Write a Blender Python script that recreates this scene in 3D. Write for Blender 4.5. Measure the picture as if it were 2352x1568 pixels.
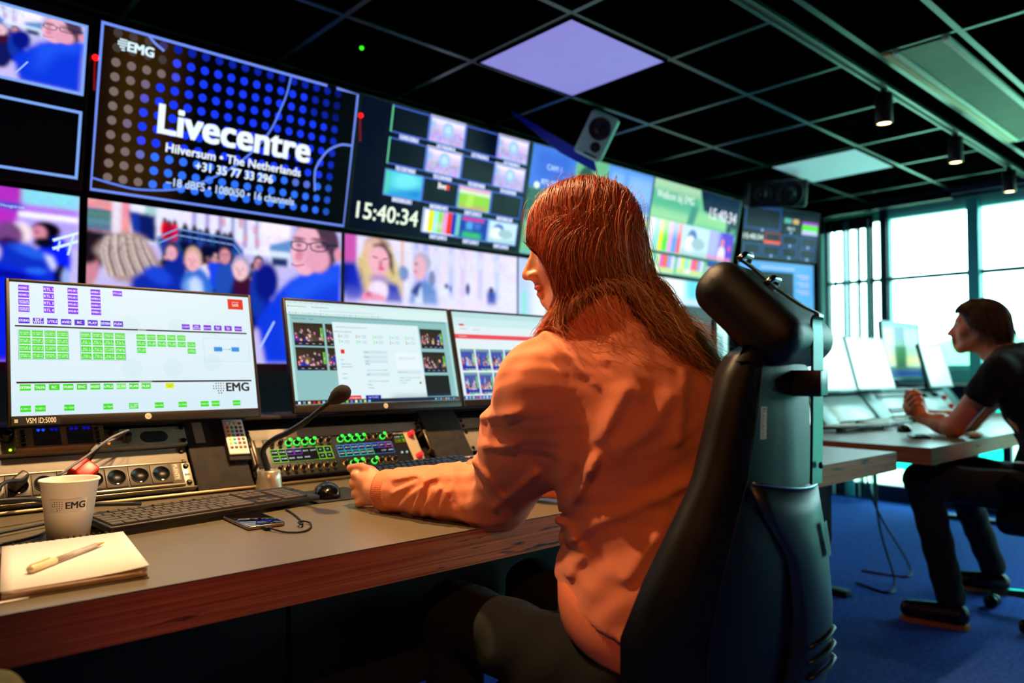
import bpy, bmesh, math, random
import numpy as np
from mathutils import Matrix, Vector
rnd = random.Random(7); nr = np.random.RandomState(5)
SC = bpy.context.scene; COL = SC.collection
for o in list(bpy.data.objects): bpy.data.objects.remove(o)
# ---------------------------------------------------------------- camera
CAMH = 1.05
cam = bpy.data.cameras.new('camera'); camo = bpy.data.objects.new('camera', cam); COL.objects.link(camo); SC.camera = camo
cam.sensor_width = 36; cam.lens = 1716 / 2352 * 36; cam.clip_start = .05; cam.clip_end = 300
_x = Vector((1901, -68, -1716)).normalized(); _y = Vector((-1552, -62, -1716)).normalized()
_z = _x.cross(_y).normalized(); _y = _z.cross(_x)
RM = Matrix((_x, _y, _z))
camo.matrix_world = Matrix.Translation((0, 0, CAMH)) @ RM.to_4x4()
cam.dof.use_dof = True; cam.dof.focus_distance = 1.45; cam.dof.aperture_fstop = 2.6
# ---------------------------------------------------------------- world: overcast daylight outside the windows
W = bpy.data.worlds.new('daylight'); SC.world = W; W.use_nodes = True
W.node_tree.nodes['Background'].inputs[0].default_value = (.50, .97, .97, 1)
W.node_tree.nodes['Background'].inputs[1].default_value = 9.5
SC.view_settings.view_transform = 'Standard'; SC.view_settings.look = 'None'; SC.view_settings.exposure = 0
SC.view_settings.gamma = 1; SC.view_settings.use_curve_mapping = False
def area(name, loc, size, energy, col, direction, portal=False):
    l = bpy.data.lights.new(name, 'AREA'); l.shape = 'RECTANGLE'; l.size, l.size_y = size; l.energy = energy; l.color = col
    o = bpy.data.objects.new(name, l); COL.objects.link(o); o.location = loc
    o.rotation_euler = Vector(direction).to_track_quat('-Z', 'Z').to_euler()
    if portal: l.cycles.is_portal = True
    return o
area('window_portal', (6.36, -.3, 1.3), (2.4, 6.4), 1, (1, 1, 1), (-1, 0, 0), True)
# ---------------------------------------------------------------- helpers
def lin(h):
    if not isinstance(h, str): return tuple(h)
    h = h.lstrip('#'); c = [int(h[i:i+2], 16) / 255 for i in (0, 2, 4)]
    return tuple(x / 12.92 if x <= .04045 else ((x + .055) / 1.055) ** 2.4 for x in c)
MATS = {}
def mat(name, col, rough=.5, metal=0, emit=None, es=1, noise=0, nscale=40, bump=0, bscale=200, spec=.5, trans=0, coat=0, stretch=None, sheen=0, alpha=1):
    if name in MATS: return MATS[name]
    m = bpy.data.materials.new(name); m.use_nodes = True; nt = m.node_tree; b = nt.nodes['Principled BSDF']
    c = lin(col); b.inputs['Base Color'].default_value = (*c, 1); b.inputs['Roughness'].default_value = rough; b.inputs['Metallic'].default_value = metal
    b.inputs['Specular IOR Level'].default_value = spec; b.inputs['Transmission Weight'].default_value = trans; b.inputs['Coat Weight'].default_value = coat
    b.inputs['Sheen Weight'].default_value = sheen; b.inputs['Alpha'].default_value = alpha
    if emit is not None:
        b.inputs['Emission Color'].default_value = (*lin(emit), 1); b.inputs['Emission Strength'].default_value = es
    if noise or bump:
        tc = nt.nodes.new('ShaderNodeTexCoord'); mp = nt.nodes.new('ShaderNodeMapping'); nt.links.new(tc.outputs['Object'], mp.inputs[0])
        if stretch: mp.inputs['Scale'].default_value = stretch
    if noise:
        n = nt.nodes.new('ShaderNodeTexNoise'); n.inputs['Scale'].default_value = nscale; n.inputs['Detail'].default_value = 6; nt.links.new(mp.outputs[0], n.inputs[0])
        r = nt.nodes.new('ShaderNodeMapRange'); r.inputs[1].default_value = .25; r.inputs[2].default_value = .75; r.inputs[3].default_value = 1 - noise; r.inputs[4].default_value = 1 + noise
        nt.links.new(n.outputs[0], r.inputs[0]); mx = nt.nodes.new('ShaderNodeVectorMath'); mx.operation = 'SCALE'; mx.inputs[0].default_value = c
        nt.links.new(r.outputs[0], mx.inputs['Scale']); nt.links.new(mx.outputs[0], b.inputs['Base Color'])
    if bump:
        n = nt.nodes.new('ShaderNodeTexNoise'); n.inputs['Scale'].default_value = bscale; n.inputs['Detail'].default_value = 4; nt.links.new(mp.outputs[0], n.inputs[0])
        bp = nt.nodes.new('ShaderNodeBump'); bp.inputs['Strength'].default_value = bump; bp.inputs['Distance'].default_value = .002
        nt.links.new(n.outputs[0], bp.inputs['Height']); nt.links.new(bp.outputs[0], b.inputs['Normal'])
    MATS[name] = m; return m
def vcmat(name, emission=None, rough=.5, spec=.5, bump=0, bscale=300, sheen=0, sss=0):
    """material that reads the mesh's own colour attribute: printed marks, skin tones, or a display's picture"""
    if name in MATS: return MATS[name]
    m = bpy.data.materials.new(name); m.use_nodes = True; nt = m.node_tree; b = nt.nodes['Principled BSDF']
    a = nt.nodes.new('ShaderNodeAttribute'); a.attribute_name = 'col'
    b.inputs['Roughness'].default_value = rough; b.inputs['Specular IOR Level'].default_value = spec; b.inputs['Sheen Weight'].default_value = sheen
    if emission:
        b.inputs['Base Color'].default_value = (.004, .004, .005, 1); nt.links.new(a.outputs['Color'], b.inputs['Emission Color']); b.inputs['Emission Strength'].default_value = emission
    else: nt.links.new(a.outputs['Color'], b.inputs['Base Color'])
    if sss: b.inputs['Subsurface Weight'].default_value = sss; b.inputs['Subsurface Scale'].default_value = .008
    if bump:
        tc = nt.nodes.new('ShaderNodeTexCoord'); n = nt.nodes.new('ShaderNodeTexNoise'); n.inputs['Scale'].default_value = bscale; n.inputs['Detail'].default_value = 4; nt.links.new(tc.outputs['Object'], n.inputs[0])
        bp = nt.nodes.new('ShaderNodeBump'); bp.inputs['Strength'].default_value = bump; bp.inputs['Distance'].default_value = .002
        nt.links.new(n.outputs[0], bp.inputs['Height']); nt.links.new(bp.outputs[0], b.inputs['Normal'])
    MATS[name] = m; return m
WM = {}
def tag(o, label=None, cat=None, group=None, kind=None):
    for k, v in (('label', label), ('category', cat), ('group', group), ('kind', kind)):
        if v: o[k] = v
    return o
def root(name, loc, rz=0, label=None, cat=None, group=None, mw=None):
    o = bpy.data.objects.new(name, None); COL.objects.link(o); o.empty_display_size = .05
    o.matrix_world = mw if mw is not None else Matrix.Translation(loc) @ Matrix.Rotation(rz, 4, 'Z')
    WM[o.name] = mw if mw is not None else Matrix.Translation(loc) @ Matrix.Rotation(rz, 4, 'Z')
    return tag(o, label, cat, group)
def place(name, me, parent=None, origin=None):
    """link mesh me (world coordinates) under parent or with its origin at origin"""
    o = bpy.data.objects.new(name, me); COL.objects.link(o)
    if parent is not None:
        P = WM[parent.name]; me.transform(P.inverted()); o.parent = parent; WM[o.name] = P
    else:
        if origin is None: origin = (0, 0, 0)
        T = Matrix.Translation(origin); me.transform(T.inverted()); o.matrix_world = T; WM[o.name] = T
    return o
def npmesh(name, V, quads=None, tris=None, colv=None, smooth=True, mats=(), midx=None):
    V = np.asarray(V, np.float32); quads = np.zeros((0, 4), np.int32) if quads is None or len(quads) == 0 else np.asarray(quads, np.int32)
    tris = np.zeros((0, 3), np.int32) if tris is None or len(tris) == 0 else np.asarray(tris, np.int32)
    me = bpy.data.meshes.new(name); me.vertices.add(len(V)); me.vertices.foreach_set('co', V.ravel())
    li = np.concatenate([quads.ravel(), tris.ravel()]); me.loops.add(len(li)); me.loops.foreach_set('vertex_index', li)
    nq, nt_ = len(quads), len(tris); me.polygons.add(nq + nt_)
    st = np.concatenate([np.arange(nq) * 4, nq * 4 + np.arange(nt_) * 3]).astype(np.int32); me.polygons.foreach_set('loop_start', st)
    me.polygons.foreach_set('loop_total', np.concatenate([np.full(nq, 4), np.full(nt_, 3)]).astype(np.int32))
    if midx is not None: me.polygons.foreach_set('material_index', np.asarray(midx, np.int32))
    me.update(calc_edges=True); me.validate()
    me.polygons.foreach_set('use_smooth', np.full(len(me.polygons), smooth))
    if colv is not None:
        at = me.color_attributes.new('col', 'FLOAT_COLOR', 'POINT'); c = np.ones((len(V), 4), np.float32); c[:, :3] = colv; at.data.foreach_set('color', c.ravel())
    for m in mats: me.materials.append(m)
    return me
I4 = Matrix.Identity(4)
def frame(o, x, y, z=None):
    x = Vector(x).normalized(); y = Vector(y).normalized(); z = x.cross(y).normalized() if z is None else Vector(z).normalized()
    return Matrix(((x.x, y.x, z.x, o[0]), (x.y, y.y, z.y, o[1]), (x.z, y.z, z.z, o[2]), (0, 0, 0, 1)))
class MB:
    """collects shapes in one bmesh; M is the current local-to-world matrix"""
    def __init__(s, M=I4): s.bm = bmesh.new(); s.M = M; s.mats = []; s.cur = 0
    def use(s, m):
        if m not in s.mats: s.mats.append(m)
        s.cur = s.mats.index(m); return s
    def _add(s, verts, faces, smooth=False):
        vs = [s.bm.verts.new(s.M @ Vector(v)) for v in verts]
        for f in faces:
            try: q = s.bm.faces.new([vs[i] for i in f]); q.material_index = s.cur; q.smooth = smooth
            except ValueError: pass
    def box(s, a, b, bev=0, seg=2):
        x0, x1 = sorted((a[0], b[0])); y0, y1 = sorted((a[1], b[1])); z0, z1 = sorted((a[2], b[2]))
        if not bev:
            v = [(x0, y0, z0), (x1, y0, z0), (x1, y1, z0), (x0, y1, z0), (x0, y0, z1), (x1, y0, z1), (x1, y1, z1), (x0, y1, z1)]
            s._add(v, [(3, 2, 1, 0), (4, 5, 6, 7), (0, 1, 5, 4), (1, 2, 6, 5), (2, 3, 7, 6), (3, 0, 4, 7)]); return s
        t = bmesh.new(); bmesh.ops.create_cube(t, size=1)
        for v in t.verts: v.co = Vector(((x0+x1)/2 + v.co.x*(x1-x0), (y0+y1)/2 + v.co.y*(y1-y0), (z0+z1)/2 + v.co.z*(z1-z0)))
        bmesh.ops.bevel(t, geom=t.edges[:], offset=min(bev, .49*min(x1-x0, y1-y0, z1-z0)), segments=seg, profile=.5, affect='EDGES')
        s.merge(t, True); return s
    def merge(s, t, smooth=False):
        t.verts.index_update(); s._add([v.co for v in t.verts], [[v.index for v in f.verts] for f in t.faces], smooth); t.free()
    def ring(s, rings, cap=True, closed=False, smooth=True):
        n = len(rings[0]); v = [p for r in rings for p in r]; f = []
        m = len(rings)
        for i in range(m if closed else m-1):
            for j in range(n):
                f.append((i*n+j, i*n+(j+1) % n, ((i+1) % m)*n+(j+1) % n, ((i+1) % m)*n+j))
        if cap and not closed: f.append(tuple(range(n))[::-1]); f.append(tuple((m-1)*n+j for j in range(n)))
        s._add(v, f, smooth); return s
    def tube(s, pts, r, n=8, cap=True, flat=1):
        pts = [Vector(p) for p in pts]; rr = r if hasattr(r, '__len__') else [r]*len(pts); rings = []; up = None
        for i, p in enumerate(pts):
            t = (pts[min(i+1, len(pts)-1)] - pts[max(i-1, 0)]).normalized()
            if up is None: up = Vector((0, 0, 1)) if abs(t.z) < .9 else Vector((1, 0, 0))
            a = t.cross(up).normalized(); up = a.cross(t).normalized()
            rings.append([p + (a*math.cos(2*math.pi*j/n) + up*flat*math.sin(2*math.pi*j/n))*rr[i] for j in range(n)])
        return s.ring(rings, cap)
    def cyl(s, a, b, r0, r1=None, n=20, cap=True): return s.tube([a, b], [r0, r0 if r1 is None else r1], n, cap)
    def lathe(s, prof, n=24, o=(0, 0, 0), ax=(0, 0, 1), cap=True):
        F = Vector(ax).to_track_quat('Z', 'Y').to_matrix(); o = Vector(o)
        return s.ring([[o + F @ Vector((r*math.cos(2*math.pi*j/n), r*math.sin(2*math.pi*j/n), z)) for j in range(n)] for r, z in prof], cap)
    def prism(s, poly, z0, z1, smooth=False):
        n = len(poly); v = [(x, y, z0) for x, y in poly] + [(x, y, z1) for x, y in poly]
        s._add(v, [tuple(range(n))[::-1], tuple(range(n, 2*n))] + [(i, (i+1) % n, n+(i+1) % n, n+i) for i in range(n)], smooth); return s
    def sphere(s, c, r, u=16, v=10):
        r = r if hasattr(r, '__len__') else (r, r, r)
        t = bmesh.new(); bmesh.ops.create_uvsphere(t, u_segments=u, v_segments=v, radius=1)
        for q in t.verts: q.co = Vector((c[0]+q.co.x*r[0], c[1]+q.co.y*r[1], c[2]+q.co.z*r[2]))
        s.merge(t, True); return s
    def mesh(s, name):
        bmesh.ops.recalc_face_normals(s.bm, faces=s.bm.faces[:])
        me = bpy.data.meshes.new(name); s.bm.to_mesh(me); s.bm.free()
        for m in s.mats: me.materials.append(m)
        return me
    def build(s, name, parent=None, origin=None): return place(name, s.mesh(name), parent, origin)
def B(name, m, fn, parent=None, M=I4, origin=None):
    b = MB(M); b.use(m); fn(b); return b.build(name, parent, origin)
def copytree(o, parent=None, mat_=None):
    c = o.copy(); COL.objects.link(c); c.parent = parent
    for ch in [x for x in bpy.data.objects if x.parent == o]: copytree(ch, c)
    return c
KIDS = {}
# text -> flat triangles
_tc = {}
def text_tris(t, off=0.0):
    if (t, off) in _tc: return _tc[(t, off)]
    cu = bpy.data.curves.new('t', 'FONT'); cu.body = t; cu.size = 1; cu.offset = off; cu.resolution_u = 3
    o = bpy.data.objects.new('t', cu); COL.objects.link(o); dg = bpy.context.evaluated_depsgraph_get(); dg.update()
    me = o.evaluated_get(dg).to_mesh(); me.calc_loop_triangles()
    V = np.array([v.co[:2] for v in me.vertices]).reshape(-1, 2); T = np.array([l.vertices[:] for l in me.loop_triangles]).reshape(-1, 3)
    o.evaluated_get(dg).to_mesh_clear(); bpy.data.objects.remove(o); bpy.data.curves.remove(cu)
    if len(V): mn, mx = V.min(0), V.max(0); V = V - np.array([mn[0], 0]); w = mx[0] - mn[0]
    else: w = 0
    _tc[(t, off)] = (V, T, w); return _tc[(t, off)]
def boxblur(a, r):
    if r < 1: return a
    for ax in (0, 1):
        for _ in range(2):
            p = np.pad(a, [(r+1, r) if i == ax else (0, 0) for i in range(a.ndim)], mode='edge'); c = np.cumsum(p, axis=ax)
            n = a.shape[ax]; sl1 = [slice(None)]*a.ndim; sl0 = [slice(None)]*a.ndim
            sl1[ax] = slice(2*r+1, 2*r+1+n); sl0[ax] = slice(0, n); a = (c[tuple(sl1)] - c[tuple(sl0)]) / (2*r+1)
    return a
class Pic:
    """a display picture: a colour grid plus crisp flat shapes; coordinates 0..1 right, 0..1 down"""
    def __init__(s, w, h, bg, asp=16/9):
        s.w, s.h = w, h; s.a = np.zeros((h, w, 3)) + lin(bg); s.X, s.Y = np.meshgrid((np.arange(w))/(w-1), (np.arange(h))/(h-1)); s.vec = []; s.asp = asp; s.z = 0
    def mix(s, m, c): s.a += (np.array(lin(c)) - s.a) * m[..., None]
    def E(s, cx, cy, rx, ry, c, rot=0, soft=.25, al=1):
        dx = (s.X - cx) * s.asp; dy = s.Y - cy; ca, sa = math.cos(rot), math.sin(rot)
        d = np.sqrt(((dx*ca + dy*sa) / (rx*s.asp))**2 + ((-dx*sa + dy*ca) / ry)**2); s.mix(np.clip((1 + soft/2 - d) / soft, 0, 1) * al, c); return s
    def P(s, pts, c, soft=0, al=1):
        m = np.zeros((s.h, s.w), bool); n = len(pts)
        for i in range(n):
            x0, y0 = pts[i]; x1, y1 = pts[(i+1) % n]
            if y0 == y1: continue
            m ^= ((s.Y < y0) != (s.Y < y1)) & (s.X < (x1-x0) * (s.Y-y0) / (y1-y0) + x0)
        s.mix(boxblur(m.astype(float), soft) * al, c); return s
    def R(s, x0, y0, x1, y1, c, soft=0, al=1): return s.P([(x0, y0), (x1, y0), (x1, y1), (x0, y1)], c, soft, al)
    def N(s, amp, sx=1, sy=1, x0=0, y0=0, x1=1, y1=1):
        n = nr.rand(max(2, int(s.h/sy)), max(2, int(s.w/sx)), 3); yi = np.clip((np.arange(s.h)/sy).astype(int), 0, n.shape[0]-1); xi = np.clip((np.arange(s.w)/sx).astype(int), 0, n.shape[1]-1)
        m = ((s.X >= x0) & (s.X <= x1) & (s.Y >= y0) & (s.Y <= y1))[..., None]; s.a = np.where(m, np.clip(s.a * (1 + amp*(n[yi][:, xi] - .5)), 0, 2), s.a); return s
    def blur(s, r): s.a = boxblur(s.a, r); return s
    def crowd(s, x0, y0, x1, y1, n, size, seed=1, pal=('#1030c0', '#0818a0', '#2050e8', '#0a0c30', '#405070', '#e8e4f0')):
        r = random.Random(seed)
        for i in range(n):
            t = i / n; x = r.uniform(x0, x1); y = y0 + (y1-y0) * t; z = size * (.6 + .6*t); hair = r.choice(['#100818', '#402030', '#d0b080', '#604838', '#181028'])
            s.E(x, y + z*2.3, z*.9, z*1.9, r.choice(pal), 0, .3); s.E(x, y, z*.36, z*.62, hair, 0, .3); s.E(x + r.uniform(-.1, .1)*z, y + z*.12, z*.25, z*.42, r.choice(['#e0a8b0', '#f0c0c8', '#c890a8']), 0, .4)
        return s
    def rl(s, pts, w, c, soft=0, al=1):
        P = np.array([q[:2] for q in pts], float); P[:, 0] *= s.asp; L, R = [], []
        for i in range(len(P)):
            d = P[min(i+1, len(P)-1)] - P[max(i-1, 0)]; d /= np.linalg.norm(d) + 1e-9; nn = np.array([-d[1], d[0]]) * w/2; L.append(P[i]+nn); R.append(P[i]-nn)
        return s.P([(q[0]/s.asp, q[1]) for q in L+R[::-1]], c, soft, al)
    # crisp shapes
    def tri(s, V, T, c): s.z += 1; s.vec.append((np.asarray(V, float), np.asarray(T), lin(c), s.z)); return s
    def r(s, x0, y0, x1, y1, c, sk=0): return s.tri([(x0, y0), (x1, y0), (x1-sk, y1), (x0-sk, y1)], [(0, 1, 2), (0, 2, 3)], c)
    def fr(s, x0, y0, x1, y1, c, t=.006):
        ty = t * s.asp
        s.r(x0, y0, x1, y0+ty, c); s.r(x0, y1-ty, x1, y1, c); s.r(x0, y0, x0+t, y1, c); return s.r(x1-t, y0, x1, y1, c)
    def disc(s, cx, cy, rr, c, n=14):
        a = np.arange(n)*2*math.pi/n; V = np.stack([cx + rr*np.cos(a)/s.asp, cy + rr*np.sin(a)], 1); return s.tri(V, [(0, i, i+1) for i in range(1, n-1)], c)
    def line(s, pts, w, c):
        P = np.array(pts, float); P[:, 0] *= s.asp; V = []; T = []
        for i in range(len(P)):
            d = P[min(i+1, len(P)-1)] - P[max(i-1, 0)]; d /= np.linalg.norm(d) + 1e-9; nn = np.array([-d[1], d[0]]) * w/2
            V += [P[i]+nn, P[i]-nn]
            if i: k = 2*i; T += [(k-2, k-1, k), (k-1, k+1, k)]
        V = np.array(V); V[:, 0] /= s.asp; return s.tri(V, T, c)
    def arc(s, cx, cy, rx, ry, a0, a1, w, c, n=24): return s.line([(cx + rx*math.cos(math.radians(a0+(a1-a0)*i/n))/s.asp, cy + ry*math.sin(math.radians(a0+(a1-a0)*i/n))) for i in range(n+1)], w, c)
    def t(s, txt, x, y, h, c='#ffffff', al='c', off=.02, maxw=None, squash=1):
        if off > 0:
            e = off*h*1.05
            for dx, dy in ((-e, -e*.6), (e, -e*.6), (-e, e*.6), (e, e*.6), (0, 0)): s.t(txt, x+dx/s.asp, y+dy, h, c, al, 0, maxw, squash)
            return s
        V, T, w = text_tris(txt, off)
        if not len(V): return s
        k = h / .7; kx = k * squash
        if maxw and w*kx/s.asp > maxw: kx = maxw * s.asp / w
        ww = w * kx / s.asp; x0 = x - (ww/2 if al == 'c' else ww if al == 'r' else 0)
        return s.tri(np.stack([x0 + V[:, 0]*kx/s.asp, y - V[:, 1]*k], 1), T, c)
    def mesh(s, name, F, w, h, m):
        """F: frame with origin at the picture's lower left, x right, y up, z out of the display"""
        Y, X = np.mgrid[0:s.h, 0:s.w]; P = np.stack([X/(s.w-1)*w, (1 - Y/(s.h-1))*h, 0*X], -1).reshape(-1, 3); Cc = s.a.reshape(-1, 3)
        i = (np.arange(s.h-1)[:, None]*s.w + np.arange(s.w-1)[None]).ravel(); Q = np.stack([i, i+s.w, i+s.w+1, i+1], 1)
        Vs = [P]; Cs = [Cc]; Ts = []; n = len(P)
        for V, T, c, z in s.vec:
            Vs.append(np.stack([V[:, 0]*w, (1-V[:, 1])*h, np.full(len(V), .0004 + z*.000006)], 1)); Cs.append(np.tile(c, (len(V), 1))); Ts.append(T + n); n += len(V)
        V = np.concatenate(Vs); R = np.array(F.to_3x3()); V = V @ R.T + np.array(F.translation)
        return npmesh(name, V, Q, np.concatenate(Ts) if Ts else None, np.concatenate(Cs), False, [m])
def smoothpath(P, n=8):
    P = [Vector(p) for p in P]; P = [P[0]*2-P[1]] + P + [P[-1]*2-P[-2]]; out = []
    for i in range(1, len(P)-2):
        a, b, c, d = P[i-1:i+3]
        for k in range(n):
            t = k/n; out.append(.5*((2*b) + (c-a)*t + (2*a-5*b+4*c-d)*t*t + (3*b-a-3*c+d)*t**3))
    return out + [P[-2]]
# ---------------------------------------------------------------- setting
ZC = 2.42; XW = 6.3; YF = 3.36; XL = -2.6; YB = -3.4
M_floor = mat('blue_grey_carpet', '#3c68d0', .95, noise=.35, nscale=60, bump=.8, bscale=500, spec=.1)
M_dark = mat('black_wall_paint', '#050506', .9, noise=.2, nscale=8, spec=.12)
M_tile = mat('black_ceiling_tile', '#020303', .98, noise=.3, nscale=150, spec=0)
M_grid = mat('ceiling_grid_metal', '#15392f', .33, noise=.05)
M_frame = mat('window_frame_paint', '#8ae8e0', .5, noise=.05)
M_framed = mat('dark_window_bar', '#0a2a40', .5, noise=.1)
M_white = mat('white_paint', '#c8d0cc', .6, noise=.05)
def struct(name, m, fn, parent=None, M=I4):
    o = B(name, m, fn, parent, M)
    if parent is None: o['kind'] = 'structure'
    return o
struct('floor', M_floor, lambda b: b.box((XL, YB, -.1), (XW+.2, YF+.1, 0)))
struct('ceiling', M_tile, lambda b: b.box((XL, YB, ZC), (XW+.2, YF+.1, ZC+.1)))
struct('wall_front', M_dark, lambda b: b.box((XL, YF, 0), (XW, YF+.1, ZC)))
struct('wall_left', M_dark, lambda b: b.box((XL-.1, YB, 0), (XL, YF, ZC)))
struct('wall_back', M_dark, lambda b: b.box((XL, YB-.1, 0), (XW, YB, ZC)))
# window wall: bulkhead, sill band, low plinth, piers
def ww(b):
    b.box((XW, YB, 2.355), (XW+.12, YF, ZC)); b.box((XW, YB, .80), (XW+.12, YF, .955)); b.box((XW, YB, 0), (XW+.12, YF, .10))
    b.box((XW, 2.95, .1), (XW+.12, YF, 2.36)); b.box((XW, YB, .1), (XW+.12, -3.2, 2.36))
struct('wall_right', mat('deep_blue_bulkhead_paint', '#0c2048', .7, noise=.1), ww)
struct('trim_1', mat('teal_sill_band', '#5cc4c0', .5, noise=.05), lambda b: b.box((XW-.05, YB, .955), (XW+.12, YF-.05, 1.06), .004))
struct('trim_2', M_white, lambda b: b.box((XW-.09, YB, .935), (XW+.02, YF-.05, .957), .003))
struct('trim_3', mat('pale_teal_head_rail', '#6fd0c0', .5, noise=.05), lambda b: b.box((XW-.03, YB, 2.29), (XW+.1, 2.95, 2.36), .004))
M_glass = mat('window_glass', '#ffffff', 0, trans=1, spec=.3)
M_glass.node_tree.nodes['Principled BSDF'].inputs['IOR'].default_value = 1.02
M_frost = bpy.data.materials.new('frosted_teal_film'); M_frost.use_nodes = True; _nt = M_frost.node_tree; _t = _nt.nodes.new('ShaderNodeBsdfTranslucent'); _t.inputs[0].default_value = (*lin('#58d0c8'), 1); _nt.links.new(_t.outputs[0], _nt.nodes['Material Output'].inputs[0])
def window(n, y0, y1, z0, z1, mid=None, barw=.03, fm=M_frame, frost=False):
    w = struct('window_%d' % n, fm, lambda b: (b.box((XW-.02, y0, z0), (XW+.05, y0+barw, z1), .003), b.box((XW-.02, y1-barw, z0), (XW+.05, y1, z1), .003),
        b.box((XW-.02, y0+barw, z0), (XW+.05, y1-barw, z0+.03), .003), b.box((XW-.02, y0+barw, z1-.03), (XW+.05, y1-barw, z1), .003)))
    zs = [z0+.03] + ([mid-.014, mid+.014] if mid else []) + [z1-.03]
    for i in range(0, len(zs), 2): B('pane', M_glass, lambda b: b.box((XW+.02, y0+barw, zs[i]), (XW+.026, y1-barw, zs[i+1])), w)
    if frost: B('frosted_film', M_frost, lambda b: b.box((XW+.03, y0+barw, z0+.16), (XW+.031, y1-barw, z1-.03)), w)
    if mid: B('transom', M_framed, lambda b: b.box((XW-.03, y0, mid-.014), (XW+.03, y1, mid+.014), .002), w)
ys = [2.95, 2.46, 2.0, 1.66, .98, .18, -.62, -1.42, -2.22, -3.2]
YM = [2.95, 2.58, 2.44, 1.80, .96, -.14, -.98, -1.82, -2.6, -3.2]
for i in range(len(YM)-1):
    window(i+1, YM[i+1], YM[i], 1.06, 2.30, 1.785, .03 if i > 1 else .02, M_frame if i > 1 else M_framed)
for i, (a, b_) in enumerate(((2.9, 1.6), (1.55, .3), (.25, -1.0), (-1.05, -2.4))): window(10+i, b_, a, .1, .8, None, .05, M_framed, True)
struct('trim_4', M_framed, lambda b: b.box((XW-.05, 2.42, 1.0), (XW+.06, 2.475, 2.36), .003))
struct('trim_5', mat('teal_mullion', '#48c0c4', .5, noise=.05), lambda b: b.box((XW-.06, 1.765, 1.0), (XW+.06, 1.843, 2.33), .003))
# outside: grass slope and pale hills far off
M_grass = mat('sunlit_grass', '#9cc8a4', .9, noise=.3, nscale=.5)
struct('ground', M_grass, lambda b: b.box((XW+1, -60, -3.2), (120, 80, -3)))
def hills(b):
    for x, r, z in ((70, 9, 4.5), (85, 20, 6), (95, 14, 8)):
        pts = [(x, -60 + 6*i, -3 + z*(.75 + .25*math.sin(i*.9 + x) + .12*math.sin(i*2.3))) for i in range(26)]
        b.ring([[(p[0]-4, p[1], -3), (p[0], p[1], p[2]*.85), (p[0]+2, p[1], p[2]), (p[0]+4, p[1], -3)] for p in pts])
o = B('hills', mat('pale_far_hills', '#68a078', .95, noise=.4, nscale=.12), hills); o['kind'] = 'structure'
# curtain track and curtain: folds of dark and translucent cloth
M_cur = mat('sheer_teal_curtain', '#58c8c8', .8, noise=.2, nscale=30, alpha=.62)
M_sheer = mat('sheer_pale_curtain', '#bff0e8', .8, alpha=.35)
M_curd = mat('dark_navy_curtain', '#030c1c', .9, noise=.2, nscale=30)
cr = root('curtain', (XW-.16, 2.7, 0), 0, 'dark navy and sheer teal curtain hanging in folds beside the tall windows', 'curtain')
def fold(y0, y1, n, amp, x=XW-.15, z0=.03, z1=2.3):
    P = []; N = n*12
    for i in range(N+1):
        t = i/N; P.append((x + amp*math.sin(t*n*2*math.pi), y0 + (y1-y0)*t + .3*amp*math.sin(t*n*4*math.pi)))
    return P
def curt(b, y0, y1, n, amp, z0=.03, z1=2.27, x=XW-.15):
    P = fold(y0, y1, n, amp, x); R = []
    for z in sorted({z0, z0+(z1-z0)*.3, z0+(z1-z0)*.6, z1-.05, z1}):
        k = 1 if z < z1-.1 else .6
        R.append([(x + (p[0]-x)*k + .0005*s_, p[1], z) for s_ in (0,) for p in P] + [(x + (p[0]-x)*k + .003, p[1], z) for p in P[::-1]])
    b.ring(R)
for y0, y1, n, amp, dk in ((3.32, 2.93, 4, .035, 1), (2.915, 2.875, 1, .02, 0), (2.868, 2.855, 1, .012, 1), (2.84, 2.822, 1, .012, 0), (2.80, 2.785, 1, .012, 1), (2.735, 2.665, 2, .02, 2), (2.63, 2.615, 1, .01, 0), (2.612, 2.585, 1, .02, 1), (2.535, 2.515, 1, .01, 0), (2.498, 2.482, 1, .012, 1)):
    B('curtain_fold', (M_sheer, M_curd, M_cur)[dk], lambda b: curt(b, y0, y1, n, amp), cr)
B('curtain_heading', M_curd, lambda b: curt(b, 3.3, 2.48, 14, .02, 2.2, 2.3), cr)
B('rail', mat('black_metal', '#08080a', .4, metal=.6), lambda b: b.box((XW-.2, 1.9, 2.33), (XW-.12, 3.34, 2.36), .004), cr)
# ---------------------------------------------------------------- ceiling grid
def grid(b):
    z0, z1 = ZC-.006, ZC+.01; w = .011
    gx = [2.053 + .633*i for i in range(-7, 7)]
    for x in gx:
        b.box((x-w, 1.45, z0), (x+w, YF, z1))
        if x < 3.4 or x > 5.1: b.box((x-w, YB, z0), (x+w, .985, z1))
    for y in (1.935, 2.54, 3.15): b.box((XL, y-w, z0-.0005), (XW, y+w, z1))
    for y in (.37, -.25, -.87, -1.49, -2.11, -2.73): b.box((XL, y-w, z0-.0005), (XW, y+w, z1))
    b.box((XL, .975, z0-.0005), (XW, 1.0, z1)); b.box((XL, 1.292, z0-.001), (XW, 1.316, z1)); b.box((5.16, 1.0, z0), (5.185, 1.3, z1)); b.box((3.30, 1.0, z0), (3.318, 1.3, z1))
struct('trim_6', M_grid, grid)
struct('trim_7', mat('deep_navy_cornice', '#0a1838', .7, noise=.1), lambda b: b.box((XW-.12, YB, 2.375), (XW+.02, YF, ZC)))
M_panel = mat('off_diffuser_glow', '#d8d2e8', .7, emit='#8f7cf0', es=.55, noise=.04, nscale=6)  # unlit diffuser: reflected screen light put in as a lavender glow
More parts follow.
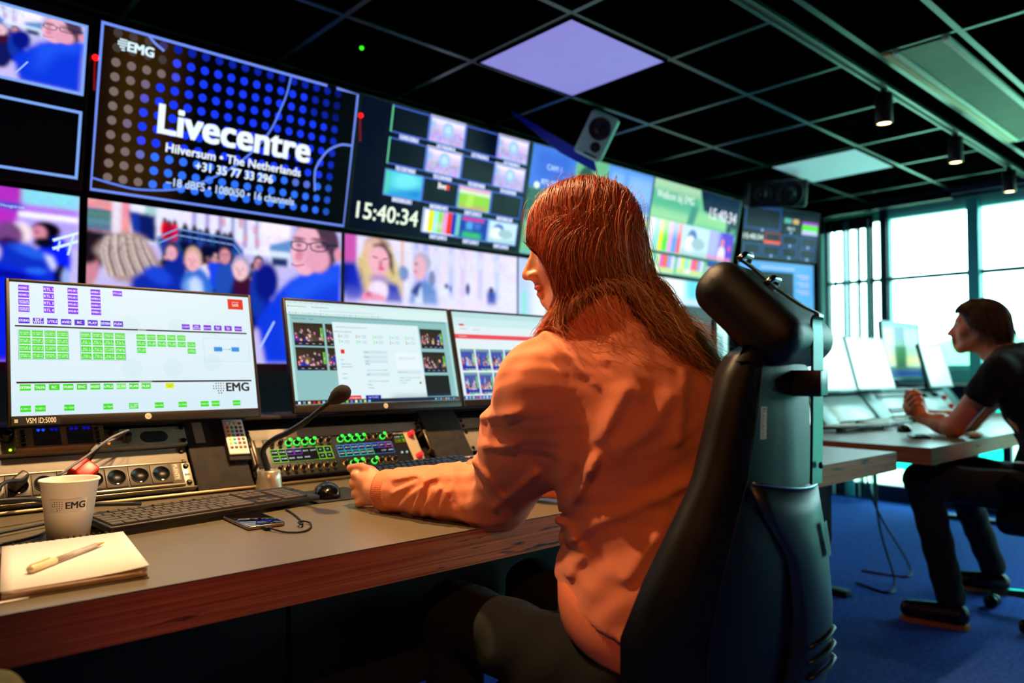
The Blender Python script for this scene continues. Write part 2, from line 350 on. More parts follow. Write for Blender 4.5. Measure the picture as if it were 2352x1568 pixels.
M_panel2 = mat('off_diffuser_glow_2', '#d8e8e4', .7, emit='#88b4c4', es=.42, noise=.04, nscale=6)  # second unlit diffuser, its reflected light put in as a mint glow
for x0, y0, m, lb in ((2.066, 1.948, M_panel, 'large square lavender ceiling light panel above the woman'), (4.598, 1.948, M_panel2, 'pale mint square ceiling light panel near the windows'),):  # both panels are unlit; lavender and mint are reflected light put in as glow
    r_ = root('ceiling_light', (x0+.31, y0+.29, ZC-.012), 0, lb, 'ceiling light')
    B('diffuser', m, lambda b: b.box((x0+.012, y0+.012, ZC-.012), (x0+.606, y0+.568, ZC-.002)), r_)
    B('frame', M_tile, lambda b: [b.box(p, q) for p, q in (((x0, y0, ZC-.014), (x0+.012, y0+.58, ZC-.001)), ((x0+.606, y0, ZC-.014), (x0+.618, y0+.58, ZC-.001)), ((x0+.012, y0, ZC-.014), (x0+.606, y0+.012, ZC-.001)), ((x0+.012, y0+.568, ZC-.014), (x0+.606, y0+.58, ZC-.001)))], r_)
# long perforated ceiling unit
r_ = root('ceiling_vent', (4.24, 1.15, ZC-.02), 0, 'long perforated green grey ceiling panel with pale side rails near the windows', 'ceiling vent')
mp = mat('perforated_panel', '#5c6a48', .6, noise=.25, nscale=3)
nt = mp.node_tree; b_ = nt.nodes['Principled BSDF']; tc = nt.nodes.new('ShaderNodeTexCoord'); vo = nt.nodes.new('ShaderNodeTexVoronoi'); vo.inputs['Scale'].default_value = 110; vo.inputs['Randomness'].default_value = 0
bp = nt.nodes.new('ShaderNodeBump'); bp.inputs['Strength'].default_value = 1; bp.inputs['Distance'].default_value = .004; nt.links.new(tc.outputs['Object'], vo.inputs[0]); nt.links.new(vo.outputs[0], bp.inputs['Height']); nt.links.new(bp.outputs[0], b_.inputs['Normal'])
B('perforated_panel', mp, lambda b: b.box((3.33, 1.06, ZC-.012), (5.14, 1.225, ZC)), r_)
ml = mat('pale_rail', '#cfe0b8', .45, noise=.05)
B('rail', ml, lambda b: b.box((3.325, 1.228, ZC-.02), (5.14, 1.252, ZC), .004), r_)
B('rail', mat('warm_pale_rail', '#c8b878', .45, noise=.05), lambda b: b.box((3.32, 1.258, ZC-.016), (5.14, 1.288, ZC), .004), r_)
B('rail', ml, lambda b: b.box((3.325, 1.03, ZC-.02), (5.14, 1.058, ZC), .004), r_)
# ---------------------------------------------------------------- track and spotlights
M_blk = mat('matt_black_metal', '#060607', .5, metal=.3, noise=.1)
tr = root('light_track', (3, 1.43, ZC-.02), 0, 'long two channel lighting track running across the ceiling', 'light track')
B('rail', M_grid, lambda b: b.box((-1, 1.405, ZC-.022), (XW-.15, 1.419, ZC-.001), .002), tr)
B('rail', M_grid, lambda b: b.box((-1, 1.441, ZC-.022), (XW-.15, 1.455, ZC-.001), .002), tr)
B('channel', M_blk, lambda b: b.box((-1, 1.419, ZC-.016), (XW-.15, 1.441, ZC-.001)), tr)
M_lamp = mat('warm_lamp_glass', '#ffffff', .3, emit=(1, .62, .25), es=9)
def spotlight(x, y, label, energy, aim=None, size=70, colr=(1, .62, .30), blend=.5, z=ZC-.022):
    r = root('spotlight', (x, y, z), 0, label, 'spotlight', 'spotlights on the ceiling track')
    d = Vector((0, 0, -1)) if aim is None else (Vector(aim) - Vector((x, y, z-.12))).normalized()
    piv = Vector((x, y, z-.045)); B('bracket', M_grid, lambda b: (b.cyl((x, y, z), (x, y, z-.03), .016), b.box((x-.012, y-.01, z-.055), (x+.012, y+.01, z-.025), .003)), r)
    a, c = piv - d*.02, piv + d*.125
    B('housing', M_blk, lambda b: b.lathe([(.001, 0), (.036, 0), (.039, .004), (.039, .14), (.034, .146), (.033, .138), (.001, .136)], 28, a, d), r)
    B('lamp', M_lamp, lambda b: b.lathe([(.001, 0), (.032, 0), (.032, .003), (.02, .006), (.001, .007)], 24, a + d*.137, d), r)
    l = bpy.data.lights.new('spot_lamp', 'SPOT'); l.energy = energy; l.color = colr; l.spot_size = math.radians(size); l.spot_blend = blend; l.shadow_soft_size = .03
    o = bpy.data.objects.new('spot_lamp', l); COL.objects.link(o); o.location = a + d*.16; o.rotation_euler = d.to_track_quat('-Z', 'Z').to_euler()
    return r
spotlight(3.69, 1.43, 'black cylinder spotlight on the track, first from the left', 9)
spotlight(4.685, 1.43, 'black cylinder spotlight on the track, middle of the three in view', 7)
spotlight(5.72, 1.43, 'black cylinder spotlight on the track, nearest the windows', 5)
spotlight(.35, 1.43, 'black track spotlight aimed down at the paper cup and notebook', 78, (.42, 1.5, .75), 100)
spotlight(.95, 1.43, 'black track spotlight aimed down at the keyboards and forearm', 150, (.88, 1.38, .8), 120)
tr2 = B('light_track', M_grid, lambda b: b.box((-1, -.47, ZC-.02), (4, -.44, ZC-.001), .002)); tag(tr2, 'second lighting track on the ceiling behind the chair', 'light track')  # track added out of view to carry the fill lamps
spotlight(-.6, -.455, 'black track spotlight behind the viewpoint aimed at the hoodie', 42, (.95, .85, .80), 44, (1, .36, .10))  # added fill lamp, no such source known; warms the hoodie back
spotlight(2.9, -.455, 'black track spotlight behind the room aimed at the seated man', 30, (4.1, 1.0, .9), 50, (1, .42, .12))  # another added fill lamp out of view, warming the man
# ---------------------------------------------------------------- screens on the wall
M_scr = vcmat('wall_display_picture', 1.12, rough=.25, spec=.12)
M_bez = mat('black_bezel_plastic', '#040405', .35, noise=.1)
def wall_screen(pic, o, x, u, w, h, label, th=.05, name='wall_screen', group='screens of the video wall', bz=.006, m=M_scr):
    F = frame(o, x, u); n = (F.to_3x3() @ Vector((0, 0, 1)))
    c = F @ Vector((w/2, 0, 0)); r = root(name, c, 0, label, 'screen', group)
    place('screen', pic.mesh('screen', F @ Matrix.Translation((0, 0, .0006)), w, h, m), r)
    B('bezel', M_bez, lambda b: (b.box((-bz, -bz, -th), (w+bz, h+bz, -.0004), .002), b.box((-bz, -bz, -.0004), (0, h+bz, .003)), b.box((w, -bz, -.0004), (w+bz, h+bz, .003)), b.box((0, -bz, -.0004), (w, 0, .003)), b.box((0, h, -.0004), (w, h+bz, .003))), r, F)
    return r
YT, YBt = 3.0, 3.12; zt, zb = 2.322, 1.717; UP = (0, YT-YBt, zt-zb); HU = math.hypot(YT-YBt, zt-zb)
# --- title slide
p = Pic(200, 112, '#010206')
for i in range(40): p.E(.03 + .03*math.sin(i), i/40, .10, .05, '#3a2406', 0, 1.6, .12)  # reflection of a warm lit wall painted in brown at the left
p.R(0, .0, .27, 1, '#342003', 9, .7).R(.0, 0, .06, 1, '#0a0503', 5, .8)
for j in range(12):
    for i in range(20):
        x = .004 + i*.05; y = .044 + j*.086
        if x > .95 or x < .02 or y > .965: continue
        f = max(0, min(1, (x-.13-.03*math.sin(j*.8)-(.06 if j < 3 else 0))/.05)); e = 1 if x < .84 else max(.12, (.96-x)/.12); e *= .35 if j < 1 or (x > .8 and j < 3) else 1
        refl_mauve = np.array(lin('#7a6a68')) * (.25 if i == 0 else .9); bl = np.array(lin('#2f70ff' if j > 7 else '#1838ff')) * e  # left dots tinted mauve to match the painted reflection
        if x < .24 and y < .2: refl_mauve = refl_mauve * .3
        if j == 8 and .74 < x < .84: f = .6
        p.disc(x, y, .0262, tuple(refl_mauve*(1-f) + bl*f), 18)
lc = '#6f8df0'
p.line([(.0, .008), (.850, .008)], .018, lc).line([(.894, .008), (.996, .010), (.994, .990), (.004, .990), (.004, .0)], .018, lc)
sp = lambda L: [tuple(v[:2]) for v in smoothpath([(a_, b_, 0) for a_, b_ in L], 6)]
p.line(sp([(.153, .011), (.175, .045), (.207, .076)]), .016, lc).line(sp([(.69, .013), (.68, .13), (.662, .24), (.621, .427), (.543, .614), (.441, .771), (.301, .903), (.165, .948), (.08, .94), (.005, .921)]), .013, '#5c80f0').line(sp([(.994, .388), (.95, .395), (.919, .418), (.885, .46), (.861, .517), (.84, .59), (.835, .651), (.843, .769)]), .015, lc)
def emg(p, x, y, h, c, dots=None, off=.04):
    p.t('EMG', x, y, h, c, 'l', off)
    for j, n in enumerate((4, 5, 5, 3, 2)):
        for i in range(n): p.disc(x - h*.2/p.asp*(1+i*.95) - (0 if j < 3 else h*.16/p.asp), y - h + h*.26*j, h*.10, c, 8)
emg(p, .088, .132, .056, '#d8f4ff', off=.06)
w1 = '#eaf6ff'
p.t('Livecentre', .505, .575, .178, w1, off=.045, maxw=.635)
p.t('Hilversum \u2022 The Netherlands', .505, .685, .056, w1, off=.03, maxw=.545).t('+31 35 77 33 296', .502, .768, .056, w1, off=.03, maxw=.305).t('\u201318 dBFS \u2022 1080i50 \u2022 16 channels', .502, .896, .052, '#c0d8ff', off=.025, maxw=.505)
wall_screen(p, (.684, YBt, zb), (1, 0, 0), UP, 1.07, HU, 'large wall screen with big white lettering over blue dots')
# --- top left: two boxed pictures on black
def crowdpic(kind, W_=200, H_=112):
    p = Pic(W_, H_, '#c8c0f0')
    def face(x, y, rx, ry, skin='#e8b0c0', hair='#503848', look=0, glasses=False):
        p.E(x, y-ry*.25, rx*1.22, ry*1.12, hair, 0, .2).E(x+look*rx*.2, y+ry*.08, rx, ry*.95, skin, 0, .15)
        for sx_ in (-.38, .38): p.E(x+look*rx*.3+sx_*rx, y-ry*.02, rx*.16, ry*.07, '#805868', 0, .8, .7).E(x+look*rx*.3+sx_*rx, y-ry*.18, rx*.22, ry*.04, hair, 0, .6)
        p.E(x+look*rx*.45, y+ry*.25, rx*.13, ry*.16, '#c88090', 0, .8).E(x+look*rx*.3, y+ry*.52, rx*.3, ry*.05, '#b86078', 0, .8, .7)
    if kind == 'man':
        p.R(0, 0, .14, .2, '#e8a0a8').N(.35, 8, 2, 0, 0, .14, .2).R(.0, .057, .08, .19, '#608898').N(1.3, 60, 1, 0, .06, .08, .19).R(.08, 0, .11, .2, '#e8e0f0', 1).R(.14, 0, .7, .24, '#e6e8ff').N(.12, 9, 14, .14, 0, .7, .24)
        for i in range(7): p.R(.36+.05*i, .0, .372+.05*i, .2, '#9890c8', 1)
        for x, y in ((.47, .01), (.54, .0), (.60, .03), (.56, .1), (.61, .12)): p.R(x, y, x+.018, y+.06, '#d8a0b8', 1)
        p.R(.19, .0, .23, .06, '#a8d0d0', 1).P([(.134, .047), (.226, .056), (.23, .23), (.152, .196)], '#102470', 1).P([(.136, .05), (.17, .053), (.172, .2), (.152, .196)], '#1c40a8', 1)
        p.P([(.23, .2), (.305, .12), (.52, .14), (.56, .22), (.56, .36), (.26, .34)], '#24509c', 1).P([(.31, .2), (.5, .21), (.53, .3), (.33, .3)], '#0c1440', 1).N(.9, 5, 5, .25, .16, .56, .34)
        for i, (x, c) in enumerate(((.259, '#e01030'), (.295, '#e01850'), (.275, '#b01040'), (.333, '#101a50'), (.368, '#101a50'), (.415, '#182868'), (.458, '#0c1440'), (.507, '#182050'), (.39, '#3048a0'), (.485, '#202860'))): p.E(x, .135 + .004*i, .014, .065, c, 0, .3).E(x, .075 + .006*i, .007, .017, '#503040', 0, .4)
        for o_ in (0, .04): p.line([(.232, .195+o_), (.305, .122+o_), (.52, .145+o_), (.559, .22+o_)], .010, '#6f98d0')
        for i in range(9): p.line([(.31+.026*i, .125+.003*i), (.308+.026*i, .2)], .005, '#203870')
        p.crowd(.26, .26, .66, .36, 22, .04, 3); p.crowd(.26, .30, .66, .5, 16, .055, 9)
        p.R(.64, 0, .76, .1, '#f8eeff', 2).R(.64, .1, .76, .22, '#f0e8ff', 2).P([(.67, .157), (.772, .096), (.772, .2), (.67, .2)], '#6898d0', 1).R(.67, .2, .76, .3, '#d8e8f8', 1).R(.68, .24, .75, .3, '#283878', 1)
        p.E(.30, .42, .04, .14, '#1430a0', 0, .2); face(.285, .28, .02, .05)
        p.E(.378, .62, .07, .26, '#3c78d8', 0, .15).P([(.345, .46), (.375, .42), (.40, .46), (.42, .95), (.34, .95)], '#c8dcff', 2).P([(.32, .5), (.35, .44), (.36, .9), (.31, .9)], '#7aa4e8', 2); face(.365, .32, .026, .07, '#f0b8c4', '#d0b0a0', -.4)
        p.E(.49, .5, .04, .2, '#2858b8', 0, .2); face(.487, .265, .022, .055, '#d898a8', '#302840')
        p.E(.56, .64, .06, .24, '#182068', 0, .2).E(.562, .46, .04, .07, '#48143c', 0, .3); face(.553, .35, .03, .075, '#f0c8d0', '#b0a8cc', -.6)
        p.E(.62, .5, .03, .18, '#1840b0', 0, .2); face(.625, .3, .018, .045, '#d8a0a8', '#302840'); p.E(.66, .42, .05, .14, '#0c1c90', 0, .4)
        p.P([(0, .19), (.08, .2), (.10, .26), (.05, .4), (.0, .5)], '#05060c', 2).E(.0, .42, .04, .12, '#d090a0', 0, .3).E(.0, .30, .05, .1, '#281828', 0, .3)
        p.P([(.02, .31), (.05, .24), (.09, .2), (.15, .175), (.19, .2), (.225, .29), (.255, .39), (.22, .44), (.14, .5), (.10, .5), (.05, .38)], '#b49a98', 2)
        for i in range(26):
            t_ = i/25; p.rl(sp([(.06+.12*t_, .225-.03*math.sin(t_*3)), (.05+.16*t_, .33), (.07+.17*t_, .47-.05*t_)]), .012, ('#e0d0d0', '#8a6c68', '#f0e4e0', '#a4867c', '#6c5458')[i % 5])
        p.P([(.14, .56), (.149, .464), (.229, .375), (.27, .38), (.313, .425), (.33, .53), (.30, 1.0), (.1, 1.0)], '#1434b0', 2).E(.24, .44, .05, .05, '#2450d8', .4, .6)
        p.P([(.66, 1), (.62, .7), (.70, .5), (.76, .40), (.87, .29), (.94, .25), (1, .24), (1, 1)], '#1444e0', 2).P([(.74, .44), (.87, .30), (1, .25), (1, .36), (.85, .5), (.74, .9)], '#2860f0', 6)
        p.E(.885, .11, .105, .20, '#584058', .0, .12).E(.835, .16, .068, .19, '#ecb8cc', .10, .10).E(.885, .22, .06, .10, '#e4a8c0', 0, .3).E(.985, .17, .02, .05, '#e09cb4', 0, .2).E(.80, .2, .02, .05, '#d890a8', 0, .6).E(.775, .185, .012, .03, '#f0c0d0', 0, .4)
        p.line(sp([(.765, .115), (.77, .16), (.80, .172), (.83, .16), (.835, .115), (.80, .105), (.765, .115)]), .009, '#141838').line(sp([(.853, .11), (.858, .152), (.89, .162), (.925, .148), (.93, .10), (.89, .095), (.853, .11)]), .009, '#141838').line([(.835, .118), (.853, .113)], .010, '#141838').line([(.93, .11), (.985, .10)], .010, '#141838')
        p.E(.80, .13, .012, .010, '#503848', 0, .6).E(.89, .125, .014, .010, '#503848', 0, .6).line(sp([(.765, .275), (.79, .285), (.825, .27)]), .010, '#b84870').E(.80, .085, .03, .012, '#7a5060', 0, .6).E(.89, .075, .035, .012, '#7a5060', 0, .6)
        p.line([(.695, .70), (.633, .90)], .014, '#a8c8ff')
    elif kind == 'brick':
        p.R(0, 0, .84, 1, '#b838c8').N(.22, 6, 2, 0, 0, .84, 1).R(0, .07, .755, .9, '#0c28a0').R(.0, .09, .73, .5, '#0a1c50').N(1.6, 4, 3, 0, .09, .73, .5).R(.0, .2, .74, .225, '#a8d8f8').P([(.725, .085), (.75, .08), (.735, .5), (.71, .5)], '#a8c8f8', 1).R(.77, .09, .85, .125, '#2c58d0', 1)
        p.R(.835, 0, 1, .085, '#90dcf0', 1).R(.832, .084, 1, .13, '#b880ec', 1).R(.825, .128, 1, .165, '#f8f4ff').R(.82, .165, 1, .32, '#bca8f4', 1); p.t('Hoogstraat', .81, .115, .018, '#c0e0ff', off=0, maxw=.07)
        for o_ in (0, .05): p.line([(.925, .28+o_), (1, .22+o_)], .016, '#d8f0ff')
        p.line([(.945, .28), (.94, .34)], .01, '#c8e8ff').line([(.985, .24), (.97, .36)], .012, '#c8e8ff')
        p.E(.93, .40, .05, .15, '#0828f8', 0, .2).E(.905, .225, .042, .05, '#0a0818', 0, .2).E(.885, .245, .022, .045, '#d890a8', 0, .2).E(.90, .30, .03, .03, '#0a0c28', 0, .3).E(.878, .24, .005, .006, '#301020')
        p.E(.835, .26, .03, .07, '#f0e0e8', 0, .3).E(.80, .28, .04, .08, '#80508c', 0, .3).E(.80, .33, .03, .04, '#400838', 0, .5).P([(.74, .5), (.77, .33), (.85, .31), (.91, .38), (.93, .5), (.9, .6)], '#1438c8', 2).E(.86, .36, .05, .03, '#2c68e8', .3, .8).P([(.90, .36), (.925, .38), (.94, .45), (.925, .46)], '#e0e8ff', 1)
        p.E(.70, .30, .04, .06, '#d8c0d0', 0, .4).E(.69, .34, .02, .05, '#f090a8', 0, .4).E(.72, .38, .025, .07, '#e8e4ff', 0, .4).E(.76, .38, .02, .05, '#e8d8e8', 0, .5)
        p.P([(.6, 1), (.62, .46), (.7, .43), (.8, .46), (.9, .5), (.93, 1)], '#0a28e8', 2).E(.80, .5, .07, .02, '#0410a0', .1, .6).E(.88, .47, .03, .02, '#3070f0', 0, .6).E(.95, .5, .02, .08, '#101040', 0, .4).E(.965, .5, .012, .06, '#a0b8f0', 0, .5)
    elif kind == 'phone':
        p.R(0, 0, .06, .22, '#d060b8', 2).R(.06, 0, 1, 1, '#e6e0fc').N(.1, 14, 12, .25, 0, 1, .5)
        for x, c in ((.36, '#b8b8f0'), (.41, '#a8b4f0'), (.47, '#d0d4ff'), (.56, '#c0c8f8'), (.63, '#d8c8f0'), (.74, '#c8c8f0'), (.85, '#c0d0ff')): p.R(x, 0, x+.028, .42, c, 2).R(x+.006, .05, x+.02, .16, '#e8e8ff', 1)
        p.R(.29, .0, .30, .42, '#e0b090', 1).E(.30, .26, .03, .06, '#8098c8', 0, .4).E(.46, .28, .02, .07, '#8890b8', 0, .3).R(.0, .21, .06, .46, '#1018a0', 2)
        p.P([(.07, .46), (.065, .2), (.1, .05), (.17, .0), (.235, .06), (.27, .2), (.3, .46)], '#dcc894', 2).E(.165, .05, .06, .06, '#a88870', 0, .6).E(.15, .12, .055, .11, '#e8c0b0', 0, .3).P([(.13, .06), (.19, .03), (.24, .12), (.25, .3), (.22, .2), (.18, .1)], '#5c4048', 1).E(.172, .185, .052, .12, '#f0b8c8', 0, .15)
        p.line([(.138, .15), (.165, .16)], .008, '#402030').line([(.19, .165), (.215, .155)], .008, '#402030').E(.18, .20, .008, .03, '#c87888', 0, .8).E(.183, .24, .016, .012, '#e02860', 0, .5).E(.175, .33, .05, .04, '#b898c8', 0, .8)
        for i in range(14): p.rl(sp([(.11-.002*i, .06+.01*i), (.085-.001*i, .2), (.075+.003*i, .44)]), .006, ('#f0e4a8', '#b89868', '#e8d8a0')[i % 3])
        p.P([(.0, .5), (.02, .24), (.07, .26), (.11, .5)], '#1830c0', 3).P([(.2, .5), (.22, .34), (.27, .36), (.3, .5)], '#2038b8', 2).E(.17, .42, .05, .08, '#f0e0f8', 0, .3).P([(.08, .5), (.09, .445), (.13, .43), (.2, .455), (.21, .5)], '#f090b0', 1).E(.12, .45, .015, .02, '#e03878', 0, .5)
        p.E(.405, .15, .05, .08, '#b8b4cc', 0, .3).E(.39, .20, .036, .10, '#e8b8c8', 0, .15).E(.37, .17, .008, .012, '#805068').E(.365, .235, .012, .01, '#d06888').P([(.33, .5), (.35, .36), (.42, .29), (.48, .36), (.5, .5)], '#6890d0', 2).P([(.36, .5), (.375, .36), (.40, .36), (.41, .5)], '#d8e4ff', 1).P([(.34, .4), (.4, .3), (.38, .45)], '#182888', 1)
        p.R(.80, .34, .855, .46, '#2040b0', 2).E(.825, .33, .015, .03, '#182060', 0, .4).E(.675, .34, .013, .05, '#503090', 0, .4).E(.545, .33, .012, .02, '#303880', 0, .5).E(.57, .35, .008, .03, '#6068b0', 0, .6).R(.0, .44, 1, .5, '#d8d4f4', 6, .3)
    p.blur(1); p.N(.10, 3, 3); p.a = np.clip(p.a, 0, 3)**1.15; return p
def blend(p, q, x0, y0, x1, y1):
    """place picture q inside picture p"""
    i0, i1 = int(round(y0*(p.h-1))), int(round(y1*(p.h-1))); j0, j1 = int(round(x0*(p.w-1))), int(round(x1*(p.w-1)))
    yy = np.linspace(0, q.h-1, i1-i0).astype(int); xx = np.linspace(0, q.w-1, j1-j0).astype(int); p.a[i0:i1, j0:j1] = q.a[yy][:, xx]
    for V, T, c, z in q.vec: p.tri(np.stack([x0 + V[:, 0]*(x1-x0), y0 + V[:, 1]*(y1-y0)], 1), T, c)
qm = crowdpic('man')
p = Pic(256, 144, '#010103'); q = crowdpic('man', 200, 112); blend(p, q, .46, .06, .985, .45)
p.fr(.455, .05, .99, .455, '#7ba4f0', .009).fr(.455, .545, .99, .945, '#7ba4f0', .009).t('JSSELSTEIN', .74, .1, .035, '#c0e0ff', off=0, maxw=.3).t('40:34:03', .56, .435, .035, '#d0e8ff', off=0, maxw=.16)
p.fr(.0, .05, .44, .455, '#7ba4f0', .009).fr(.0, .545, .44, .945, '#7ba4f0', .009)
wall_screen(p, (.684-1.10, YBt, zb), (1, 0, 0), UP, 1.07, HU, 'wall screen at the top left edge showing outlined picture boxes on black')
# --- monitor matrix with clock
def mini(p, kind, x0, y0, x1, y1):
    if kind == 'club':
        q = Pic(44, 26, '#d8c8f0'); q.R(0, 0, 1, .25, '#f0e4f8', 1).R(0, .5, 1, 1, '#b8a8e0', 2).N(.5, 3, 3, 0, .45, 1, 1).E(.5, .42, .16, .3, '#9cc8f0').E(.5, .42, .08, .16, '#c0e0f8').R(0, .2, .12, .5, '#90b8e8', 2)
    elif kind == 'bars':
        q = Pic(44, 26, '#ffffff')
        for i, c in enumerate(('#f0f0f0', '#e8e800', '#a0f0e0', '#90e060', '#e8a0d8', '#f02820', '#1030b0')): q.R(i/7, 0, (i+1)/7, 1, c)
        q.R(.35, .55, .6, .75, '#f8e0f0', 2, .6)
    elif kind == 'bars2':
        q = Pic(44, 26, '#ffffff')
        for i, c in enumerate(('#e8e8ff', '#90f0e0', '#e8f020', '#50f040', '#e8a8e8', '#60a0f0', '#f06080')): q.R(i/7, 0, (i+1)/7, 1, c)
        q.R(0, 0, 1, .35, '#ffffff', 3, .5)
    elif kind == 'bars3':
        q = Pic(44, 26, '#e0e0ff')
        for i, c in enumerate(('#d8d8f8', '#e8f040', '#88f0d8', '#c0f0b0', '#f050c0', '#f06040', '#90a0f0', '#d8d8f8')): q.R(i/8, 0, (i+1)/8, .7, c)
        q.R(.0, .7, 1, 1, '#c8e080', 1).R(.3, .7, .5, .9, '#ffffff', 1)
    elif kind == 'pitch':
        q = Pic(44, 26, '#90d838'); q.R(0, 0, 1, .2, '#e8a8c8', 1).R(0, .17, 1, .3, '#e8f8f0', 1).R(.1, .85, .9, 1, '#e07090', 2).P([(.3, .3), (.5, .3), (.45, .9), (.2, .9)], '#b0e858', 1)
    elif kind == 'teal':
        q = Pic(44, 26, '#28b8d8'); q.E(.55, .35, .4, .5, '#70e8f0', 0, 1).P([(0, 1), (.3, .8), (1, .5), (1, 1)], '#1080d8', 3).R(0, 0, .08, 1, '#58d8a0', 2)
    elif kind == 'snooker':
        q = Pic(44, 26, '#1038a8'); q.R(.15, .08, .85, .18, '#f03898', 1).R(.3, .25, .5, .6, '#58a8e8', 1).R(.55, .25, .75, .55, '#3870d0', 1).R(.2, .75, .8, 1, '#40d060', 2).R(0, 0, .08, 1, '#80f0b0', 1)
    elif kind == 'white':
        q = Pic(44, 26, '#c8e8f8'); q.E(.35, .4, .18, .3, '#5080c0').E(.3, .6, .2, .3, '#f0f8ff').E(.6, .55, .25, .2, '#a0c8d0').R(0, .85, 1, 1, '#90c8c8', 2)
    elif kind == 'studio':
        q = Pic(44, 26, '#5828d8'); q.R(0, 0, .4, 1, '#b0b8f8', 3).E(.55, .35, .07, .16, '#f08090').E(.55, .8, .16, .35, '#f0e0f8').E(.85, .5, .08, .12, '#d03898').R(0, .88, 1, 1, '#f088b0', 1)
    else: q = Pic(10, 6, '#020818')
    blend(p, q, x0, y0, x1, y1)
p = Pic(256, 144, '#02041c')
ROWS = [['', 'club', '', 'club'], ['', 'club', '', 'club'], ['teal', '', 'pitch', ''], ['bars', 'snooker', 'white']]
TX = [['LIVE-CRU', 'LC-TALPA 4', 'LC-TALPA 2', 'LC-TALPA 5'], ['TX 1 DET MON1', 'TX 2 LIVE MON', 'TX 3 DET MON2', 'TX 4 LIVE MON'], ['ENCODER LIVE 1', 'ENCODER LIVE 2', 'DET LIVE 3', 'ENCODER LIVE'], ['DET LIVE 5', 'DET LIVE 7', 'DET LIVE 8']]
for j, row in enumerate(ROWS):
    for i, k in enumerate(row):
        n = len(row); ww_ = .835/4 if n == 4 else .60/3; x0 = (.155 if n == 4 else .385) + i*ww_; y0 = (.01, .255, .50, .745)[j]
        mini(p, k, x0, y0, x0+ww_, y0+.20); p.fr(x0, y0, x0+ww_-.003, y0+.205, '#5888d8' if k else '#4060c8', .006)
        p.r(x0+.05, y0+.205, x0+ww_-.05, y0+.245, '#8090c8'); p.t(TX[j][i], x0+ww_/2, y0+.24, .028, '#ffffff', off=.02, maxw=ww_*.5)
p.r(.155, .01, .163, .215, '#60c890').r(.155, .255, .163, .46, '#60c890').t('live', .475, .57, .05, '#ffffff', off=.04).r(.495, .53, .515, .57, '#e03030')
p.t('15:40:34', .195, .91, .125, '#f0ffe8', off=.02, maxw=.36)
wall_screen(p, (1.772, YBt, zb), (1, 0, 0), UP, 1.082, HU, 'wall screen with a grid of small feeds and a white 15:40:34 clock')
# --- football multiview
p = Pic(256, 144, '#78b0f0')
p.R(0, 0, .33, .38, '#4078e0').R(.05, .05, .28, .3, '#3468d8', 4).R(.33, 0, .60, .5, '#68b888', 2).E(.42, .2, .06, .12, '#205040').R(.6, 0, 1, .4, '#5898f0', 1).R(.62, .05, .74, .5, '#80b8f8', 4).R(.78, .05, 1, .3, '#88b8ff', 4)
p.R(0, .38, .33, .7, '#306858', 2).N(.4, 6, 6, 0, .38, .33, .7).R(.12, .42, .3, .56, '#103878', 1).E(.1, .62, .05, .07, '#50f060').E(.06, .36, .02, .03, '#e8ffe8').R(.33, .5, .6, 1, '#b8d8f0', 3).R(.6, .4, 1, .7, '#a0d0f0', 3).R(.75, .48, 1, .55, '#e8e070', 2).R(.6, .55, 1, 1, '#88d878', 4).R(0, .7, .33, 1, '#70c090', 3)
p.t('CAM 1', .17, .2, .05, '#b8d8ff', off=.02).t('RTL STUDIO 1', .2, .34, .045, '#d8f0ff', off=.02).t('PGM', .44, .3, .05, '#ffffff').t('CLEAN', .15, .62, .06, '#ffffff', off=.04).t('EXTRA 2', .85, .38, .03, '#d0e8ff')
wall_screen(p, (2.871, YBt, zb), (1, 0, 0), UP, 1.10, HU, 'wall screen with blue and green football pictures behind the red hair')
# --- welcome screen
p = Pic(256, 144, '#6fc89a')
p.R(0, 0, .5, .12, '#a8d8b0', 3).R(0, .1, .5, .3, '#58b890', 4).P([(0, .3), (.5, .32), (.5, .42), (0, .42)], '#98d8a0', 4).P([(.5, 0), (1, 0), (1, .35), (.56, .22)], '#02063a', 1).P([(.86, .3), (1, .33), (1, 1), (.86, .9)], '#0a2848', 2).P([(.93, .35), (.99, .35), (.93, .55), (.86, .55)], '#50a080', 2).P([(.42, .2), (.5, .2), (.46, .5), (.38, .5)], '#3c9080', 2).R(.5, .25, .85, .38, '#90d898', 3).R(0, .42, 1, .5, '#70c890', 3)
mini(p, 'bars2', .01, .42, .37, .76); mini(p, 'white', .37, .42, .68, .76); mini(p, 'studio', .68, .42, .98, .76)
p.R(.0, .76, 1, .8, '#205848', 1); mini(p, 'bars3', .0, .8, .33, .99); mini(p, 'bars3', .36, .8, .66, .98); p.R(.7, .78, 1, 1, '#082040', 1).R(.7, .78, .97, .82, '#1840b0', 1).R(.93, .82, 1, 1, '#70b890', 1)
p.t('Welkom bij EMG', .04, .19, .085, '#e0f4f0', 'l', .02, maxw=.40).t('15:40:34', .8, .29, .13, '#e8e8ff', off=.02, maxw=.33).t('00:40:27', .815, .93, .09, '#e0e0ff', off=.02, maxw=.24)
wall_screen(p, (3.985, YBt, zb), (1, 0, 0), UP, 1.065, HU, 'greenish wall screen with a welcome text and colour bars, right end of the top row')
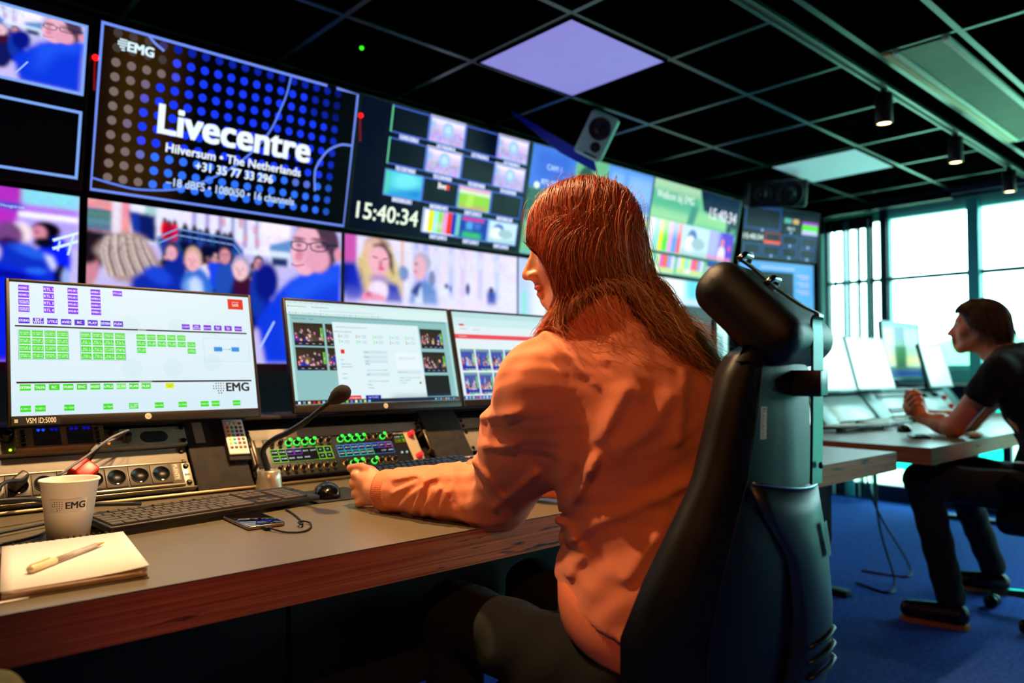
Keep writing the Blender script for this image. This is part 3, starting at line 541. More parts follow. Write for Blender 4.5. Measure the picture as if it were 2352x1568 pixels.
# --- lower row
LZ, LH = 1.075, .615
wall_screen(crowdpic('brick', 256, 144), (.654-1.09, 3.13, LZ), (1, 0, 0), (0, 0, 1), 1.09, LH, 'lower wall screen showing a purple brick wall and people in blue coats')
wall_screen(crowdpic('man', 300, 169), (.682, 3.13, LZ), (1, 0, 0), (0, 0, 1), 1.062, LH, 'lower wall screen showing a crowd and a man with glasses in a blue coat')
wall_screen(crowdpic('phone', 256, 144), (1.762, 3.13, LZ), (1, 0, 0), (0, 0, 1), 1.102, LH, 'lower wall screen showing two women, one looking down at a phone')
p = Pic(128, 72, '#e4e8fc'); p.R(0, 0, .1, 1, '#b8ccf8', 3).R(.03, .3, .06, 1, '#80e0c8', 1).R(.2, 0, .22, 1, '#48a860').R(.3, 0, 1, .5, '#c8e8f8', 5).R(0, .8, 1, 1, '#d0f0f0', 3)
wall_screen(p, (2.875, 3.13, LZ), (1, 0, 0), (0, 0, 1), 1.09, LH, 'bright pale lower wall screen just beyond the woman\'s face')
p = Pic(128, 72, '#b0f0f8'); p.R(0, .0, .5, .28, '#e8fcff', 4).R(.5, 0, 1, .26, '#58d0f0', 4).R(0, .22, 1, .27, '#c8d8ff', 1).R(0, .285, 1, 1, '#010202')
wall_screen(p, (3.976, 3.13, LZ), (1, 0, 0), (0, 0, 1), 1.07, LH, 'lower wall screen lit only along its top, between red hair and headrest')
# --- two side screens
p = Pic(128, 72, '#04080f'); c_ = '#1c4488'
p.R(0, 0, 1, 1, '#061420', 1); p.fr(.01, .01, .48, .46, c_, .02).fr(.01, .74, .24, .97, c_, .018).fr(.26, .74, .49, .97, c_, .018).fr(.51, .5, .73, .72, c_, .018).fr(.76, .5, .98, .72, c_, .018).fr(.51, .75, .73, .97, c_, .018).fr(.76, .75, .98, .97, c_, .018)
p.fr(.28, .49, .49, .7, '#8a2040', .016).r(.27, .66, .49, .72, '#f05848').t('15:40:34', .13, .66, .10, '#d8f0e8', off=.03, maxw=.25)
p.r(.52, .17, .62, .27, '#58b0a0').r(.64, .17, .72, .27, '#c8b070').r(.77, .2, .99, .26, '#a040d0').r(.77, .26, .99, .37, '#50f000').r(.77, .37, .99, .46, '#b8c8f0').t('18:15', .62, .40, .06, '#c8e0e8', off=.04)
for x, y in ((.24, .49), (.13, .98), (.38, .98), (.62, .99), (.87, .99), (.62, .74), (.87, .74), (.62, .47)): p.disc(x, y-.02, .03, '#88b0d8')
dx = Vector((.97, -.243, 0)).normalized()
wall_screen(p, (5.115, 3.045, 1.93), dx, (-.012, -.045, .385), .82, .388, 'small wall screen with dark blue boxes and a red bar near the curtain', name='wall_screen')
p = Pic(128, 72, '#48a0f0'); p.R(0, 0, 1, .12, '#58a8e8', 2).R(.1, .7, 1, 1, '#58d0ff', 8).R(.7, .1, 1, 1, '#50a8f0', 3)
p.r(.09, .2, .72, .82, '#061828').r(.28, .08, .74, .15, '#90c0f0').disc(.40, .5, .055, '#50d860')
for y in (.22, .38, .54): p.r(.76, y, .94, y+.035, '#a8b8f8').r(.80, y+.06, .94, y+.09, '#a8b8f8')
wall_screen(p, (5.10, 3.06, 1.515), dx, (0, 0, 1), .82, .385, 'small blue wall screen with a green dot in a black square')
# support frame carrying the screens, tally lights, red strip light
sf = root('screen_frame', (2.3, 3.3, 0), 0, 'black steel support frame behind the video wall', 'frame')
for x in (-.4, .67, 1.76, 2.87, 3.98, 5.06): B('post', M_blk, lambda b: b.box((x-.03, 3.2, 0), (x+.03, 3.30, 2.36), .004), sf)
B('beam', M_blk, lambda b: b.box((-.45, 3.21, 1.66), (5.95, 3.27, 1.74), .004), sf)
B('beam', M_blk, lambda b: b.box((-.45, 3.21, 1.0), (5.2, 3.27, 1.06), .004), sf)
B('cover_board', mat('slate_board', '#1c2430', .8, noise=.1), lambda b: b.box((-.45, 3.19, .02), (5.1, 3.2, 1.10)), sf)
M_red = mat('red_led', '#300000', .4, emit='#ff1010', es=2.5)
def tally(x, z, y, lb):
    t = root('tally_light', (x, y, z), 0, lb, 'indicator light', 'red tally lights between the wall screens')
    B('lens', M_red, lambda b: b.sphere((x, y, z), .011), t); B('light_guide', mat('dim_red_guide', '#200000', .4, emit='#a00808', es=.6), lambda b: b.box((x-.004, y, z-.12), (x+.002, y+.006, z-.012), .001), t)
tally(.668, 2.18, 3.0, 'small red indicator light left of the title slide screen'); tally(1.763, 2.22, 2.995, 'small red indicator light right of the title slide screen')
o = B('status_light', mat('green_led', '#003000', .4, emit='#30e818', es=2), lambda b: b.sphere((0, 0, 0), .009), None, Matrix.Translation((1.62, 2.75, 2.415)), (1.62, 2.75, 2.415)); tag(o, 'tiny green indicator light on the dark ceiling above the wall screens', 'indicator light')
o = B('led_strip', mat('red_led_strip', '#300000', .4, emit='#ff1408', es=14), lambda b: b.box((-.3, 3.183, 1.082), (2.6, 3.1885, 1.087), .001)); tag(o, 'red light strip under the video wall', 'light strip')
# ---------------------------------------------------------------- desks
DZ = .75
M_top = mat('grey_satin_laminate', '#665e4c', .30, noise=.06, nscale=90, bump=.15, bscale=700, spec=.5)
def plymat(name, c1, c2, axis=2):
    m = bpy.data.materials.new(name); m.use_nodes = True; nt = m.node_tree; b = nt.nodes['Principled BSDF']; tc = nt.nodes.new('ShaderNodeTexCoord')
    mp = nt.nodes.new('ShaderNodeMapping'); mp.inputs['Scale'].default_value = (1.5, 1.5, 190); nt.links.new(tc.outputs['Object'], mp.inputs[0])
    n = nt.nodes.new('ShaderNodeTexNoise'); n.inputs['Scale'].default_value = 1.6; n.inputs['Detail'].default_value = 5; n.inputs['Roughness'].default_value = .65; nt.links.new(mp.outputs[0], n.inputs[0])
    mp2 = nt.nodes.new('ShaderNodeMapping'); mp2.inputs['Scale'].default_value = (6, 6, 60); nt.links.new(tc.outputs['Object'], mp2.inputs[0])
    n2 = nt.nodes.new('ShaderNodeTexNoise'); n2.inputs['Scale'].default_value = 1.5; n2.inputs['Detail'].default_value = 4; nt.links.new(mp2.outputs[0], n2.inputs[0])
    r2 = nt.nodes.new('ShaderNodeMapRange'); r2.inputs[1].default_value = .62; r2.inputs[2].default_value = .70; nt.links.new(n2.outputs[0], r2.inputs[0])
    cr = nt.nodes.new('ShaderNodeValToRGB'); cr.color_ramp.elements[0].color = (*lin(c1), 1); cr.color_ramp.elements[1].color = (*lin(c2), 1); cr.color_ramp.elements[0].position = .35; cr.color_ramp.elements[1].position = .65
    nt.links.new(n.outputs[0], cr.inputs[0]); mx = nt.nodes.new('ShaderNodeMix'); mx.data_type = 'RGBA'; nt.links.new(r2.outputs[0], mx.inputs[0]); nt.links.new(cr.outputs[0], mx.inputs[6]); mx.inputs[7].default_value = (*lin('#2a1008'), 1)
    nt.links.new(mx.outputs[2], b.inputs['Base Color']); b.inputs['Roughness'].default_value = .6; return m
M_ply = plymat('plywood_edge', '#a04420', '#dc7c3c')
def desk(x0, x1, y0, label, legs, panel=True):
    r = root('desk', ((x0+x1)/2, y0+.5, 0), 0, label, 'desk')
    B('desk_top', M_ply, lambda b: (b.box((x0, y0, DZ-.066), (x1, 2.2, DZ-.0025)), b.use(M_top), b.box((x0+.0005, y0+.0005, DZ-.0025), (x1-.0005, 2.2, DZ))), r)
    for lx in legs:
        B('leg', M_blk, lambda b: (b.box((lx-.03, 1.55, 0), (lx+.03, 1.95, .03), .004), b.box((lx-.03, 1.70, .03), (lx+.03, 1.78, DZ-.066), .004)), r)
    if panel: B('modesty_panel', mat('dark_brown_board', '#140a08', .7, noise=.4, nscale=12), lambda b: b.box((x0+.05, 1.86, .12), (x1-.05, 1.88, DZ-.07)), r)
    return r
d1 = desk(-.9, 2.90, 1.10, 'long grey desk with thick reddish plywood edge where the woman works', (-.3, 1.4, 2.75))
d2 = desk(3.145, 6.2, 1.065, 'grey desk with thick plywood edge by the windows where the man leans', (3.5, 5.9), False)
B('cable_tray', mat('dark_steel', '#30343a', .35, metal=.8), lambda b: b.box((-.8, 1.14, DZ-.078), (2.6, 1.30, DZ-.067), .002), d1)
B('apron', mat('dark_reddish_board', '#1c0c08', .8, noise=.5, nscale=9), lambda b: (b.box((-.85, 1.30, .40), (.62, 1.32, DZ-.067)), b.box((.63, 1.30, .40), (2.8, 1.32, DZ-.067))), d1)
# ---------------------------------------------------------------- console housing: F maps (x, s up the slope, h out of it)
FV = Vector((0, .13, .165)).normalized()
FC = Matrix(((1, 0, 0, 0), (0, FV.y, -FV.z, 1.82), (0, FV.z, FV.y, .75), (0, 0, 0, 1)))
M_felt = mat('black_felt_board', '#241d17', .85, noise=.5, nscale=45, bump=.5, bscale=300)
M_panl = mat('grey_powder_coated_steel', '#8a8070', .5, noise=.1, nscale=40, bump=.2, bscale=600)
M_in = mat('rack_interior_black', '#040404', .9)
def console(x0, x1, bays, label, M_felt=M_felt):
    r = root('console_housing', ((x0+x1)/2, 1.95, DZ), 0, label, 'console')
    B('body', M_in, lambda b: b.ring([[FC @ Vector((x, .05, -.046)), FC @ Vector((x, .208, -.046)), Vector((x, 2.14, .915)), Vector((x, 2.14, DZ+.001)), Vector((x, 1.87, DZ+.001))] for x in (x0, x1)], smooth=False), r)
    xs = [x0] + [v for bb in bays for v in bb] + [x1]
    for i in range(0, len(xs), 2):
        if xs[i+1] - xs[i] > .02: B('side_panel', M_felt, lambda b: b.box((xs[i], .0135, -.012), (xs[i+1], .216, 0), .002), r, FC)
    B('top_cap', M_felt, lambda b: b.box((x0, 1.956, .913), (x1, 2.145, .922), .002), r)
    B('foot_rail', mat('brushed_bronze_rail', '#6a5a40', .35, metal=.7), lambda b: b.box((x0, .0055, -.005), (x1, .0130, .001), .001), r, FC)
    return r
BAY1 = [(.13, .648), (.785, 1.362), (1.505, 2.07), (2.22, 2.79)]; BAY2 = [(3.36, 3.90), (4.06, 4.60), (4.76, 5.30), (5.46, 6.0)]
console(-.85, 2.86, BAY1, 'black sloping rack housing along the back of the long desk')
console(3.2, 6.15, BAY2, 'sloping rack housing on the desk by the windows', mat('daylit_felt_board', '#7aa8a6', .4, noise=.05))  # copy of the felt board with window daylight put into its colour
M_scw = mat('dark_screw', '#2a2622', .3, metal=.8)
def screws(b, pts, h=.0): 
    for x, s_ in pts: b.lathe([(.0065, 0), (.0065, .003), (.004, .005), (.001, .005)], 12, (x, s_, h)); b.box((x-.004, s_-.0008, h+.004), (x+.004, s_+.0008, h+.0056)); b.box((x-.0008, s_-.004, h+.004), (x+.0008, s_+.004, h+.0056))
def blank(x0, x1, s0, s1, label, m=M_panl, h=-.012):
    r = root('blank_panel', FC @ Vector(((x0+x1)/2, (s0+s1)/2, h)), 0, label, 'blank panel')
    B('plate', m, lambda b: b.box((x0, s0, h), (x1, s1, h+.003), .001), r, FC); [B('screw', M_scw, lambda b: screws(b, [q_], h+.003), r, FC) for q_ in [(x0+.012, s0+.01), (x1-.012, s0+.01), (x0+.012, s1-.01), (x1-.012, s1-.01)]]; return r
blank(.135, .643, .091, .143, 'scratched bronze grey blank panel above the socket strip')
blank(.79, 1.357, .148, .182, 'bronze grey blank panel above the intercom panel')
blank(1.51, 2.065, .06, .14, 'bronze grey blank panel in the third rack bay, beside the woman\'s sleeve'); blank(1.51, 2.065, .145, .185, 'narrow bronze blank panel at the top of the third rack bay')
blank(2.225, 2.785, .03, .19, 'grey blank panel in the rack bay behind the office chair')
M_pale = mat('daylit_panel_steel', '#c4dcd8', .3, noise=.05)  # panel steel brightened by painting window daylight into the colour
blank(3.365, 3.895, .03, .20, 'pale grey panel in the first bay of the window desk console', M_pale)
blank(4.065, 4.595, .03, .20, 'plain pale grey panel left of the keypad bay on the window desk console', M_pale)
def flatF(M, x, s_, h, w, hh): return M @ Matrix.Translation((x, s_, h))
M_print = vcmat('printed_marks', rough=.5); M_lcd = vcmat('small_display', 1.0, rough=.2)
def decal(name, pic, F, w, h, m, parent): return place(name, pic.mesh(name, F, w, h, m), parent)
def knob(b, x, s_, h, r=.0065, l=.016, n=16): b.lathe([(r*1.05, 0), (r*1.05, l*.3), (r*.85, l*.35), (r*.8, l*.95), (r*.7, l), (.0005, l)], n, (x, s_, h))
# --- audio monitor (top of first bay)
am = root('audio_monitor', FC @ Vector((.4, .175, 0)), 0, 'bronze grey rack audio monitor with two dark meters and a speaker grille', 'audio monitor')
B('front_plate', M_panl, lambda b: (b.box((.16, .148, -.02), (.648, .2, .002), .001)), am, FC)
M_brn = mat('brown_bronze_plate', '#8a6444', .45, noise=.1)
B('meter_bezel', M_brn, lambda b: (b.box((.288, .147, .002), (.462, .201, .022), .002)), am, FC)
for x0 in (.322, .386):
    q = Pic(48, 44, '#0a0806', 1.2); q.N(1.2, 2, 2, 0, .25, 1, 1)
    for i in (.2, .38, .7, .86): q.P([(i-.07, .1), (i-.03, .03), (i+.05, .03), (i+.07, .1), (i+.02, .2), (i-.03, .2)], '#1c50ff' if x0 < .35 and i < .5 else '#1008b0', 0)
    decal('meter_display', q, FC @ Matrix.Translation((x0, .152, .0225)), .052, .046, M_lcd, am)
M_ledb = mat('black_button', '#080706', .35)
for x in (.304, .447):
    for k in range(4): B('button', M_ledb, lambda b: b.lathe([(.0048, 0), (.0048, .002), (.003, .004), (.0005, .004)], 14, (x, .155 + k*.0115, .022)), am, FC)
q = Pic(4, 4, '#8a6444', 1)
for k in range(4): q.t(('1/9', '2/10', '3/11', '4/12')[k], .12, .18 + k*.235, .09, '#e8d8b8', 'l', 0, .8)
decal('channel_labels', q, FC @ Matrix.Translation((.2885, .150, .0224)), .011, .047, M_print, am)
q = Pic(4, 4, '#8a6444', 1)
for k in range(4): q.t(('5/13', '6/14', '7/15', '8/16')[k], .05, .18 + k*.235, .09, '#e8d8b8', 'l', 0, .9)
decal('channel_labels', q, FC @ Matrix.Translation((.4515, .150, .0224)), .0095, .047, M_print, am)
B('knob', M_ledb, lambda b: knob(b, .276, .188, .002, .011, .025), am, FC); B('knob', M_ledb, lambda b: knob(b, .486, .185, .002, .010, .025), am, FC); B('knob', M_ledb, lambda b: knob(b, .512, .168, .002, .009, .024), am, FC)
B('indicator', mat('amber_led', '#301000', .4, emit='#ff7a20', es=1.5), lambda b: b.sphere((.473, .160, .003), .003), am, FC); B('indicator', mat('yellow_green_led', '#203000', .4, emit='#b8ff20', es=2), lambda b: b.sphere((.281, .158, .003), .003), am, FC)
def stad(x0, x1, s0, s1, n=10):
    r = (s1-s0)/2; c = (s0+s1)/2; P = []
    for i in range(n+1): a = -math.pi/2 + math.pi*i/n; P.append((x1-r + r*math.cos(a), c + r*math.sin(a)))
    for i in range(n+1): a = math.pi/2 + math.pi*i/n; P.append((x0+r + r*math.cos(a), c + r*math.sin(a)))
    return P
B('grille', mat('black_mesh', '#0c0a08', .5, metal=.3, bump=1, bscale=900), lambda b: b.prism(stad(.543, .605, .157, .188), .0022, .0032), am, FC)
q = Pic(4, 4, '#8a8070', 3); q.t('AMP1-8-M', .5, .8, .6, '#f0dca8', off=0, maxw=.9); decal('model_mark', q, FC @ Matrix.Translation((.613, .185, .0025)), .026, .006, M_print, am)
q = Pic(4, 4, '#8a8070', 4); q.t('SOURCE SELECT', .4, .3, .16, '#f0dca8', off=0, maxw=.7).t('SUM 1-8  SUM 9-16', .4, .9, .16, '#f0dca8', off=0, maxw=.75).t('VOL & POP MENU', .85, .95, .14, '#f0dca8', off=0, maxw=.3); decal('legend', q, FC @ Matrix.Translation((.466, .150, .0024)), .066, .018, M_print, am)
[B('screw', M_scw, lambda b: screws(b, [q_], .003), am, FC) for q_ in [(.640, .194), (.640, .156)]]
# --- socket strip
ps = root('power_strip', FC @ Vector((.4, .06, 0)), 0, 'grey rack power strip with a row of round black sockets', 'power strip')
B('body', mat('dark_bronze_housing', '#62543f', .45, noise=.1), lambda b: b.box((.135, .034, -.03), (.618, .090, .012), .002), ps, FC)
M_alu = mat('aluminium_edge', '#c8b898', .3, metal=.6)
B('rail', M_alu, lambda b: b.box((.135, .0885, .0), (.62, .0925, .014), .001), ps, FC); B('rail', M_alu, lambda b: b.box((.135, .028, .0), (.62, .032, .014), .001), ps, FC); B('rail', M_alu, lambda b: b.box((.135, .022, -.01), (.645, .0245, .008), .001), ps, FC)
M_hole = mat('socket_black_plastic', '#050504', .4)
sx = [.568, .521, .473, .427, .380, .333, .286, .239, .192]
for x in sx:
    s_ = B('socket', mat('socket_surround', '#4a3f30', .4), lambda b: b.box((x-.0225, .036, .012), (x+.0225, .087, .0145), .001), ps, FC)
    B('well', M_hole, lambda b: (b.lathe([(.0195, 0), (.0195, .0012), (.0182, .0012), (.018, -.010), (.0005, -.010)], 28, (x, .0615, .0146)), b.use(M_alu), b.box((x-.002, .0425, .0146), (x+.002, .045, .016)), b.sphere((x+.006, .066, .007), .0018, 8, 6), b.sphere((x+.006-.012, .057, .007), .0018, 8, 6)), s_, FC)
q = Pic(4, 4, '#62543f', .35); 
def rot_text(q, txt, c):
    V, T, w = text_tris(txt, 0); k = .9/w; asp = q.asp
    P = np.stack([.5 + (V[:, 1]-.35)*k/asp, .05 + V[:, 0]*k], 1); q.tri(P, T, c)
rot_text(q, 'PLENTY', '#f0e0b8'); decal('maker_mark', q, FC @ Matrix.Translation((.594, .040, .0135)), .016, .045, M_print, ps)
B('mounting_ear', M_alu, lambda b: (b.box((.618, .028, .0), (.640, .092, .003), .001), b.use(M_hole), b.prism(stad(.622, .636, .056, .063), .003, .0035)), ps, FC); [B('screw', M_scw, lambda b: screws(b, [q_], .003), ps, FC) for q_ in [(.629, .082), (.629, .037)]]
# plugs and their cables
M_rub = mat('black_rubber', '#0a0908', .5)
def plug(name, x, s_, h, sz, m, lb, path, cr_=.003, rot=0, cm=None):
    p = root(name, FC @ Vector((x, s_, h)), 0, lb, 'plug'); F2 = FC @ Matrix.Translation((x, s_, h)) @ Matrix.Rotation(rot, 4, 'Z')
    B('body', m, lambda b: b.box((-sz[0]/2, -sz[1]/2, 0), (sz[0]/2, sz[1]/2, sz[2]), .005, 3), p, F2)
    B('cable', cm or M_rub, lambda b: b.tube(path, cr_, 8), p); return p
pt = lambda x, s_, h: FC @ Vector((x, s_, h))
plug('power_plug', .405, .075, .015, (.045, .045, .03), mat('red_plastic', '#e02018', .35), 'red power adapter in the socket strip behind the paper cup', smoothpath([pt(.42, .10, .03), pt(.45, .13, .06), pt(.49, .155, .05), pt(.50, .15, .02)]), .0025, .7)
plug('cable_connector', .432, .125, .03, (.016, .03, .012), mat('black_connector', '#14100c', .4), 'black connector with grey cable looping above the red adapter', smoothpath([pt(.35, .05, .06), pt(.41, .095, .06), pt(.455, .13, .065), pt(.498, .155, .06), pt(.5, .165, .035), pt(.47, .15, .03), pt(.445, .14, .035)]), .0028, -.7, mat('grey_cable', '#6a6870', .4))
plug('power_plug', .285, .062, .015, (.036, .018, .035), mat('bronze_black_plug', '#3a3024', .4), 'dark power plug tilted in a socket left of the paper cup', smoothpath([pt(.29, .055, .045), pt(.25, .035, .07), Vector((.2, 1.72, .775)), Vector((.05, 1.7, .76))]), .004, .75)
for k, (pp, lb, r_) in enumerate(([[(-.1, 1.62, .765), (.12, 1.66, .80), (.27, 1.70, .80), (.36, 1.74, .775), (.5, 1.76, .757)], 'black cable arching over the desk behind the paper cup', .0045], [[(-.1, 1.52, .756), (.1, 1.56, .756), (.25, 1.62, .758), (.4, 1.70, .757)], 'flat black cable lying on the desk left of the paper cup', .003], [[(.02, 1.45, .754), (.16, 1.50, .754), (.26, 1.545, .754), (.30, 1.60, .754)], 'thin black cable on the desk by the left edge', .003])):
    o = B('cable', M_rub, lambda b: b.tube(smoothpath(pp), r_, 8)); tag(o, lb, 'cable')
# --- remote control on the felt strip
rc = root('remote_control', FC @ Vector((.76, .155, 0)), 0, 'small white remote control with rows of coloured buttons', 'remote control')
RM_ = FC @ Matrix.Translation((.735, .096, .014)) @ Matrix.Rotation(-.03, 4, 'Z')
B('case', mat('white_plastic', '#e8e4dc', .4), lambda b: b.box((0, 0, 0), (.052, .106, .006), .003, 3), rc, RM_)
B('holder', M_felt, lambda b: b.box((.0, -.014, -.0138), (.058, .05, -.0002), .002), rc, RM_)
bc = ['#d8d0c0', '#d8d0c0', '#f0e820', '#e04040', '#e02818', '#28a030', '#2038c0', '#6a5840', '#e06030', '#20b868', '#3020c0', '#6a5840', '#e07018', '#18b078', '#7018b0', '#6a5840', '#f0d810', '#20b8b0', '#d01880', '#6a5840', '#f0e010', '#18a8c0', '#d81860', '#6a5840', '#8a3020', '#7a3828', '#8a3828', '#8a4030']
for i, c in enumerate(bc):
    x, y = .009 + (i % 4)*.0112, .092 - (i//4)*.0118
    if i >= 24: y = .020
    B('button', mat('rc_' + c, c, .4), lambda b: b.lathe([(.0041, 0), (.0041, .001), (.003, .0017), (.0005, .0018)], 12, (x, y, .006)), rc, RM_)
q = Pic(4, 4, '#e8e4dc', 4); q.t('Music RGB Controller', .5, .45, .22, '#8a8478', off=0, maxw=.9).t('Item no.: RGB-2047', .5, .9, .22, '#8a8478', off=0, maxw=.85); decal('print', q, RM_ @ Matrix.Translation((.006, .005, .0061)), .04, .008, M_print, rc)
o = B('adhesive_tape', mat('grey_cloth_tape', '#8a7860', .8, bump=.8, bscale=400), lambda b: b.box((0, 0, 0), (.024, .062, .0008)), None, FC @ Matrix.Translation((.668, .147, .0004)), FC @ Vector((.68, .17, 0))); tag(o, 'strip of beige grey cloth tape stuck on the black console board', 'tape')
# --- intercom panel
ip = root('intercom_panel', FC @ Vector((1.06, .08, 0)), 0, 'wide black intercom panel with lit key displays and green ringed knobs', 'intercom panel')
B('front_plate', mat('anthracite_plate', '#12100e', .45, noise=.15), lambda b: b.box((.835, .026, -.02), (1.275, .143, .004), .002), ip, FC)
B('speaker_plate', M_panl, lambda b: (b.box((.798, .026, -.02), (.835, .143, .003), .001), b.use(MATS['black_mesh']), b.box((.806, .055, .003), (.832, .12, .0036))), ip, FC)
B('end_plate', mat('champagne_plate', '#b0a084', .4), lambda b: b.box((1.275, .026, -.02), (1.315, .143, .003), .001), ip, FC)
for x in (.793, 1.328): B('handle', mat('steel_handle', '#5a5040', .3, metal=.7), lambda b: (b.box((x-.004, .05, .0), (x+.004, .058, .035), .002), b.box((x-.004, .115, .0), (x+.004, .123, .035), .002), b.box((x-.006, .05, .030), (x+.006, .123, .037), .003)), ip, FC)
for s_, c in ((.126, 'red'), (.05, 'red')): B('knob', mat('pink_red_knob', '#e83048', .35), lambda b: knob(b, 1.296, s_, .003, .010, .018), ip, FC)
M_kb = mat('black_knob', '#0a0806', .35); M_kring = mat('bronze_ring', '#9a7a48', .3, metal=.6); M_green = mat('green_ring_light', '#003008', .4, emit='#28e840', es=1.6)
G = {(0, 2), (0, 3), (0, 4), (0, 5), (1, 0), (1, 1), (1, 2), (1, 3), (1, 6), (3, 1), (3, 2), (3, 4)}
for row, (xa, xb, s_) in enumerate(((.856, 1.020, .1255), (1.058, 1.220, .1265), (.856, 1.013, .0465), (1.050, 1.208, .047))):
    for i in range(8):
        x = xa + (xb-xa)*i/7; k = B('knob', M_kb, lambda b: knob(b, x, s_, .004, .0062, .019), ip, FC)
        B('ring', M_green if (row, i) in G else M_kring, lambda b: b.lathe([(.0066, 0), (.0090, 0), (.0090, .0025), (.0066, .0025)], 20, (x, s_, .004), cap=False), k, FC)
        if (row, i) in G: B('lit_cap', M_green, lambda b: b.lathe([(.0058, .0191), (.0045, .0205), (.0005, .0205)], 16, (x, s_, .004)), k, FC)
def keydisp(x0, x1, s0, s1, cols, tx):
    q = Pic(6, 4, '#04060c', (x1-x0)/(s1-s0))
    for j in range(2):
        for i in range(8):
            c = cols[j][i]; a, b_, c0, d = i/8, (i+1)/8, j/2, (j+1)/2
            if c: q.fr(a+.003, c0+.02, b_-.003, d-.02, c, .006)
            if tx[j][i]: q.t(tx[j][i], (a+b_)/2, c0+.28, .10, '#e8f4ff', off=.02, maxw=.085)
    q.fr(0, 0, 1, 1, cols[0][0] or '#80e050', .004)
    decal('key_display', q, FC @ Matrix.Translation((x0, s0, .0046)), x1-x0, s1-s0, M_lcd, ip)
g_, p_, b1, b2, m_ = '#90f040', '#a040e0', '#50a0ff', '#40e0b0', '#e040a0'
keydisp(.846, 1.022, .068, .109, [[g_, g_, p_, p_, '', '', g_, g_], [g_, g_, '', '', '', '', g_, g_]], [['TXT LINE1', 'TXT LINE2', 'VODP 1', 'VODP 2', 'Quant 1k', 'Quant 18', 'LC', 'LC'], ['TAL ZEND', 'TAL ZEND', 'REGIE', 'REG AUX', 'EVS LIVE2', '', 'LC', 'LC']])
keydisp(1.038, 1.219, .070, .108, [[b1, b1, b1, b1, b1, '#3070e0', p_, m_], [b2, b2, b2, b2, '#60f080', '', '', '']], [['RTL 4', 'RTL 5', 'RTL LIVE', 'MIX VOL', 'LAWO RL 1', 'RC RL 2', 'LIVE 1', 'TECH'], ['STUDIO A', 'WATCH A', 'WATCH B', 'REGIE A', 'REGIE B', '', 'LC AV', 'ADMIN']])
q = Pic(4, 4, '#020402', 1.6); q.fr(0, .0, 1, .42, '#405020', .01).fr(0, .5, 1, .95, '#c8b830', .02).t('LC SERVER1', .35, .3, .14, '#e0f0ff', maxw=.55).t('LC TRAFO', .35, .8, .14, '#c8e020', maxw=.5).disc(.85, .2, .12, '#40f020').disc(.85, .72, .12, '#40f020'); decal('status_display', q, FC @ Matrix.Translation((1.235, .102, .0046)), .035, .026, M_lcd, ip)
for x in (1.243, 1.260): B('button', mat('pale_lit_button', '#405058', .4, emit='#a8d0d8', es=.8), lambda b: b.lathe([(.0035, 0), (.0035, .002), (.0005, .003)], 10, (x, .068, .004)), ip, FC)
q = Pic(4, 4, '#12100e', 5); q.t('RIEDEL BOLERO', .5, .85, .6, '#d8c8a0', off=0, maxw=.9); decal('maker_mark', q, FC @ Matrix.Translation((1.233, .132, .0046)), .04, .006, M_print, ip)
[B('screw', M_scw, lambda b: screws(b, [q_], .003), ip, FC) for q_ in [(.792, .140), (.792, .033), (1.322, .140), (1.326, .033), (1.345, .178), (.80, .166)]]
# window-desk devices (far, washed by daylight)
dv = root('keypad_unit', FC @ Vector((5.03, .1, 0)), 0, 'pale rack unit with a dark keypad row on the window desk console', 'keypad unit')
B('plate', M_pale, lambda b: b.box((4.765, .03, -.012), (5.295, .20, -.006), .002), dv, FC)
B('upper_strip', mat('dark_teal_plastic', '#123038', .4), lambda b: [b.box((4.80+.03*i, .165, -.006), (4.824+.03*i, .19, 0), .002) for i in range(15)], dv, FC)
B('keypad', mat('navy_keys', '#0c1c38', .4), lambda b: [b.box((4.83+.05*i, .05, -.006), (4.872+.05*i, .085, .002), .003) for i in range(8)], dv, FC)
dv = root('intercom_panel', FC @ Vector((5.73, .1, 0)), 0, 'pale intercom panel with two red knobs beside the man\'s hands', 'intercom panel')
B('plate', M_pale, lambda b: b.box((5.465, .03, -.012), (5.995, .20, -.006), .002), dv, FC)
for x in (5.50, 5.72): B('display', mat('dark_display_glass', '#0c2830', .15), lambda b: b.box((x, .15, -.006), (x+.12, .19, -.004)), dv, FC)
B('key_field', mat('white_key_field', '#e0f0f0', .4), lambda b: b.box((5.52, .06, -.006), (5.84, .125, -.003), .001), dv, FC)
for s_ in (.135, .062): B('knob', mat('pink_red_knob', '#e83048', .35), lambda b: knob(b, 5.88, s_, -.006, .02, .025), dv, FC)
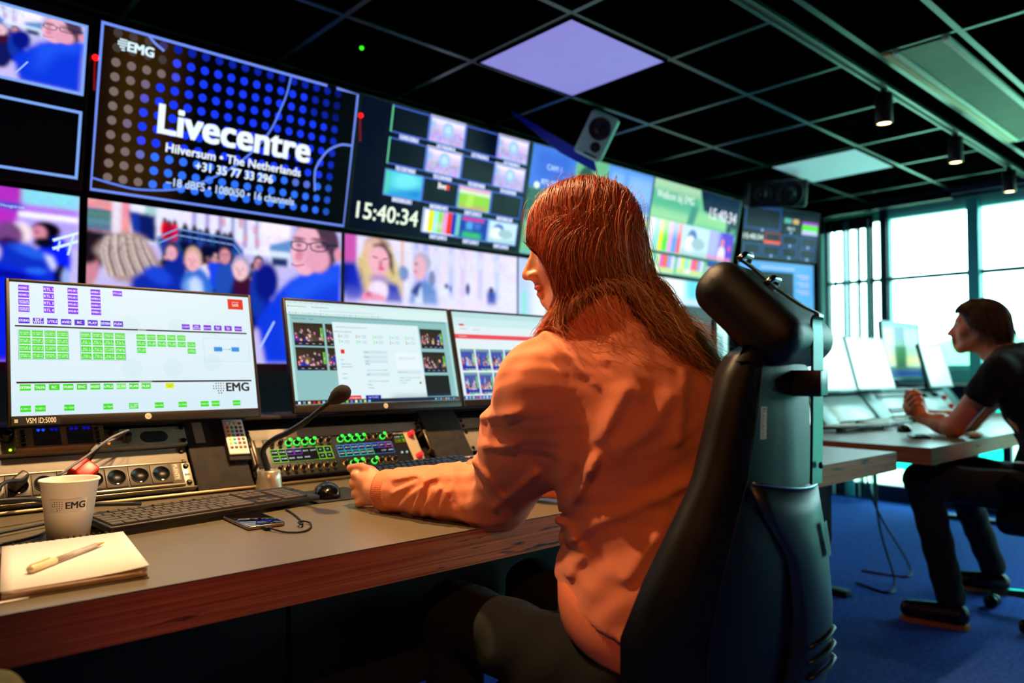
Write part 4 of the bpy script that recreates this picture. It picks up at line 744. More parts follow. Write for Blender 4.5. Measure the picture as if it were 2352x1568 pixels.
# ---------------------------------------------------------------- desk monitors
M_disp = vcmat('monitor_picture', .98, rough=.35)
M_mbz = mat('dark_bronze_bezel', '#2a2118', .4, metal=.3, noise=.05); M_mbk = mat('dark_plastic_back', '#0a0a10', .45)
def monitor(pic, x0, y0, z0, w, h, label, tilt=(0, .08, .318), ux=(1, 0, 0), logo=True, chin=.022, sticker=None, group='computer monitors on the desks', bm=M_mbz):
    F = frame((x0, y0, z0), ux, tilt); r = root('computer_monitor', F @ Vector((w/2, 0, 0)), 0, label, 'monitor', group)
    place('screen', pic.mesh('screen', F @ Matrix.Translation((.007, chin, .0005)), w-.014, h-chin-.007, M_disp), r)
    B('bezel', bm, lambda b: (b.box((0, 0, -.012), (.0065, h, .003), .001), b.box((w-.0065, 0, -.012), (w, h, .003), .001), b.box((.0065, h-.0065, -.012), (w-.0065, h, .003), .001), b.box((.0065, 0, -.012), (w-.0065, chin-.0005, .004), .001)), r, F)
    B('back_shell', M_mbk, lambda b: (b.box((.004, .004, -.028), (w-.004, h-.004, -.0005), .006), b.box((w*.25, h*.15, -.05), (w*.75, h*.75, -.028), .01)), r, F)
    q = F @ Vector((w/2, h*.4, -.05)); zf = .915 if z0 > .9 else .75
    B('stand', M_blk, lambda b: (b.box((q.x-.03, q.y-.005, zf+.012), (q.x+.03, q.y+.03, q.z), .004), b.box((q.x-.1, q.y-.06, zf+.0075), (q.x+.1, q.y+.10, zf+.014), .003)), r)
    if logo:
        q = Pic(4, 4, '#2a2118', 1); q.disc(.5, .5, .48, '#d8ccb0', 24).t('hp', .52, .68, .42, '#3a3024', off=.0); decal('logo', q, F @ Matrix.Translation((w/2-.007, .0035, .0045)), .015, .015, M_print, r)
    if sticker:
        q = Pic(4, 4, '#050505', 7.5); q.t(sticker, .60, .8, .62, '#ffe8d0', off=.01, maxw=.62).r(.06, .3, .13, .7, '#c8b898'); decal('label_sticker', q, F @ Matrix.Translation((.006, .001, .0048)), .09, .019, M_print, r)
    return r
# monitor 1: router control page
p = Pic(24, 14, '#dff3fb', 1.78); p.R(0, .9, 1, 1, '#c8e8fa', 1)
for x, y in ((.45, .65), (.62, .65), (.8, .6), (.45, .3), (.65, .3), (.82, .3)): p.disc(x, y, .075, '#d8f0f6', 28)
pu, gr = '#8010f8', '#30e010'
def btn(x, y, t, c, w=.0385, h=.045, tc='#ffffff', th=.016, off=.015):
    p.r(x, y, x+w, y+h, c); L = t.split('|')
    for k, s_ in enumerate(L): p.t(s_, x+w/2, y + h/2 + th*.5 + (k-(len(L)-1)/2)*th*1.15, th, tc, off=off, maxw=w*.88)
for c, (x, T) in enumerate(((.030, ['REDBEE 1', 'REDBEE 2', 'QATAR SNP|1 (REDBEE 3)', 'QATAR SNP|2 (REDBEE 4)']), (.119, ['RTL 1', 'RTL 2', 'RTL 3', 'RTL 4']), (.208, ['EMG-BE 1', 'EMG-BE 2', 'EMG-BE 3', 'EMG-BE 4']), (.296, ['NIMBRA 1', 'NIMBRA 2', 'NIMBRA 3', 'NIMBRA 4']), (.384, ['IPTV LC01']))):
    for k, t in enumerate(T): btn(x, .02 + k*.0545, t, pu, th=.021 if c == 1 else (.012 if '|' in t else .015))
for k, t in enumerate(('STUDIO', 'SAT|WMT', 'UTILS', 'AVID', 'RC', 'PLAY', 'EXTERN', 'FLEX')): btn(.029 + k*.0503, .2715, t, '#5808e0' if k != 6 else '#3808d8', th=.018, off=.03)
btn(.894, .028, '|Lock|', '#e02008', .075, .093, th=.02); p.r(.915, .055, .948, .058, '#ffffff').r(.915, .09, .948, .093, '#ffffff')
p.r(.016, .331, .976, .343, '#101018').r(.018, .752, .979, .765, '#101018').t('BRONNEN', .497, .342, .009, '#ffffff', off=0).t('BESTEMMINGEN', .50, .763, .009, '#ffffff', off=0)
for k, t in enumerate(('LC IDENT', 'EMG|Showreel', 'SyncGen', 'Black|HD', 'Bars|HD', 'testbeeld')): btn(.67 + k*.0495, .2745, t, '#8020e0', .036, .045, th=.012)
p.fr(.026, .364, .206, .590, '#90b8c8', .002).fr(.248, .366, .425, .590, '#90b8c8', .002)
TA = ['SAT DOWN 1', 'SAT DOWN 2', 'SAT DOWN 3', 'SAT DOWN 4', 'EMG-BE 1', 'EMG-BE 2', 'SAT DOWN 7', 'RTL INT', 'EMG-BE 3', 'SAT VLN 8', 'SAT 28 EURO', 'TX INTERN', 'SNELLRUN 1', 'EVS LIM 1.7', 'REMONIS 1', 'BW CLEAN']
TB = ['REDBEE 1', 'REDBEE 2', 'WARSCHAU', 'WARSCHAU 2', 'RTL 1', 'RTL 2', 'RTL 3', 'RTL 4', 'RC1 1', 'RC1 2', 'EVT SIDE', 'Ladingsteen', 'TNS 1', 'TNS 2', 'Arte 1', 'Arte 4']
for k in range(16): btn(.0297 + (k % 4)*.0447, .370 + (k//4)*.0557, TA[k] + '|LC-MV-%d' % (k+1), gr, .0395, .046, th=.0125, off=0); btn(.2515 + (k % 4)*.0442, .3715 + (k//4)*.0555, TB[k] + '|LC-MV-%d' % (k+17), gr, .0385, .046, th=.0125, off=0)
for k in range(5): btn(.471 + k*.0435, .374, ('LC-Quad TX', 'EVS LIM RR', 'LC IDENT', 'MPEG2B 5', 'LC-MNTR 01')[k] + '|LC RX MON %d' % (k+1), gr, .037, .044, th=.011, off=0)
for k in range(6): btn(.471 + k*.0435, .429, ('EVS LIM', 'WMT - 9003', 'WMT - 18001', 'WMT - 18003', 'WMT - 12029', 'RC TIE 2')[k] + '|LC RX MON%d' % (k+6), gr, .037, .044, th=.011, off=0)
btn(.471, .484, 'WMT - 12009|LC TX MV 3', gr, .037, .044, th=.011, off=0); btn(.688, .484, 'TX RESULT|LC TX MON 8', gr, .037, .044, th=.011, off=0)
p.fr(.762, .391, .979, .589, '#a8d4d8', .0012); btn(.81, .465, 'LC IDENT', '#3898f0', .039, .04, '#183868', .012, 0); btn(.893, .464, 'LC RX|MON 2', '#38a0f0', .038, .04, '#183868', .012, 0); p.line([(.85, .485), (.89, .485)], .003, '#60a0b0').disc(.885, .485, .007, '#80b8c0')
for k, t in enumerate(('EXTERN', 'TALPA', 'RC', 'STUDIO', 'ENC', 'INGEST', 'UTILS', 'LC-MV', 'PC-MV', 'FLEX')): btn(.0285 + k*.0503, .7735, t, gr if k != 7 else '#70f060', .038, .045, th=.018, off=.03)
btn(.581, .773, 'VCOM|A32', '#e8f020', .036, .044, '#a0a810', .013, 0)
for x, t in ((.0285, 'PL1 EIZO 1.1'), (.079, 'PL1 EIZO 1.2'), (.181, 'PL1 OLED'), (.326, 'LC Oled1'), (.426, 'LC BM|-INGEST'), (.531, 'Desk 2 Flex'), (.631, 'LC Oled2'), (.729, 'PG MON1 575'), (.779, 'PG MON2 575'), (.878, 'SenMonit 01')): btn(x, .929, t, gr, .037, .045, th=.014, off=0)
p.t('EMG', .908, .848, .071, '#2a2420', off=.045, maxw=.118)
for j, n in enumerate((4, 5, 5, 3, 2)):
    for i in range(n): p.disc(.8405 - i*.0115 - (0 if j < 3 else .0058*(j-2)) + (.003 if j == 3 else 0), .783 + j*.0205, .0052, ('#e01020', '#f08010', '#2060f0')[j] if i == 0 and j < 3 else '#101010', 10)
monitor(p, .270, 1.880, .928, .551, .331, 'wide desk monitor showing purple and green button rows, left of the remote control', sticker='VSM ID:5000')
# monitor 2: browser
def feed(p, x0, y0, x1, y1, seed, dark=True, cut=9):
    r = random.Random(seed); q = Pic(60, 38, '#2a2018' if dark else '#4050b0', 1.6)
    q.crowd(0, .25, 1, .8, 16, .16, seed, ('#201828', '#483828', '#1028b0', '#605040', '#101820') if dark else ('#1838c0', '#c0c8e8', '#403060', '#e0e0e8'))
    q.N(.8, 2, 2); q.R(0, .8, 1, 1, '#0a0a12' if dark else '#1018a0').R(0, 0, 1, .09, '#101010' if dark else '#80b0a0', 0, .7); blend(p, q, x0, y0, x1, y1)
    p.r(x0+.002, y0+(y1-y0)*.55, x0+.018, y0+(y1-y0)*.7, '#c02018').tri([(x0+.007, y0+(y1-y0)*.59), (x0+.014, y0+(y1-y0)*.63), (x0+.007, y0+(y1-y0)*.67)], [(0, 1, 2)], '#f0d0d0')
    for k in range(2 if x1 < cut else 0): p.r(x1-.02+.008*k, y0+.04, x1-.016+.008*k, y0+(y1-y0)*.7, '#80f050')
    for k in range(4 if x1 < cut else 1): p.r(x0+.02+k*(x1-x0)*.22, y0+(y1-y0)*.88, x0+.035+k*(x1-x0)*.22, y0+(y1-y0)*.91, '#a0a8c0')
p = Pic(240, 135, '#8fc4c4', 1.72); p.R(0, 0, 1, .135, '#d4f2f2').R(0, .03, 1, .135, '#dcf6f6').R(0, .133, 1, .15, '#7cb0b0').R(0, .135, .016, .96, '#b8e4e4').R(.98, .13, 1, .96, '#b0dede')
feed(p, .03, .216, .193, .44, 3); feed(p, .204, .217, .30, .44, 4, cut=.2); feed(p, .03, .457, .194, .68, 5); feed(p, .204, .457, .30, .68, 6, cut=.2); feed(p, .79, .226, .945, .443, 7); feed(p, .788, .477, .945, .70, 8); p.R(.76, .73, .946, .955, '#04040a').R(.76, .93, .946, .955, '#08084a')
p.R(.245, .19, .782, .962, '#e2f6fa'); p.R(.0, .962, 1, 1, '#061028').R(.55, .962, .8, 1, '#08104a', 5)
for i in range(8): p.r(.01+.03*i, .012, .03+.03*i, .017, '#a8c8c8')
p.r(.008, .047, .016, .058, '#d04030').r(.02, .05, .11, .056, '#90a8a8').r(.14, .047, .146, .058, '#e06030').r(.15, .05, .235, .056, '#90a8a8').r(.18, .083, .5, .088, '#b0ccd0')
for i in range(16): p.r(.012+.034*i, .112, .018+.034*i, .122, ('#4070d0', '#30a050', '#e0c040', '#90a8a8', '#e06040')[i % 5]).r(.022+.034*i, .115, .04+.034*i, .119, '#98b0b4')
p.t('Online Only', .062, .18, .018, '#386068', off=0).t('Sort', .13, .182, .018, '#386068', off=0)
for t, x in (('Info', .273), ('Alls', .29), ('Settings', .313), ('Location', .345), ('Support', .378), ('Selected Stream', .42)): p.t(t, x, .245, .013, '#688890', off=0, maxw=.05)
p.t('AVIWEST DMNG_EL_800037-140395', .30, .293, .013, '#386070', off=0, maxw=.105)
for j in range(2):
    for i in range(5):
        x, y = .273+.103*i, .31+.055*j; c = '#c08060' if (j == 0 and i < 2) or (j == 1 and i > 2) else '#50f050'; p.r(x, y, x+.004, y+.04, c).r(x+.012, y+.014, x+.022, y+.03, '#b0c8cc').t('%d. Modem' % (i+1), x+.045, y+.018, .012, '#689098', off=0, maxw=.03).t('5.3 Mbps', x+.045, y+.036, .011, '#88a8b0', off=0, maxw=.03)
p.r(.275, .466, .297, .508, '#e02010')
for t, y in (('Input', .575), ('Input Format', .617), ('Selected Bitrate', .645), ('Codec', .715), ('Delay', .757)): p.t(t, .27, y, .013, '#487880', 'l', 0, .065)
for y in (.472, .522, .566, .70): p.r(.408, y, .553, y+.034, '#cfe8ee').t(('Standby', 'Disabled', 'SDI', 'HEVC')[int((y > .5) + (y > .55) + (y > .6))], .425, y+.024, .012, '#507880', off=0, maxw=.03)
p.t('1080i50', .425, .617, .012, '#305860', off=0); p.t('6 Mbps', .425, .826, .012, '#306068', off=0); p.t('5.4 Mbps', .43, .858, .012, '#306068', off=0)
for y in (.675, .785): p.line([(.45, y), (.51, y)], .004, '#d08080').disc(.425, y, .012, '#c0e0e8').disc(.44, y, .012, '#c8e8f0').disc(.52, y, .012, '#c0e0e8').disc(.535, y, .012, '#c0e0e8')
p.r(.605, .485, .757, .66, '#ecfafc').line([(.62+.0045*i, .55 + .018*math.sin(i*1.7)+.02*(i > 18)*math.sin(i*3.1)) for i in range(27)], .003, '#90b8d8').r(.605, .68, .757, .71, '#d4eaf0').t('Unified input to', .64, .70, .012, '#88a8b0', off=0)
p.t('1: DMNG_DE_113 Playout 1: Nemox 26422', .68, .758, .012, '#408868', off=0, maxw=.14).t('output 1: SDI/RM', .645, .785, .012, '#508898', off=0).r(.613, .805, .655, .811, '#50f060').r(.74, .797, .752, .818, '#b02020')
btn(.271, .925, 'Go To Management', '#e03040', .093, .04, th=.016, off=0); btn(.39, .925, 'Go To EZ1', '#0818a8', .092, .04, th=.016, off=0)
for i in range(16): p.r(.012+.026*i, .97, .026+.026*i, .993, ('#e0f0ff', '#80a0b0', '#f0e0a0', '#c01818', '#f07030', '#a0c8e0', '#203060', '#e03020', '#60e080', '#c0f0f0', '#80d060', '#5090f0', '#e0ffe0', '#60c0c0', '#d0e080', '#80c0ff')[i])
for i in range(9): p.r(.83+.018*i, .972, .838+.018*i, .99, ('#c0e0e0', '#4080e0', '#60e0e0', '#e04040', '#c0e0e0')[i % 5])
monitor(p, .912, 1.880, .932, .572, .326, 'desk monitor with a grey web page, behind the microphone')
# monitor 3
p = Pic(240, 135, '#e6f4f8', 1.72); p.R(0, 0, 1, .06, '#bfe6e8').R(0, .06, 1, .16, '#d0f0f2').R(0, .259, 1, .306, '#f04858').R(.045, .135, .08, .16, '#e04858'); p.t('Clusters', .03, .292, .022, '#ffe0e0', off=0, al='l').t('LiveCentre', .075, .2, .016, '#c05050', off=0).t('connected', .17, .205, .014, '#789098', off=0)
for j in range(2):
    for i in range(4): feed(p, .024+.118*i, .432+.27*j, .13+.118*i, .68+.27*j, 20+i+4*j, False); [p.disc(.032+.118*i+.011*k, .665+.27*j, .007, '#f040a0' if k < 2 else '#60f060', 8) for k in range(9)]
p.R(0, .96, 1, 1, '#1020a0')
for i in range(12): p.r(.012+.026*i, .967, .026+.026*i, .99, ('#c0f0f0', '#80c0f0', '#a0f0a0', '#f03080', '#f0a0c0', '#a0d0f0')[i % 6])
monitor(p, 1.490, 1.880, .932, .568, .326, 'desk monitor with a red banner page, partly hidden by the pink sleeve')
p = Pic(16, 9, '#d8f4f8'); monitor(p, 2.10, 1.880, .932, .56, .326, 'desk monitor with a pale page hidden behind the woman')
p = Pic(48, 27, '#e4fafa'); p.R(0, 0, 1, .05, '#a0e8e0').R(.1, .25, .9, .27, '#d4f0f4')
monitor(p, 3.30, 1.880, .932, .54, .326, 'pale lit monitor on the window desk, mostly hidden by the headrest', logo=False)
p = Pic(48, 27, '#d0fafa'); p.R(0, .0, 1, .12, '#d8fffc')
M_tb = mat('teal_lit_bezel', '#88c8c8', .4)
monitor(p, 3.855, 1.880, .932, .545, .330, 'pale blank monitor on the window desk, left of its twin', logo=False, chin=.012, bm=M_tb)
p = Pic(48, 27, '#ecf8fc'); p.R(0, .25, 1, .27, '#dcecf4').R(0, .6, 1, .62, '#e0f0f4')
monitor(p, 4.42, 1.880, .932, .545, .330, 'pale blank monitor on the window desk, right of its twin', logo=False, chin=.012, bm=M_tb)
p = Pic(96, 60, '#1a5a60'); p.R(0, 0, 1, 1, '#2c7f7c').R(.0, .0, 1, .07, '#50a8a0').R(.02, .1, .3, .78, '#c0f0d0', 1).R(.3, .08, .58, .8, '#1c6038', 1).R(.32, .08, .56, .35, '#103c68', 3).R(.58, .1, .96, .78, '#a8f0c8', 1).R(.02, .55, .3, .76, '#e0f0a0', 3).R(.58, .6, .96, .76, '#e8e890', 3).R(.3, .4, .58, .7, '#208830', 4).R(0, .8, 1, .92, '#207068').R(0, .88, 1, .96, '#1038a0', 1)  # green, teal and blue blocks drawn on the display
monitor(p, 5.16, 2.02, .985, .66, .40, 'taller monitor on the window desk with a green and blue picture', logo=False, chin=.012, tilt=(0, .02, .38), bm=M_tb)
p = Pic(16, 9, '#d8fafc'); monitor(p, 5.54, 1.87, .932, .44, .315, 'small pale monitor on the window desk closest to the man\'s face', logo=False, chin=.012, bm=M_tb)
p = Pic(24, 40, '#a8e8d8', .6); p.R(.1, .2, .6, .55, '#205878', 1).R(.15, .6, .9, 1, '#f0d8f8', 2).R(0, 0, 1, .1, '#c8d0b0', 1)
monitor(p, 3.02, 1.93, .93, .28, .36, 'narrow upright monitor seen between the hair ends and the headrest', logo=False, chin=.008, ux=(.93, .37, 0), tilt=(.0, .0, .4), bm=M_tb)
# ---------------------------------------------------------------- keyboards
M_key = mat('bronze_black_key', '#4a4234', .4, noise=.1); M_kbody = mat('black_keyboard_body', '#14110d', .45)
def keyrows(full=True):
    L = []; y = [.105, .082, .063, .044, .025, .006]; u = .019
    L += [(.006, y[0], 1)] + [(.006+u*(2+i+(.5*(i//4))), y[0], 1) for i in range(12)]
    L += [(.006+u*i, y[1], 1) for i in range(13)] + [(.006+u*13, y[1], 2)]
    L += [(.006, y[2], 1.5)] + [(.006+u*(1.5+i), y[2], 1) for i in range(12)] + [(.006+u*13.5, y[2], 1.5)]
    L += [(.006, y[3], 1.75)] + [(.006+u*(1.75+i), y[3], 1) for i in range(11)] + [(.006+u*12.75, y[3], 2.25)]
    L += [(.006, y[4], 2.25)] + [(.006+u*(2.25+i), y[4], 1) for i in range(10)] + [(.006+u*12.25, y[4], 2.75)]
    L += [(.006, y[5], 1.25), (.006+u*1.25, y[5], 1.25), (.006+u*2.5, y[5], 1.25), (.006+u*3.75, y[5], 6.25), (.006+u*10, y[5], 1.25), (.006+u*11.25, y[5], 1.25), (.006+u*12.5, y[5], 2.5)]
    if full:
        x = .006+u*15.4; L += [(x+u*i, y[j], 1) for j in (0, 1, 2) for i in range(3)] + [(x+u, y[4], 1)] + [(x+u*i, y[5], 1) for i in range(3)]
        x = .006+u*18.8; L += [(x+u*i, y[j], 1) for j in (1, 2, 3, 4) for i in range(3)] + [(x+u*3, y[1], 1), (x, y[5], 2), (x+u*2, y[5], 1)]
    return L
def keyboard(loc, rz, label, high=False, full=True, M_body=M_kbody, M_k=M_key, sc=1, sep=True, thick=.012, tiltz=.05):
    Rt = Matrix.Translation(loc) @ Matrix.Rotation(rz, 4, 'Z') @ Matrix.Rotation(tiltz, 4, 'X') @ Matrix.Scale(sc, 4); w = .449 if full else .30
    r = root('keyboard', loc, rz, label, 'keyboard')
    B('body', M_body, lambda b: (b.box((0, 0, .0), (w, .132, thick), .003), b.box((.01, .1, -.0065-.10*tiltz), (.06, .12, .002)), b.box((w-.06, .1, -.0065-.10*tiltz), (w-.01, .12, .002))), r, Rt)
    cache = {}; P = WM[r.name].inverted()
    if not sep: 
        o = B('keys', M_k, lambda b: [b.box((x+.001, y+.001, thick), (x+.019*k-.002, y+.0175, thick+.005), .0015, 1) for x, y, k in keyrows(full)], r, Rt); o['kind'] = 'stuff'; return r
    for x, y, k in keyrows(full):
        if k not in cache:
            b = MB(); b.use(M_k); hh = .009 if high else .0035; W_ = .019*k-.002; t = .0025 if high else .0008
            b.ring([[(0, 0, 0), (W_, 0, 0), (W_, .0168, 0), (0, .0168, 0)], [(0, 0, hh*.4), (W_, 0, hh*.4), (W_, .0168, hh*.4), (0, .0168, hh*.4)], [(t, t*.6, hh), (W_-t, t*.6, hh), (W_-t, .0168-t, hh), (t, .0168-t, hh)]], smooth=False)
            if high: b.use(mat('cyan_key_light', '#103040', .4, emit='#58c8e8', es=.6)); b.box((-.0008, -.0006, -.001), (W_+.0008, .0174, .0012))
            cache[k] = b.mesh('key')
        o = bpy.data.objects.new('key', cache[k]); COL.objects.link(o); o.parent = r; o.matrix_local = P @ Rt @ Matrix.Translation((x+.001, y+.0005, thick))
    return r
keyboard((.366, 1.468, DZ+.0075), .152, 'flat black keyboard on the desk between paper cup and phone', tiltz=.05)
keyboard((.975, 1.545, DZ+.009), .05, 'mechanical keyboard with raised black keys and pale plate behind the pink sleeve', high=True, M_body=mat('champagne_keyboard_plate', '#c8b080', .35), M_k=mat('glossy_black_key', '#0a0a0c', .3), thick=.022, tiltz=.16)
M_wk = mat('pale_key_caps', '#b8c8c0', .4)
keyboard((4.02, 1.66, DZ+.009), math.pi*1.02-.22, 'pale keyboard at the near end of the window desk, its keys catching daylight', sc=1, full=True, M_k=M_wk, sep=False, M_body=mat('dark_brown_body', '#1c120a', .5))
keyboard((4.02, 1.60, DZ+.009), .02, 'second pale keyboard on the window desk, behind the mouse', sc=1, full=True, M_k=M_wk, sep=False)
# mice
def mouse(loc, rz, label, m):
    Mx = Matrix.Translation(loc) @ Matrix.Rotation(rz, 4, 'Z'); r = root('computer_mouse', loc, rz, label, 'mouse'); R = []
    for i in range(13):
        t = i/12; y = -.055+.11*t; hw = .033*math.sqrt(max(0, 1-(2*t-1)**4))*(1-.1*t)+.0005; hh = .036*math.sin(math.pi*(.08+.84*t)**.8)**.8+.001
        R.append([(hw*math.cos(a), y, max(0.0008, hh*max(0, math.sin(a))**.7)) for a in [math.pi*k/10 for k in range(11)]] + [(-hw*.9, y, .0008), (hw*.9, y, .0008)])
    B('shell', m, lambda b: b.ring(R), r, Mx); B('wheel', M_kbody, lambda b: b.cyl((-.004, .028, .027), (.004, .028, .027), .008), r, Mx); return r
mouse((.862, 1.602, DZ), -.5, 'glossy black mouse on the desk beside the woman\'s hand', mat('glossy_black_plastic', '#0a0806', .18))
mouse((3.92, 1.45, DZ), -1.1, 'dark bronze mouse on the window desk in front of the second keyboard', mat('bronze_black_plastic', '#1c120a', .25))
mouse((4.68, 1.68, DZ), -1.1, 'dark mouse on the window desk by the man\'s hands', mat('bronze_black_plastic', '#1c120a', .25))
o = B('mouse_mat', mat('black_mat', '#0a0a0a', .7), lambda b: b.box((.80, 1.535, DZ+.0002), (.965, 1.70, DZ+.003), .001)); tag(o, 'thin black mouse mat under the mouse', 'mouse mat')
# --- gooseneck microphone
mi = root('gooseneck_microphone', (.805, 1.79, DZ), 0, 'gooseneck microphone with black foam tip on a silver round base', 'microphone')
B('base', mat('brushed_silver', '#cfc4b0', .3, metal=.7), lambda b: b.lathe([(.0325, 0), (.0325, .004), (.029, .03), (.027, .048), (.024, .050), (.0005, .050)], 36, (.805, 1.79, DZ)), mi)
NP = smoothpath([(.802, 1.79, .795), (.785, 1.775, .83), (.772, 1.75, .858), (.777, 1.70, .885), (.785, 1.65, .902), (.792, 1.58, .93), (.799, 1.51, .965), (.802, 1.465, .985)], 10)
B('gooseneck', mat('black_gooseneck', '#0e0a08', .4, metal=.3), lambda b: b.tube(NP, [.0065 + .0006*(i % 2 if i < 52 else 0) - (.0012 if i > 52 else 0) for i in range(len(NP))], 12), mi)
d = (Vector((.805, 1.40, 1.012)) - Vector((.802, 1.465, .985))).normalized()
B('foam_windscreen', mat('black_foam', '#1c120c', .95, noise=.5, nscale=500, bump=1, bscale=900), lambda b: b.lathe([(.001, -.012), (.009, -.012), (.0125, 0), (.0165, .012), (.0185, .026), (.0175, .040), (.0125, .050), (.006, .0545), (.0005, .0555)], 28, Vector((.802, 1.462, .986)), d), mi)
# --- phone with cable
ph = root('smartphone', (.612, 1.43, DZ), 0, 'black smartphone lying face up on the desk with a cable plugged in', 'phone'); PM = Matrix.Translation((.613, 1.432, DZ)) @ Matrix.Rotation(-.035, 4, 'Z')
B('body', mat('silver_phone_frame', '#9a9088', .25, metal=.8), lambda b: b.box((-.036, -.068, .0003), (.036, .068, .008), .0035, 3), ph, PM)
B('screen', mat('black_phone_glass', '#04040a', .05, spec=.8), lambda b: b.box((-.0345, -.0665, .0079), (.0345, .0665, .0084), .0003), ph, PM)
CP = smoothpath([(.605, 1.352, .757), (.606, 1.335, .755), (.618, 1.30, .7525), (.645, 1.285, .7525), (.672, 1.31, .7525), (.688, 1.345, .7535), (.680, 1.358, .7555), (.664, 1.345, .757), (.662, 1.327, .757), (.680, 1.36, .753), (.697, 1.416, .7525), (.71, 1.47, .7525), (.716, 1.512, .7535)])
o = root('charging_cable', (.66, 1.4, DZ), 0, 'thin black charging cable curling on the desk beside the phone', 'cable')
B('lead', M_rub, lambda b: b.tube(CP, .0019, 8), o); B('plug', M_rub, lambda b: b.box((.599, 1.342, .7515), (.611, 1.3625, .7575), .002), o)
# --- paper cup
cu = root('paper_cup', (.312, 1.515, DZ), 0, 'white paper cup with a dotted black logo standing behind the notebook', 'cup'); CX, CY = .312, 1.515
B('cup_wall', mat('white_paper', '#ece2d4', .55), lambda b: b.lathe([(.0005, .006), (.031, .006), (.031, .0), (.0325, .0), (.0455, .101), (.0475, .102), (.0485, .104), (.0475, .1062), (.0455, .106), (.0440, .104), (.0315, .008), (.0005, .008)], 48, (CX, CY, DZ)), cu)
def wrap(pic, name, w, h, a0, z0, m, parent):
    me = pic.mesh(name, I4, w, h, m); co = np.array([v.co[:] for v in me.vertices])
    for v, c in zip(me.vertices, co):
        z = z0 + c[1]; rad = .0325 + (.013/.101)*z + .0004 + c[2]*.3; a = a0 + (c[0]-w/2)/.042; v.co = (CX + rad*math.cos(a), CY + rad*math.sin(a), DZ + z)
    return place(name, me, parent)
q = Pic(2, 2, '#ece2d4', 2.6); q.tri([(0, 0), (0, 0), (0, 0)], [], '#ece2d4')
q2 = Pic(2, 2, '#ece2d4', 2.6); q2.t('EMG', .70, .70, .48, '#1c1418', off=.05, maxw=.58)
for j, n in enumerate((4, 5, 5, 3, 2)):
    for i in range(n): q2.disc(.36 - i*.065 - (0 if j < 3 else .03*(j-2)) + (.02 if j == 3 else 0), .22 + j*.15, .042, '#e03040' if i == 0 and j == 0 else ('#806070' if i == 0 else '#3a2c34'), 8)
q2.w = 24; q2.h = 3; q2.a = np.zeros((3, 24, 3)) + lin('#ece2d4')
wrap(q2, 'logo', .062, .024, math.atan2(-.78, -.20), .052, M_print, cu)
# --- notebook and pen
nb = root('notebook', (.27, 1.32, DZ), 0, 'open spiral notebook with blank white pages at the left end of the desk', 'notebook')
NBF = frame((.165, 1.162, DZ), (.34-.165, -.006, 0), (.045, .31, 0), (0, 0, 1)); M_pg = mat('white_page', '#e4dedc', .7)
def pages(b, z0, z1, dx, curl, w=.172, h=.30):
    R = []
    for i in range(13):
        t = i/12; x = w*t; R.append([(x+dx, -.0 + 0*t, z0 + curl*t**4*.7), (x+dx, h*.99, z0), (x+dx, h*.99, z1), (x+dx, 0, z1 + curl*t**4)])
    b.ring(R)
B('cover', mat('brown_card_cover', '#5a4020', .7), lambda b: b.box((-.006, -.004, .0002), (.176, .30, .002)), nb, NBF)
B('page_block', mat('cream_page_edges', '#c8a890', .7, stretch=(1, 1, 30), noise=.3, nscale=40), lambda b: pages(b, .002, .012, 0, .001, .174), nb, NBF)
B('top_page', M_pg, lambda b: pages(b, .0122, .0132, -.002, .006, .178), nb, NBF)
B('loose_page', M_pg, lambda b: b.prism([(-.012, -.012), (.03, -.006), (.03, .1), (-.004, .1)], .0005, .0018), nb, NBF)
M_wire = mat('black_wire', '#1a1410', .35, metal=.5)
B('wire_binding', M_wire, lambda b: [b.tube([Vector((.012+.0097*i+dx, .30 + .006*math.cos(a), .0085 + .0075*math.sin(a))) for a in [2*math.pi*k/10 for k in range(10)]] , .0007, 5) for i in range(16) for dx in (0, .002)], nb, NBF)
pn = root('pen', (.27, 1.29, DZ+.02), 0, 'clear plastic pen with pale cap lying on the notebook', 'pen')
a, c = Vector((.207, 1.235, DZ+.0195)), Vector((.330, 1.352, DZ+.0188)); dd = (c-a).normalized()
B('barrel', mat('clear_plastic', '#f0e4d8', .1, trans=.6), lambda b: b.cyl(a + dd*.052, c - dd*.022, .0042, n=12), pn)
B('cap', mat('cream_cap', '#f0d8a8', .3), lambda b: (b.tube([a, a+dd*.003, a+dd*.052, a+dd*.054], [.0045, .0058, .0054, .004], 14), b.tube([a+dd*.002+Vector((0, 0, .0055)), a+dd*.04+Vector((0, 0, .0075))], .0014, 6)), pn)
B('tip', mat('amber_tip', '#b88840', .3), lambda b: b.cyl(c - dd*.022, c, .0036, .0006, 10), pn)
# --- small things on the window desk
for loc, rz, lb in (((3.60, 1.27, DZ), .5, 'smartphone lying on the window desk in front of the man'),):
    r = root('smartphone', loc, rz, lb, 'phone'); Mx = Matrix.Translation(loc) @ Matrix.Rotation(rz, 4, 'Z')
    B('body', mat('dark_phone_body', '#0a0812', .3), lambda b: b.box((-.075, -.036, .0003), (.075, .036, .009), .003), r, Mx); B('screen', mat('glossy_screen_glass', '#14282c', .04, spec=1), lambda b: b.box((-.072, -.033, .0089), (.072, .033, .0094)), r, Mx)
o = B('crumpled_paper', mat('white_tissue', '#dfeef0', .7), lambda b: b.sphere((3.78, 1.10, DZ+.014), (.06, .03, .0139), 10, 7)); tag(o, 'crumpled white tissue at the desk edge behind the man\'s elbow', 'tissue')
